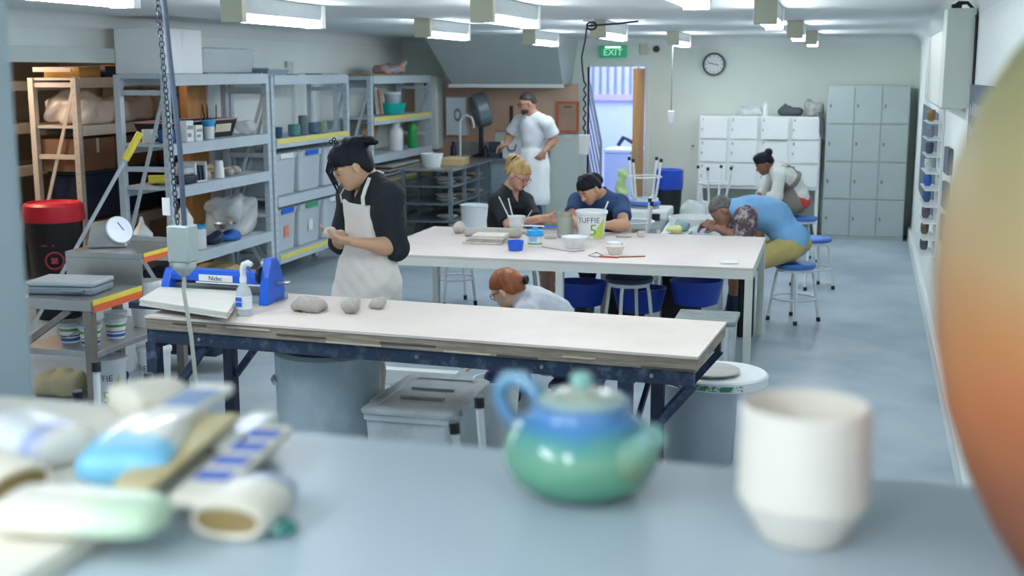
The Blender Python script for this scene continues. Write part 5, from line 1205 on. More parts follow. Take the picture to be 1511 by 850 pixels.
b = MB(); b.tube(pts, .0065, 6); b.build('curly_cable', RUBBER, t)
b = MB(); b.tube([(.01+.04*(1-math.cos(a)), 0, zt-.06+.03*math.sin(a)) for a in [2*PI*i/16 for i in range(17)]]+[(.25, .1, zt-.04), (.4, .2, zt-.02)], .008, 6); b.build('cable_loop', RUBBER, t)
b = MB(); b.lathe([(0, zt-.028), (.04, zt-.025), (.05, zt-.001), (0, zt-.001)], (.02, 0, 0), 20); b.build('ceiling_rose', WHITEP, t)
t = thing('framed_notice', 'brown notice board in a bright orange frame on the pink wall', 'notice board', (-3.32, 15.58, 1.41))
b = MB()
b.box(-.15, .15, -.0, .02, .17, .2); b.box(-.15, .15, -.0, .02, -.2, -.17); b.box(-.15, -.12, -.0, .02, -.17, .17); b.box(.12, .15, -.0, .02, -.17, .17); b.build('frame', mat('frame_orange', '#cf5f35', .45), t, smooth=False)
b = MB(); b.box(-.12, .12, .01, .025, -.17, .17); b.build('board', mat('notice_brown', '#b3967f', .7, scale=5), t, smooth=False)
b = MB(); b.box(-.05, .05, .0085, .01, .12, .14); b.build('printed_heading', mat('notice_print', '#6d5b50', .7), t, smooth=False)
b = MB(); b.box(-3.38, -3.25, 15.625, 15.64, 1.11, 1.19); b.build('wall_socket', WHITEM, label='white double socket on the wall below the framed notice', cat='socket', bevel=.004)
t = thing('wall_panel', 'white electrical cabinet with a grey oval emblem above the rack bench', 'cabinet', (-4.78, 15.5, 1.16))
b = MB(); b.box(-.14, .14, -.06, .09, 0, .5); b.build('body', mat('panel_white', '#dbe6ee', .4, var=.02), t, bevel=.01)
b = MB(); b.lathe([(.03, 0), (.042, .002), (.05, 0)], (0.02, -.061, .27), 24, R=rot(PI/2), sy=1.7); b.build('oval_emblem', mat('emblem_grey', '#6f8894', .4), t)
t = thing('wall_mount_heater', 'tall white boxed water heater with pipes left of the electrical cabinet', 'heater', (-5.15, 15.42, .98))
b = MB(); b.box(-.16, .16, -.12, .15, 0, .95); b.build('casing', WHITEM, t, bevel=.02)
b = MB(); b.cyl((-.05, -.05, -.08), (-.05, -.05, 0), .02, n=10); b.cyl((.06, -.05, -.08), (.06, -.05, 0), .02, n=10); b.build('pipe', GREYP, t)
b = MB(); b.box(-.02, .03, -.125, -.12, .78, .86); b.build('dark_label', NAVYP, t, smooth=False)
# sink corner
t = thing('sink_bench', 'stainless steel sink bench along the back wall behind the standing man', 'sink', (-4.15, 15.28, 0))
b = MB(); b.box(-.75, .6, -.3, .32, .86, .9); b.box(-.75, .6, .3, .33, .9, 1.08); b.build('worktop', STAIN, t, smooth=False)
b = MB(); b.box(-.7, .55, -.26, .3, .02, .86); b.build('cupboard', STEELS, t, smooth=False)
b = MB(); b.tube([(-.45, -.25, .9), (-.45, -.25, 1.36), (-.42, -.25, 1.42), (-.36, -.25, 1.44), (-.29, -.25, 1.41), (-.27, -.25, 1.33), (-.27, -.25, 1.28)], .014, 10); b.build('tap', WHITEP, t)
t = thing('drum_fan', 'grey industrial drum fan tilted on a stand in the sink corner', 'fan', (-4.4, 15.3, .9005))
b = MB(); b.lathe([(.2, -.09), (.22, -.07), (.22, .07), (.2, .09), (.19, .06), (.19, -.06), (.2, -.09)], (0, .0, .6), 36, R=rot(0, PI/2-.25, .5)); b.build('drum', mat('fan_grey', '#78868e', .4, metal=.3), t)
for q in (.08, -.08):
    b = MB(); R_ = rot(0, PI/2-.25, .5); c0 = Vector((0, 0, .6))+R_ @ Vector((0, 0, q))
    for rr in (.05, .1, .15): b.tube([c0+R_ @ Vector((rr*math.cos(a), rr*math.sin(a), 0)) for a in [2*PI*i/24 for i in range(24)]], .004, 5, closed=True)
    for k in range(6): b.bar(c0, c0+R_ @ Vector((.2*math.cos(k*PI/3), .2*math.sin(k*PI/3), 0)), .006, .006)
    b.build('guard', mat('fan_guard', '#8d9aa1', .4), t)
for k in range(4):
    b = MB(); R_ = rot(0, PI/2-.25, .5); a = k*PI/2
    b.sheet(lambda u, v: Vector((0, 0, .6))+R_ @ Vector(((.03+.15*u)*math.cos(a+v*.9), (.03+.15*u)*math.sin(a+v*.9), .03*(v-.5))), 6, 6); b.build('blade', mat('fan_blade', '#5f6c74', .4), t, solid=.003)
b = MB(); b.lathe([(0, 0), (.12, 0), (.12, .02), (.03, .05), (.03, .42), (0, .42)], n=20); b.build('stand', BLACKP, t)
for x, y, z, hx_, hy_, h_, m, l in ((-3.93, 15.2, .9, .15, .12, .22, WHITEP, 'white plastic washing-up tub on the sink bench by the man'), (-4.15, 15.12, .9, .08, .08, .2, mat('tap_dark', '#3a4650', .5), 'dark pot on the sink bench under the fan')):
    t = thing('wash_tub', l, 'tub', (x, y, z+.0005)); b = MB(); b.loft([[(-hx_*.8, -hy_*.8, 0), (hx_*.8, -hy_*.8, 0), (hx_*.8, hy_*.8, 0), (-hx_*.8, hy_*.8, 0)], [(-hx_, -hy_, h_), (hx_, -hy_, h_), (hx_, hy_, h_), (-hx_, hy_, h_)], [(-hx_*.93, -hy_*.93, h_), (hx_*.93, -hy_*.93, h_), (hx_*.93, hy_*.93, h_), (-hx_*.93, hy_*.93, h_)], [(-hx_*.75, -hy_*.75, .02), (hx_*.75, -hy_*.75, .02), (hx_*.75, hy_*.75, .02), (-hx_*.75, hy_*.75, .02)]]); b.build('body', m, t, smooth=False)
    b = MB(); b.tube([(-.06, -hy_-.005, h_*.8), (-.04, -hy_-.01, h_*.45), (.04, -hy_-.01, h_*.45), (.06, -hy_-.005, h_*.8)], .008, 6); b.build('handle', NAVYP, t)
b = MB(); b.cyl((-4.05, 15.5, 1.09), (-4.05, 15.52, 1.55), .022, n=10); b.build('dark_rod', BLACKP, label='dark upright rod standing at the wall beside the man', cat='rod')
for i, (x, h_) in enumerate(((-4.7, .2), (-4.28, .16), (-3.68, .14))):
    bottle('bottle', ['dark bottle at the left end of the sink bench', 'dark bottle under the drum fan on the sink bench', 'dark bottle at the right end of the sink bench'][i], x, 15.05+.03*i, .9005, .035, h_, NAVYP, BLACKP, group='bottles on the sink bench')
# ware rack bench
t = thing('ware_rack_bench', 'steel bench with open racks of pots beyond the farthest shelving unit', 'rack', (-4.45, 14.05, 0))
RM = mat('rack_metal', '#77848b', .45, metal=.3)
b = MB(); b.box(-.33, .32, -.86, .86, .875, .9); b.build('worktop', STAIN, t, smooth=False)
for y in (-.82, -.28, .28, .82):
    for x in (-.28, .28):
        b = MB(); b.box(x-.02, x+.02, y-.02, y+.02, 0, .875); b.build('post', RM, t, smooth=False)
LV = (.1, .3, .5, .7)
for z in LV:
    b = MB(); b.box(-.3, .3, -.84, .84, z-.012, z); b.build('rack_shelf', RM, t, smooth=False)
rd = random.Random(11); n = 0
PL = MB(); PL.lathe([(0, 0), (.07, 0), (.08, .006), (.125, .04), (.12, .042), (.075, .012), (0, .01)], n=24); 
p0 = None
for z in LV:
    for y in (-.55, 0, .55):
        for k in range(rd.choice((1, 2))):
            loc = (-4.3+rd.uniform(-.02, .02), 14.05+y+rd.uniform(-.03, .03), z+.001+k*.045)
            n += 1; lab = 'pale pottery dish stacked in the steel rack bench'
            if p0 is None:
                p0 = PL.build('dish', CLAYW, label=lab, cat='dish', group='dishes in the rack bench'); p0.location = loc
            else: dup(p0, loc, rd.uniform(0, 6))
for z, y in ((.5, -.3), (.3, -.3), (.7, .27)):
    pass
tub('tub', 'white square-rimmed tub on the end of the rack bench', 'tub', -4.46, 13.45, .9005, .1, .13, .16, WHITEP)
t = thing('wooden_box', 'shallow tan wooden box on the rack bench', 'box', (-4.33, 13.95, .901), .1)
b = MB(); b.box(-.13, .13, -.2, .2, 0, .07); b.build('box', mat('tan_wood', '#cdb184', .6, scale=6), t, bevel=.004)
b = MB(); b.box(-.15, .16, -.23, .22, .071, .085) if False else b.box(-.135, .135, -.205, .205, .071, .085); b.build('lid', mat('tan_wood2', '#d8c79b', .6), t, bevel=.003)
tub('barrel', 'white plastic barrel with a lid on the floor behind the blonde woman', 'barrel', -3.72, 12.7, 0, .14, .16, .56, WHITEP, lid=True, lidm=mat('barrel_lid', '#d3dfe8', .4))

# ------------------------------------------------------------------ right wall fittings
WR = lambda y: XR(y)-.002
t = thing('wall_cabinet', 'flat white panel cabinet projecting from the right wall near the ceiling', 'cabinet', (.645, 7.15, 1.8))
b = MB(); b.box(-.075, .075, -.09, .12, 0, .53); b.build('body', mat('panel_cream', '#cfd6cf', .45, var=.02), t, bevel=.006, smooth=False)
b = MB(); b.tube([(-.04, 0, .535), (-.01, 0, .56), (.03, -.02, .56), (.06, -.02, .53), (.075, -.1, .48), (.078, -.1, .1), (.07, -.1, .0)], [.012, .012, .009, .009, .008, .006, .004], 8); b.build('black_cable', RUBBER, t)
b = MB(); b.box(-.05, -.0, -.05, .05, .53, .552); b.build('bracket', BLACKP, t, smooth=False)
t = thing('air_conditioner', 'white wall air conditioner with rounded corners behind the panel cabinet', 'air conditioner', (.7, 8.5, 1.78), -.0292)
rr = .09; prof_ = []
for cy, cz, s_ in ((.95, .38, 0), (-.95, .38, 1), (-.95, .09, 2), (.95, .09, 3)):
    for i in range(7):
        a = PI/2*(s_+i/6); prof_.append((cy+rr*math.cos(a), cz+rr*math.sin(a)))
b = MB(); b.loft([[(x, y, z) for y, z in prof_] for x in (.055, -.06)]+[[(-.085, y*.985, .235+(z-.235)*.93) for y, z in prof_]]); b.build('casing', mat('aircon_white', '#cdd2c9', .4, var=.02), t, bevel=.008, smooth=False)
b = MB(); b.box(-.0865, -.0855, .45, .46, .03, .44); b.build('panel_seam', GREYP, t, smooth=False)
b = MB(); b.box(-.0875, -.085, .6, .93, .06, .41); b.build('front_grille', mat('grille_pale', '#dbe1e2', .4), t, bevel=.0)
# sample board and its little ledges
b = MB(); b.add([(WR(10.3)-.012, 10.3, .78), (WR(13.4)-.012, 13.4, .78), (WR(13.4)-.012, 13.4, 1.66), (WR(10.3)-.012, 10.3, 1.66), (WR(10.3), 10.3, .78), (WR(13.4), 13.4, .78), (WR(13.4), 13.4, 1.66), (WR(10.3), 10.3, 1.66)],
      [(0, 3, 2, 1), (4, 5, 6, 7), (0, 1, 5, 4), (1, 2, 6, 5), (2, 3, 7, 6), (3, 0, 4, 7)]); b.build('display_board', mat('slate_board', '#56657b', .6, var=.06), label='long slate-blue display board on the right wall', cat='board', smooth=False)
t = thing('sample_rack', 'tall white rack of small ledges for glaze samples on the right wall', 'rack', (.75, 10.0, .6))
b = MB(); b.add([(WR(9.6)-.75-.012, -.4, 0), (WR(10.2)-.75-.012, .2, 0), (WR(10.2)-.75-.012, .2, 1.15), (WR(9.6)-.75-.012, -.4, 1.15), (WR(9.6)-.75, -.4, 0), (WR(10.2)-.75, .2, 0), (WR(10.2)-.75, .2, 1.15), (WR(9.6)-.75, -.4, 1.15)],
      [(0, 3, 2, 1), (4, 5, 6, 7), (0, 1, 5, 4), (1, 2, 6, 5), (2, 3, 7, 6), (3, 0, 4, 7)]); b.build('back_panel', WHITEM, t, smooth=False)
cols = [('sample_brown', '#8c6a3a'), ('sample_grey', '#8b93a0'), ('sample_dark', '#4a5663'), ('sample_white', '#cfd4d4'), ('sample_blue', '#2f67b8'), ('sample_navy', '#3f5f92'), ('sample_plum', '#6b5c6c'), ('sample_olive', '#6c6152'), ('sample_slate', '#55616d')]
for k in range(9):
    z = 1.02-k*.125; b = MB(); b.box(-.055, .045, -.38, .18, z-.008, z); b.build('ledge', WHITEM, t, smooth=False)
    t2 = thing('sample_cup', ['brown glazed', 'pale grey glazed', 'dark grey glazed', 'white glazed', 'bright blue glazed', 'navy glazed', 'plum brown glazed', 'olive brown glazed', 'slate grey glazed'][k]+' sample cup on the wall rack, '+['topmost', 'second from the top', 'third from the top', 'fourth from the top', 'fifth from the top', 'sixth from the top', 'seventh from the top', 'eighth from the top', 'lowest'][k], 'cup', (.735, 9.98, .6+z+.0005), 0, 'glaze samples on the wall rack')
    b = MB(); b.lathe([(0, 0), (.02, 0), (.03, .02), (.032, .06), (.028, .085), (.024, .085), (.026, .02), (0, .008)], n=20); b.build('cup', mat(cols[k][0], cols[k][1], .25, var=.25, scale=25), t2)
for i, (y, z) in enumerate(((8.55, 1.33), (8.55, 1.1), (8.5, .88))):
    b = MB(); b.box(WR(y)-.035, WR(y)-.008, y-.16, y+.16, z, z+.17); b.build('glaze_tile', mat('slate_tile', '#4a5361', .5, var=.2), label=['dark square sample tile on the right wall, uppermost of three', 'dark square sample tile on the right wall, middle of three', 'dark square sample tile on the right wall, lowest of three'][i], cat='tile', group='dark tiles on the right wall', smooth=False)
t = thing('chalk_sign', 'dark slate sign with faint white chalk lettering, half hidden by the big vase', 'sign', (WR(6.3), 6.3, 1.5))
b = MB(); b.box(-.03, -.004, -.5, .42, -.1, .43); b.build('board', mat('chalk_slate', '#4f5f6d', .7, var=.08), t, smooth=False)
CH = mat('chalk', '#b9c6cc', .8, var=.1)
rd = random.Random(9)
for row in range(3):
    b = MB()
    y = .36
    while y > -.4:
        h_ = rd.uniform(.04, .07); b.box(-.0315, -.03, y-.012, y, .28-row*.11, .28-row*.11+h_); y -= rd.uniform(.025, .05)
    b.build('chalk_line', CH, t, smooth=False)

# ------------------------------------------------------------------ people
V3 = lambda p: np.array(p, float)
def nrm(v): v = V3(v); return v/np.linalg.norm(v)
def lerp(a, b, t): return V3(a)+(V3(b)-V3(a))*t
def frame(right, up):
    up = nrm(up); right = nrm(V3(right)-up*np.dot(right, up)); f = np.cross(up, right)
    return np.stack([right, f, up], 1)

class Body:
    """one continuous figure laid over its joints; clothing is grown from the same volumes"""
    def __init__(s, label, J, S=1.0, h=.0065, skin='skin_a', skincol='#c89a7e', girth=1.0, headS=1.0, root=None):
        s.J = {k: V3(v) for k, v in J.items() if not isinstance(v, (dict, tuple)) or len(v) == 3 and not isinstance(v, dict)}
        J = s.J; s.S = S; s.P = []; s.h = h
        pts = np.array([v for k, v in J.items() if k not in ('hd', 'hu') and not k.startswith(('hf', 'hn', 'hc'))])
        lo = pts.min(0)-.24; hi = pts.max(0)+.26; lo[2] = max(lo[2], -.03)
        feet = J.get('base', (J['pelvis'][0], J['pelvis'][1], 0))
        s.t = thing('person', label, 'person', tuple(root) if root is not None else tuple(float(q) for q in (J['anL']+J['anR'])/2*np.array([1, 1, 0])))
        s.g = SDF(lo, hi, h)
        P = s.P; g = girth*S
        mid = J.get('mid', lerp(J['pelvis'], J['neck'], .45))
        Rc = frame(J['shR']-J['shL'], J['neck']-mid); Rp = frame(J['hipR']-J['hipL'], mid-J['pelvis'])
        s.Rc, s.Rp, s.mid = Rc, Rp, mid
        P.append(('torso', 'ell', lerp(mid, J['neck'], .45), V3((.158, .112, .175))*g, Rc))
        P.append(('torso', 'ell', mid, V3((.135, .105, .14))*g, (Rc+Rp)/2))
        P.append(('torso', 'ell', lerp(J['pelvis'], mid, .05), V3((.168, .125, .135))*g, Rp))
        P.append(('torso', 'cap', J['shL'], J['shR'], .058*g, .058*g))
        P.append(('torso', 'cap', lerp(J['pelvis'], mid, .15), mid, .108*g, .104*g)); P.append(('torso', 'cap', mid, lerp(mid, J['neck'], .6), .104*g, .09*g))
        P.append(('torso', 'cap', lerp(J['neck'], J['head'], .15), lerp(J['neck'], J['shL'], .8), .05*S, .045*S)); P.append(('torso', 'cap', lerp(J['neck'], J['head'], .15), lerp(J['neck'], J['shR'], .8), .05*S, .045*S))
        for q in 'LR':
            P.append(('uparm'+q, 'cap', J['sh'+q], J['el'+q], .054*g, .042*S)); P.append(('lowarm'+q, 'cap', J['el'+q], lerp(J['el'+q], J['wr'+q], .35), .042*S, .043*S)); P.append(('lowarm'+q, 'cap', lerp(J['el'+q], J['wr'+q], .3), J['wr'+q], .043*S, .027*S))
            P.append(('thigh'+q, 'cap', J['hip'+q], J['kn'+q], .092*g, .058*S)); P.append(('calf'+q, 'cap', J['kn'+q], lerp(J['kn'+q], J['an'+q], .35), .055*S, .056*S)); P.append(('calf'+q, 'cap', lerp(J['kn'+q], J['an'+q], .3), J['an'+q], .056*S, .036*S))
            P.append(('foot'+q, 'cap', J['an'+q]+(0, 0, -.02), J['toe'+q], .04*S, .03*S))
        # head
        hd = nrm(J['hd']); hu = nrm(J['hu']-hd*np.dot(J['hu'], hd)); hr = np.cross(hd, hu); c = J['head']; k = S*headS
        s.hd, s.hu, s.hr, s.c, s.k = hd, hu, hr, c, k
        R = np.stack([hr, hd, hu], 1); s.Rh = R
        H = lambda r, f, u: c+(hr*r+hd*f+hu*u)*k
        s.H = H
        P.append(('neck', 'cap', J['neck']-hu*.02, H(0, -.02, -.06), .056*S, .052*S))
        P.append(('head', 'ell', c, V3((.075, .093, .097))*k, R)); P.append(('head', 'ell', H(0, .025, -.055), V3((.06, .066, .066))*k, R)); P.append(('head', 'ell', H(0, .066, -.103), V3((.024, .02, .018))*k, R))
        s.fine = [('cap', H(0, .086, -.008), H(0, .108, -.04), .008*k, .0125*k, .012), ('ell', H(.013, .098, -.043), V3((.009, .01, .008))*k, R, .008), ('ell', H(-.013, .098, -.043), V3((.009, .01, .008))*k, R, .008),
                  ('ell', H(.082, -.006, -.024), V3((.013, .021, .034))*k, R, .006), ('ell', H(-.082, -.006, -.024), V3((.013, .021, .034))*k, R, .006),
                  ('ell', H(0, .086, -.073), V3((.023, .01, .009))*k, R, .01), ('ell', H(.032, .074, .006), V3((.024, .012, .009))*k, R, .012), ('ell', H(-.032, .074, .006), V3((.024, .012, .009))*k, R, .012)]
        s.fill(s.g, None, 0, .035)
        for f in s.fine:
            if f[0] == 'cap': s.g.cap(*f[1:5], k=f[5])
            else: s.g.ell(f[1], f[2], f[3], k=f[4])
        for e in (1, -1): s.g.ell(H(.031*e, .094, -.012), V3((.017, .014, .011))*k, R, k=.012, op='cut'); s.g.ell(H(.031*e, .076, -.012), V3((.014, .014, .0125))*k, R, k=.004)
        for q in 'LR':
            if 'hf'+q in J: s.hand(q, J['hf'+q], J['hn'+q], J.get('hc'+q, V3((.5, .7, .5))))
        s.skin = mat(skin, skincol, .55, var=.05, scale=12)
        s.body = s.g.build('body', s.skin, s.t)
        lipm = mat(skin+'_lips', '#%02x%02x%02x' % tuple(int(int(skincol[i:i+2], 16)*f) for i, f in ((1, .84), (3, .66), (5, .66))), .5, var=.05)
        b = MB(); b.ball(H(0, .093, -.071), (.022*k, .007*k, .0045*k), Matrix(R.tolist()), 14, 8); b.ball(H(0, .092, -.079), (.018*k, .007*k, .005*k), Matrix(R.tolist()), 14, 8); s.part(b, 'mouth', lipm)
        for e in (1, -1):
            b = MB(); b.ball(H(.031*e, .0905, -.0155), (.0125*k, .0035*k, .0038*k), Matrix(R.tolist()), 12, 8); s.part(b, 'eye', mat('eye_dark', '#1d1714', .3, var=0))
    def part(s, b, name, m, **k): return b.build(name, m, s.t, w=True, **k)
    def fill(s, g, tags, inf, k):
        for p in s.P:
            if tags is not None and not any(p[0].startswith(t) for t in tags): continue
            if p[1] == 'cap': g.cap(p[2], p[3], p[4]+inf, p[5]+inf, k=k)
            else: g.ell(p[2], V3(p[3])+inf, p[4], k=k)
        return g
    def hand(s, q, f, n, curl):
        f = nrm(f); n = nrm(V3(n)-f*np.dot(n, f)); t = np.cross(f, n)*(1 if q == 'L' else -1); w = s.J['wr'+q]; S = s.S; g = s.g
        R = np.stack([t, f, n], 1)
        g.ell(w+f*.045*S, V3((.039, .052, .018))*S, R, k=.015); g.box(w+f*.058*S, V3((.038, .03, .012))*S, R, r=.01, k=.01)
        for off, ln in ((.03, .068), (.0105, .077), (-.0095, .072), (-.0285, .056)):
            p = w+(f*.083+t*off)*S; d = f.copy(); r = .0088*S
            for c_, l_ in zip(curl, (.42, .32, .26)):
                d = d*math.cos(c_)+n*math.sin(c_)*1.0; d = nrm(d); e = p+d*ln*l_*S; g.cap(p, e, r, r*.93, k=.003); n2 = n; p = e; r *= .93
        p = w+(f*.025+t*.03)*S; d = nrm(f*.62+t*.66+n*.35); e = p+d*.042*S; g.cap(p, e, .0125*S, .0105*S, k=.01); d = nrm(f*.85+t*.3+n*.4); g.cap(e, e+d*.032*S, .0105*S, .0088*S, k=.004)
    def brows(s, m, th=.0035):
        for e in (1, -1):
            b = MB(); b.tube([tuple(s.H(.014*e, .0905, .010)), tuple(s.H(.03*e, .089, .0155)), tuple(s.H(.047*e, .078, .011))], [th*s.k, th*1.2*s.k, th*.6*s.k], 6); s.part(b, 'eyebrow', m)
    def hair(s, m, grow=.016, adds=(), cut=True, face=(.0, .105, -.045), fr=(.068, .075, .085), low=-.055, front=.0, name='hair', ripple=.0026, h=None):
        g = s.g.copy_empty(); H = s.H; k = s.k; R = s.Rh
        g.ell(H(0, -.008, .008), V3((.077+grow*.7, .094+grow, .096+grow))*k, R, k=0)
        g.ell(H(0, -.05, -.035), V3((.07, .055, .065))*k, R, k=.03)
        if cut: g.ell(H(*face), V3(fr)*k, R, k=.012, op='cut')
        if low is not None: pass
        e = (g.ax[0][:, None, None]-s.c[0])*s.hu[0]+(g.ax[1][None, :, None]-s.c[1])*s.hu[1]+(g.ax[2][None, None, :]-s.c[2])*s.hu[2]
        fe = (g.ax[0][:, None, None]-s.c[0])*s.hd[0]+(g.ax[1][None, :, None]-s.c[1])*s.hd[1]+(g.ax[2][None, None, :]-s.c[2])*s.hd[2]
        tt = np.clip((fe/k+.06)/.06, 0, 1); tt = tt*tt*(3-2*tt)
        lim = low+(front-low)*tt+np.maximum(fe/k, 0)*.35
        g.d = np.maximum(g.d, (lim*k-e).astype(np.float32))
        for a in adds:
            if a[0] == 'ell': g.ell(H(*a[1]), V3(a[2])*k, R, k=a[3] if len(a) > 3 else .01)
            elif a[0] == 'wel': g.ell(a[1], a[2], a[3], k=.012)
            else: g.cap(H(*a[1]), H(*a[2]), a[3]*k, a[4]*k, k=.008)
        if ripple: g.ripple(ripple, 260, 3)
        return g.build(name, m, s.t)
    def cloth(s, name, m, tags, inf=.012, k=.04, sleeves=None, planes=(), neck=True, ripple=.0025, freq=55, vneck=0, legs=None, cuts=(), adds=(), label=None, seed=1):
        g = s.g.copy_empty(); J = s.J
        s.fill(g, tags, inf, k)
        for a in adds:
            if a[0] == 'ell': g.ell(a[1], a[2], a[3], k=.03)
            else: g.cap(a[1], a[2], a[3], a[4], k=.03)
        for q in 'LR':
            if sleeves:
                u, l_, r1 = sleeves      # fraction of upper arm, fraction of forearm, radius
                end = lerp(J['sh'+q], J['el'+q], u)
                g.cap(J['sh'+q], end, (.062 if u >= 1 else .066)*s.S+.004, r1*s.S, k=.03, flat=(l_ == 0))
                if l_: g.cap(J['el'+q], lerp(J['el'+q], J['wr'+q], l_), r1*s.S, r1*.92*s.S, k=.02, flat=True)
            if legs:
                u, l_, r0, r1 = legs
                g.cap(J['hip'+q], lerp(J['hip'+q], J['kn'+q], u), .1*s.S+inf*.5, r0*s.S, k=.03, flat=(l_ == 0))
                if l_: g.cap(J['kn'+q], lerp(J['kn'+q], J['an'+q], l_), r0*s.S, r1*s.S, k=.02, flat=True)
        if ripple: g.ripple(ripple, freq, seed)
        if neck:
            f = s.Rc[:, 1]
            g.cap(J['neck']-s.Rc[:, 2]*.01+f*.012, J['neck']+s.Rc[:, 2]*.2+f*.04, .066*s.S, .09*s.S, k=.006, op='cut')
            if vneck: g.cap(J['neck']+f*.07+s.Rc[:, 2]*.02, J['neck']+f*.12-s.Rc[:, 2]*vneck, .05*s.S, .012, k=.004, op='cut')
        for p, n in planes: g.plane(p, n)
        for c_ in cuts: g.cap(*c_, k=.004, op='cut')
        return g.build(name, m, s.t, label=label)
    def tcap(s, g): return g
    def shoes(s, m):
        for q in 'LR':
            g = s.g.copy_empty(); J = s.J
            g.cap(J['an'+q]+(0, 0, -.03), J['toe'+q], .048*s.S, .04*s.S, k=0); g.cap(J['an'+q], J['an'+q]+(0, 0, .03), .046*s.S, .045*s.S, k=.02)
            g.plane((0, 0, .002), (0, 0, -1)); g.build('shoe', m, s.t)
    def glasses(s, m, r=.021):
        b = MB(); H = s.H
        for e in (1, -1): b.tube([tuple(H(e*.031+r*1.15*math.cos(a), .101, -.014+r*.85*math.sin(a))) for a in [2*PI*i/18 for i in range(18)]], .0022*s.k, 6, closed=True)
        b.tube([tuple(H(-.008, .103, -.01)), tuple(H(.008, .103, -.01))], .0022*s.k, 6)
        for e in (1, -1): b.tube([tuple(H(e*.055, .1, -.01)), tuple(H(e*.078, .06, -.008)), tuple(H(e*.082, -.01, -.008)), tuple(H(e*.08, -.025, -.03))], .0024*s.k, 6)
        return s.part(b, 'glasses', m)
    def strap(s, pts, w, m, name='apron_strap', t=.004):
        b = MB(); P_ = [V3(p) for p in pts]; rings = []
        for i, p in enumerate(P_):
            d = nrm(P_[min(i+1, len(P_)-1)]-P_[max(i-1, 0)]); out = nrm(p-(s.mid+(s.J['neck']-s.mid)*.5)); sd = nrm(np.cross(d, out)); out = np.cross(sd, d)
            rings.append([tuple(p+sd*w/2-out*t), tuple(p+sd*w/2+out*t), tuple(p-sd*w/2+out*t), tuple(p-sd*w/2-out*t)])
        b.loft(rings); return s.part(b, name, m)

APRONW = mat('apron_white', '#dcd8d2', .85, scale=7, col2='#cfc5bd', lo=.55, hi=.8, bump=.12, bscale=18)
BLKCL = mat('black_cloth', '#1c242b', .85, var=.15, scale=9)
BLKHAIR = mat('black_hair', '#11141f', .55, scale=30, var=.35, stretch=(1, 1, .3), spec=.25)
DENIM = mat('denim', '#31456b', .85, var=.12, scale=14)
SHOE = mat('dark_shoe', '#23262d', .7, var=.1)

# --- 1. the standing woman in the white apron
J = dict(neck=(-2.448, 6.290, 1.415), head=(-2.521, 6.200, 1.505), hd=(-.74, -.48, -.47), hu=(-.42, -.22, .88), mid=(-2.451, 6.320, 1.107), pelvis=(-2.460, 6.330, 0.864),
         shL=(-2.290, 6.200, 1.338), shR=(-2.623, 6.420, 1.308), elL=(-2.286, 6.260, 1.041), elR=(-2.671, 6.400, 1.039), wrL=(-2.447, 6.030, 1.101), wrR=(-2.570, 6.160, 1.120),
         hipL=(-2.377, 6.270, 0.832), hipR=(-2.542, 6.370, 0.807), knL=(-2.45, 6.24, .46), knR=(-2.6, 6.34, .46), anL=(-2.43, 6.3, .08), anR=(-2.6, 6.4, .08), toeL=(-2.53, 6.16, .035), toeR=(-2.7, 6.26, .035),
         hfL=(-.86, -.42, .2), hnL=(-.05, .45, .9), hcL=(.35, .45, .4), hfR=(-.6, -.75, .1), hnR=(.3, -.3, .9), hcR=(.45, .6, .5))
W = Body('standing woman in a white apron and black top, looking down at clay in her hands', J, .98, .0055, 'skin_warm', '#c79f82', headS=1.06)
f, r, u = W.Rc[:, 1], W.Rc[:, 0], W.Rc[:, 2]
W.cloth('shirt', BLKCL, ['torso'], .014, sleeves=(1.0, .1, .068), ripple=.004, freq=40, vneck=.1, planes=[((0, 0, .86), (0, 0, -1))])
# trousers and apron
W.cloth('trousers', mat('beige_trousers', '#a99c86', .85, var=.06), ['thigh', 'calf'], .014, neck=False, ripple=.003, planes=[((0, 0, .88), (0, 0, 1)), ((0, 0, .09), (0, 0, -1))])
fp = nrm((f[0], f[1], 0)); rp = nrm((r[0], r[1], 0)); pc = W.J['pelvis']; mid = W.mid
g = W.g.copy_empty(); W.fill(g, ['torso'], .026, .04)
nk = W.J['neck']
for n_, p_ in ((-u, None),): pass
bib_top = lerp(mid, nk, .62)
g.plane(bib_top, u); g.plane(mid-u*.02, -u); g.plane(mid+rp*.125, rp); g.plane(mid-rp*.125, -rp); g.plane(mid+fp*.02, -fp)
s2 = W.g.copy_empty()
for z, a_, b_ in ((.98, .17, .14), (.86, .2, .17), (.72, .225, .2), (.58, .24, .215), (.46, .25, .22)):
    sh_ = max(0, .95-z)*.09; s2.ell((pc[0]-sh_*1.2, pc[1]-sh_*.5, z), (a_, b_, .19), np.stack([rp, fp, (0, 0, 1)], 1), k=.08)
W.fill(s2, ['torso', 'thigh'], .03, .04); s2.ripple(.006, 34, 5); s2.plane(mid-u*.0, (0, 0, 1)) ; s2.plane((0, 0, .42), (0, 0, -1)); s2.plane(pc-fp*.05, -fp)
g.d = np.minimum(g.d, s2.d); g.build('apron', APRONW, W.t)
bt = bib_top
for e in (1, -1):
    pts = [bt+rp*.1*e+fp*.12-u*.015, bt+rp*.105*e+fp*.125+u*.03, lerp(bt, nk, .6)+rp*.095*e+fp*.1, nk+rp*.078*e+fp*.055+u*.012, nk+rp*.066*e-fp*.01+u*.045, nk+rp*.04*e-fp*.06+u*.035, nk-fp*.075+u*.02]
    W.strap(pts, .02, APRONW)
b = MB(); b.tube([tuple(mid+(rp*math.cos(a)*.165-fp*math.sin(a)*.14)-u*.04) for a in [PI*i/14 for i in range(15)]], .007, 6); W.part(b, 'apron_tie', APRONW)
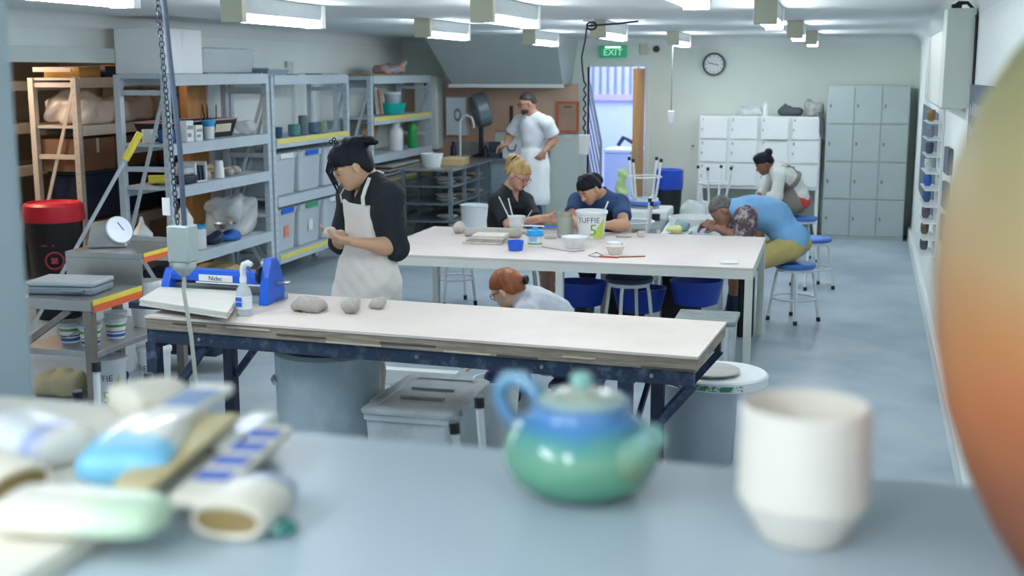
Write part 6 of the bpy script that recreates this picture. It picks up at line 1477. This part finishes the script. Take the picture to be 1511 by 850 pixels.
W.hair(BLKHAIR, .02, adds=[('wel', (-2.436, 6.230, 1.629), (.07, .045, .026), rot(0, .12, 0)), ('wel', (-2.526, 6.200, 1.615), (.07, .05, .03), rot(0, .1, 0)), ('wel', (-2.480, 6.230, 1.603), (.05, .05, .04), None), ('ell', (.0, -.02, .075), (.08, .09, .05), .02), ('ell', (0, .055, .07), (.055, .035, .028), .02)], face=(0, .115, -.06), fr=(.07, .078, .085), low=-.085, front=-.005)
for i, (a_, b_, c_) in enumerate((((.035, .09, .06), (.045, .125, -.02), (.04, .13, -.1)), ((.05, .085, .05), (.06, .115, -.03), (.06, .11, -.085)), ((-.03, .095, .055), (-.045, .13, -.03), (-.05, .14, -.11)), ((-.045, .085, .05), (-.065, .12, -.04), (-.068, .125, -.085)))):
    b = MB(); b.tube([tuple(W.H(*a_)), tuple(W.H(*(lerp(a_, b_, .6)+(0, .012, .01)))), tuple(W.H(*b_)), tuple(W.H(*c_))], [.008, .0075, .006, .002], 8); W.part(b, 'loose_strand', BLKHAIR)
W.brows(BLKHAIR)
b = MB(); cc = V3((-2.600, 6.170, 1.634))
for i in range(3): b.tube([tuple(cc+V3((.014*(i-1), -.012*abs(i-1), -.012*abs(i-1)))+np.array([.009*math.cos(a), 0, .009*math.sin(a)])) for a in [2*PI*j/14 for j in range(14)]], .0035, 6, closed=True)
W.part(b, 'hair_clip', BLACKP)
b = MB(); b.tube([tuple(nk+fp*.085+rp*.04*math.sin(a)-u*(.015+.035*math.cos(a))) for a in [-1.4+2.8*i/10 for i in range(11)]], .0018, 6); W.part(b, 'necklace', mat('gold_chain', '#b5894a', .3, metal=.8))
W.shoes(SHOE)
hc = (W.J['wrL']+W.J['wrR'])/2+nrm((-.8, -.5, .0))*.085
crumple('clay_lump', 'small pale clay piece held in the standing woman\'s hands', 'clay', (hc[0], hc[1], hc[2]+.004), (.034, .034, .028), CLAYW, 91, amp=.003, h=.006, r=.03)

# --- 2. the man standing at the sink
J = dict(neck=(-3.389, 14.000, 1.472), head=(-3.450, 13.950, 1.638), hd=(-.82, -.45, -.22), hu=(-.22, -.1, .96), mid=(-3.395, 14.030, 1.210), pelvis=(-3.391, 14.050, 0.931),
         shL=(-3.198, 13.880, 1.408), shR=(-3.601, 14.160, 1.401), elL=(-3.131, 13.980, 1.217), elR=(-3.733, 14.250, 1.234), wrL=(-3.224, 13.860, 1.073), wrR=(-3.739, 14.050, 1.133),
         hipL=(-3.300, 13.980, 0.890), hipR=(-3.474, 14.120, 0.876), knL=(-3.36, 13.95, .5), knR=(-3.52, 14.08, .5), anL=(-3.34, 14.0, .08), anR=(-3.53, 14.13, .08), toeL=(-3.45, 13.88, .035), toeR=(-3.66, 14.02, .035),
         hfL=(-.6, -.2, -.75), hnL=(-.5, .8, .1), hcL=(.6, .8, .5), hfR=(-.75, -.4, -.3), hnR=(0, -.5, -.8), hcR=(.5, .6, .4))
M = Body('bearded man in a white tee shirt and apron standing at the sink bench', J, 1.04, .0075, 'skin_tan', '#b98a6e')
M.cloth('shirt', mat('white_tee', '#dfe5ea', .85, var=.03), ['torso'], .018, sleeves=(.72, 0, .082), ripple=.004, freq=32, planes=[((0, 0, .9), (0, 0, -1))])
M.cloth('trousers', DENIM, ['thigh', 'calf'], .016, neck=False, planes=[((0, 0, .96), (0, 0, 1)), ((0, 0, .08), (0, 0, -1))])
g = M.g.copy_empty(); pc = M.J['pelvis']; fp = nrm((M.Rp[0, 1], M.Rp[1, 1], 0)); rp = nrm((M.Rp[0, 0], M.Rp[1, 0], 0))
for z, a_, b_ in ((1.05, .2, .165), (.9, .225, .19), (.75, .235, .2), (.6, .235, .2), (.5, .235, .2)): g.ell((pc[0], pc[1], z), (a_, b_, .19), np.stack([rp, fp, (0, 0, 1)], 1), k=.08)
g.ripple(.005, 30, 6); g.plane((0, 0, 1.1), (0, 0, 1)); g.plane((0, 0, .45), (0, 0, -1)); M.fill(g, ['thigh'], .03, .04); g.plane((0, 0, 1.1), (0, 0, 1)); g.plane((0, 0, .45), (0, 0, -1)); g.plane(pc-fp*.06, -fp); g.build('apron', mat('apron_clean', '#e4e7e8', .85, var=.03), M.t)
M.hair(mat('dark_hair', '#2a2422', .6, var=.2), .009, low=-.03, front=.02, face=(0, .12, -.045), fr=(.085, .075, .095))
M.brows(mat('dark_hair', '#2a2422'))
g = M.g.copy_empty(); g.ell(M.H(0, .03, -.075), V3((.062, .066, .05))*M.k, M.Rh, k=0); g.ell(M.H(0, .067, -.105), V3((.03, .025, .022))*M.k, M.Rh, k=.01); g.plane(M.H(0, 0, -.062), M.hu); g.ell(M.H(0, .1, -.07), V3((.026, .02, .012))*M.k, M.Rh, k=.004, op='cut'); g.build('beard', mat('stubble', '#4a3a32', .7, var=.15), M.t)
M.glasses(BLACKP); M.shoes(SHOE)

# --- 3. the blonde woman at the table
J = dict(neck=(-2.568, 9.780, 1.027), head=(-2.466, 9.720, 1.169), hd=(.78, -.42, -.46), hu=(.42, -.12, .9), mid=(-2.648, 9.860, 0.761), pelvis=(-2.665, 9.880, 0.544),
         shL=(-2.469, 9.920, 0.914), shR=(-2.630, 9.600, 0.943), elL=(-2.321, 9.720, 0.771), elR=(-2.484, 9.460, 0.774), wrL=(-2.202, 9.500, 0.839), wrR=(-2.194, 9.280, 0.854),
         hipL=(-2.5, 10.0, .6), hipR=(-2.58, 9.8, .6), knL=(-2.2, 9.84, .6), knR=(-2.22, 9.6, .6), anL=(-2.24, 9.86, .08), anR=(-2.22, 9.62, .08), toeL=(-2.11, 9.83, .035), toeR=(-2.1, 9.58, .035),
         hfL=(.7, -.65, .1), hnL=(.2, -.4, -.85), hcL=(.5, .6, .4), hfR=(.95, .1, .12), hnR=(0, .75, .6), hcR=(.5, .7, .5))
B = Body('blonde woman with glasses and tied-up hair sitting at the middle table', J, .98, .0065, 'skin_pink', '#d3a28c')
B.cloth('shirt', BLKCL, ['torso'], .014, sleeves=(.85, 0, .068), ripple=.003, freq=40, vneck=.05, planes=[((0, 0, .58), (0, 0, -1))], label='black shirt')
B.cloth('shorts', mat('dark_shorts', '#2b3242', .85), ['thigh'], .012, neck=False, planes=[((-2.3, 9.8, .6), (1, 0, 0)), ((0, 0, .72), (0, 0, 1))])
f, r, u = B.Rc[:, 1], B.Rc[:, 0], B.Rc[:, 2]
g = B.g.copy_empty(); B.fill(g, ['torso'], .026, .04); g.plane(lerp(B.mid, B.J['neck'], .72), u); g.plane(B.mid+f*.01, -f); g.plane(B.mid+r*.12, r); g.plane(B.mid-r*.12, -r); g.plane((0, 0, .6), (0, 0, -1)); ap = g.build('apron', mat('black_apron', '#20252e', .85, var=.15), B.t)
nk = B.J['neck']
for e in (1, -1): B.strap([lerp(B.mid, nk, .7)+r*.08*e+f*.125, nk+r*.085*e+f*.07-u*.02, nk+r*.075*e+u*.035, nk+r*.03*e-f*.07+u*.03], .022, mat('strap_brown', '#4a3c38', .8))
BL = mat('blonde_hair', '#b08d58', .5, scale=22, col2='#caa970', stretch=(1, 1, .4))
B.hair(BL, .014, adds=[('ell', (0, -.085, .075), (.05, .055, .05)), ('ell', (.0, -.13, .055), (.04, .05, .06), .02), ('cap', (0, -.14, .05), (0, -.15, -.06), .035, .018)], low=-.05)
b = MB(); b.tube([tuple(B.H(.045*math.cos(a), -.098+.01*math.sin(a), .085+.03*math.sin(a))) for a in [2*PI*i/16 for i in range(16)]], .009, 8, closed=True); B.part(b, 'hair_tie', BLKCL)
B.brows(BL); B.glasses(mat('glass_frame', '#5a3a36', .4)); B.shoes(SHOE)
pm = mat('apron_print', '#c9cfd4', .8); ct = lerp(B.mid, nk, .22)+f*.138
b = MB()
for i in range(5): b.tube([tuple(ct+r*(.03*math.cos(a)-.04+.02*i)+u*(.022*math.sin(a)+.012*(i % 2))+f*.004) for a in [PI*1.4*j/8+i for j in range(9)]], .0045, 5)
B.part(b, 'printed_pattern', pm)

# --- 4. the dark-haired woman leaning over the table
J = dict(neck=(-1.803, 9.720, 1.013), head=(-1.860, 9.550, 1.082), hd=(-.45, -.66, -.6), hu=(-.4, -.42, .8), mid=(-1.811, 9.900, 0.821), pelvis=(-1.844, 10.000, 0.615),
         shL=(-1.620, 9.660, 0.953), shR=(-1.981, 9.720, 0.953), elL=(-1.541, 9.400, 0.806), elR=(-1.990, 9.500, 0.823), wrL=(-1.697, 9.220, 0.828), wrR=(-1.860, 9.240, 0.826),
         hipL=(-1.72, 10.05, .58), hipR=(-1.92, 10.05, .58), knL=(-1.68, 9.68, .55), knR=(-1.9, 9.72, .55), anL=(-1.68, 9.7, .08), anR=(-1.88, 9.72, .08), toeL=(-1.68, 9.57, .035), toeR=(-1.88, 9.59, .035),
         hfL=(-.95, -.2, .1), hnL=(0, .3, -.9), hcL=(.5, .6, .4), hfR=(.5, -.8, .1), hnR=(.3, .2, -.9), hcR=(.5, .6, .4))
D = Body('dark-haired woman in a blue tee shirt leaning low over the middle table', J, .97, .0065, 'skin_light', '#cf9f80')
D.cloth('shirt', mat('blue_tee', '#34507f', .85, var=.1, scale=9), ['torso'], .014, sleeves=(.62, 0, .076), ripple=.003, freq=40, planes=[((0, 0, .56), (0, 0, -1))])
D.cloth('trousers', BLKCL, ['thigh', 'calf'], .012, neck=False, planes=[((0, 0, .7), (0, 0, 1)), ((0, 0, .08), (0, 0, -1))])
f, r, u = D.Rc[:, 1], D.Rc[:, 0], D.Rc[:, 2]; nk = D.J['neck']
g = D.g.copy_empty(); D.fill(g, ['torso'], .026, .04); g.plane(lerp(D.mid, nk, .8), u); g.plane(D.mid+f*.0, -f); g.plane(D.mid+r*.13, r); g.plane(D.mid-r*.13, -r); g.plane((0, 0, .58), (0, 0, -1)); g.build('apron', mat('black_apron', '#20252e'), D.t)
for e in (1, -1): D.strap([lerp(D.mid, nk, .75)+r*.09*e+f*.13, nk+r*.09*e+f*.07-u*.0, nk+r*.08*e+u*.035, nk+r*.03*e-f*.06+u*.03], .025, mat('black_apron', '#20252e'))
D.hair(BLKHAIR, .013, adds=[('ell', (0, -.1, .02), (.045, .05, .05)), ('ell', (0, -.125, -.02), (.04, .04, .05), .02)], low=-.06)
D.brows(BLKHAIR); D.shoes(SHOE)
b = MB(); b.tube([tuple(D.H(.094*math.cos(a), -.005, .015+.107*math.sin(a))) for a in [PI*i/14 for i in range(15)]], .004, 6); D.part(b, 'hair_band', DUSTB)
ct = lerp(D.mid, nk, .35)+f*.14; b = MB()
for i in range(4): b.tube([tuple(ct+r*(.025*math.cos(a)+.05-.035*i)+u*(.02*math.sin(a))+f*.003) for a in [2*PI*j/10 for j in range(9)]], .004, 5)
D.part(b, 'printed_pattern', pm)

# --- 5. the man bent over the wheel
J = dict(neck=(-0.722, 9.930, 0.916), head=(-0.840, 9.930, 0.896), hd=(-.62, -.15, -.77), hu=(-.78, -.05, .62), mid=(-0.433, 9.980, 0.853), pelvis=(-0.265, 9.980, 0.644),
         shL=(-0.631, 9.740, 0.864), shR=(-0.659, 10.120, 0.897), elL=(-0.635, 9.720, 0.693), elR=(-0.764, 10.160, 0.665), wrL=(-0.870, 9.950, 0.738), wrR=(-0.917, 10.100, 0.763),
         hipL=(-0.281, 9.880, 0.608), hipR=(-0.304, 10.080, 0.602), knL=(-0.672, 9.750, 0.470), knR=(-0.687, 10.100, 0.461), anL=(-0.725, 9.800, 0.150), anR=(-0.639, 10.200, 0.138), toeL=(-0.838, 9.750, 0.088), toeR=(-0.747, 10.180, 0.067),
         hfL=(-.85, .2, .4), hnL=(0, .9, -.3), hcL=(.5, .7, .5), hfR=(-.9, -.2, -.2), hnR=(0, -.6, -.7), hcR=(.4, .6, .5))
J['toeL'] = (J['toeL'][0], J['toeL'][1], .035); J['toeR'] = (J['toeR'][0], J['toeR'][1], .035); J['anL'] = (J['anL'][0], J['anL'][1], .09); J['anR'] = (J['anR'][0], J['anR'][1], .09)
G = Body('hunched man in a sky-blue vest and khaki shorts on a blue stool', J, 1.0, .0065, 'skin_olive', '#a97c66')
FLORAL = mat('floral_sleeve', '#5b4a54', .85, scale=22, col2='#b7a9a6', lo=.5, hi=.6)
for q in 'LR': G.cloth('sleeve', FLORAL, ['uparm'+q], .042, neck=False, k=.01, ripple=.003, label='dark floral shirt sleeve')
G.cloth('vest', mat('sky_vest', '#79b0df', .7, var=.06, scale=5), ['torso'], .018, ripple=.005, freq=30, neck=True, planes=[((0, 0, .52), (0, 0, -1))])
G.cloth('shorts', mat('khaki_shorts', '#bcab6c', .85, var=.08), ['thigh'], .016, neck=False, planes=[(lerp(G.J['hipL'], G.J['knL'], .86), nrm(G.J['knL']-G.J['hipL'])), ((0, 0, .72), (0, 0, 1))], ripple=.004, adds=[('ell', G.J['pelvis']+(0, 0, -.01), (.15, .17, .1), None)])
G.hair(mat('grey_hair', '#5d5a58', .7, scale=40, col2='#7d7a77'), .007, low=-.04, front=.015, face=(0, .12, -.045), fr=(.09, .075, .095))
G.brows(mat('grey_hair', '#5d5a58')); G.shoes(mat('navy_shoe', '#2b3350', .7, var=.1))
for q in 'LR':
    g = G.g.copy_empty(); g.cap(lerp(G.J['kn'+q], G.J['an'+q], .62), G.J['an'+q], .05, .046, k=0, flata=True); g.build('sock', mat('navy_sock', '#2f3856', .85, var=.1), G.t)

# --- 6. the woman on a stool by the lockers
J = dict(neck=(-0.571, 13.250, 0.969), head=(-0.684, 13.200, 1.042), hd=(-.8, -.3, -.5), hu=(-.5, -.15, .85), mid=(-0.406, 13.300, 0.824), pelvis=(-0.330, 13.320, 0.658),
         shL=(-0.512, 13.050, 0.915), shR=(-0.583, 13.400, 0.913), elL=(-0.529, 13.000, 0.706), elR=(-0.678, 13.450, 0.695), wrL=(-0.726, 13.050, 0.668), wrR=(-0.797, 13.300, 0.641),
         hipL=(-0.325, 13.200, 0.620), hipR=(-0.358, 13.400, 0.606), knL=(-0.723, 13.050, 0.582), knR=(-0.748, 13.500, 0.540), anL=(-0.688, 13.100, 0.296), anR=(-0.687, 13.500, 0.244), toeL=(-0.796, 13.050, 0.262), toeR=(-0.808, 13.480, 0.205),
         hfL=(-.9, .2, -.1), hnL=(0, .8, -.3), hcL=(.5, .6, .5), hfR=(-.9, -.2, -.2), hnR=(0, -.6, -.7), hcR=(.4, .6, .5))
for q in ('toeL', 'toeR'): J[q] = (J[q][0], J[q][1], .035)
for q in ('anL', 'anR'): J[q] = (J[q][0], J[q][1], .09)
K = Body('woman in a white shirt, grey apron and red shorts on a stool by the lockers', J, .95, .0075, 'skin_deep', '#8a5c48')
K.cloth('shirt', mat('cream_shirt', '#d9dcd6', .85, var=.04), ['torso'], .016, sleeves=(1.0, .45, .066), ripple=.004, freq=36, planes=[((0, 0, .6), (0, 0, -1))])
K.cloth('shorts', mat('red_shorts', '#c93a34', .8, var=.08), ['thigh'], .015, neck=False, adds=[('ell', K.J['pelvis']+(0, 0, -.02), (.15, .16, .11), None)], planes=[(lerp(K.J['hipL'], K.J['knL'], .5), nrm(K.J['knL']-K.J['hipL'])), ((0, 0, .68), (0, 0, 1))])
f, r, u = K.Rc[:, 1], K.Rc[:, 0], K.Rc[:, 2]; GA = mat('grey_apron', '#837c75', .85, var=.08)
g = K.g.copy_empty(); K.fill(g, ['torso', 'thigh'], .026, .04); g.plane(lerp(K.mid, K.J['neck'], .55), u); g.plane(K.mid+f*.03, -f); g.plane(K.J['pelvis']+K.Rp[:, 1]*.0, -K.Rp[:, 1]); g.plane((0, 0, .44), (0, 0, -1)); g.build('apron', GA, K.t)
b = MB(); b.tube([tuple(K.mid+r*.158*math.cos(a)-f*.135*math.sin(a)) for a in [PI*i/14-.2 for i in range(17)]], .024, 8); K.part(b, 'apron_tie', GA)
for e in (1, -1): K.strap([K.mid-f*.125+r*.05*e, lerp(K.mid, K.J['neck'], .5)-f*.14+r*.08*e, K.J['neck']-f*.06+r*.08*e+u*.01, K.J['neck']+f*.07+r*.08*e-u*.02], .016, GA)
K.hair(BLKHAIR, .014, adds=[('ell', (0, -.1, .075), (.05, .05, .045)), ('ell', (0, .03, .085), (.06, .06, .04), .02)], low=-.04)
K.brows(BLKHAIR); K.shoes(SHOE)

# --- 7. the red-haired person crouching between the tables
J = dict(neck=(-1.749, 6.980, 0.656), head=(-1.843, 6.940, 0.725), hd=(-.86, .2, -.46), hu=(-.44, .05, .89), mid=(-1.572, 7.050, 0.527), pelvis=(-1.5, 7.1, .3),
         shL=(-1.697, 6.840, 0.591), shR=(-1.741, 7.120, 0.606), elL=(-1.753, 6.800, 0.363), elR=(-1.900, 7.200, 0.351), wrL=(-2.0, 6.85, .3), wrR=(-2.0, 7.05, .3),
         hipL=(-1.52, 7.0, .27), hipR=(-1.52, 7.2, .27), knL=(-1.92, 6.92, .42), knR=(-1.92, 7.25, .42), anL=(-1.8, 6.95, .08), anR=(-1.8, 7.22, .08), toeL=(-1.95, 6.93, .035), toeR=(-1.95, 7.21, .035),
         hfL=(-.9, .1, -.2), hnL=(0, .6, -.6), hcL=(.5, .6, .5), hfR=(-.9, -.1, -.2), hnR=(0, -.6, -.7), hcR=(.4, .6, .5))
C = Body('red-haired person with glasses crouching low in a grey top between the tables', J, .92, .0065, 'skin_fair', '#d6ab92', headS=1.06)
C.cloth('shirt', mat('grey_top', '#b6bbc4', .85, var=.05), ['torso'], .014, sleeves=(1.0, .5, .058), ripple=.004, freq=40)
C.cloth('trousers', DENIM, ['thigh', 'calf'], .014, neck=False, planes=[((0, 0, .09), (0, 0, -1))])
RH = mat('auburn_hair', '#9a5426', .45, scale=16, col2='#7a3f1f', stretch=(1, 1, .4))
C.hair(RH, .02, adds=[('ell', (0, -.1, -.0), (.042, .04, .04))], low=-.06, face=(0, .12, -.06), fr=(.07, .075, .085))
b = MB(); b.ball(tuple(C.H(.0, -.145, -.01)), (.02, .03, .03), None, 14, 10, jit=.1); C.part(b, 'hair_clip', BLACKP)
C.brows(RH); C.glasses(BLACKP); C.shoes(SHOE)
t = thing('low_step', 'low dark step stool under the crouching person', 'step stool', (-1.45, 7.1, 0))
b = MB(); b.box(-.13, .17, -.17, .17, .12, .15); b.build('top', NAVYSTOOL, t, smooth=False)
for x in (-.1, .14):
    for y in (-.14, .14):
        b = MB(); b.box(x-.015, x+.015, y-.015, y+.015, 0, .12); b.build('leg', BLACKP, t, smooth=False)
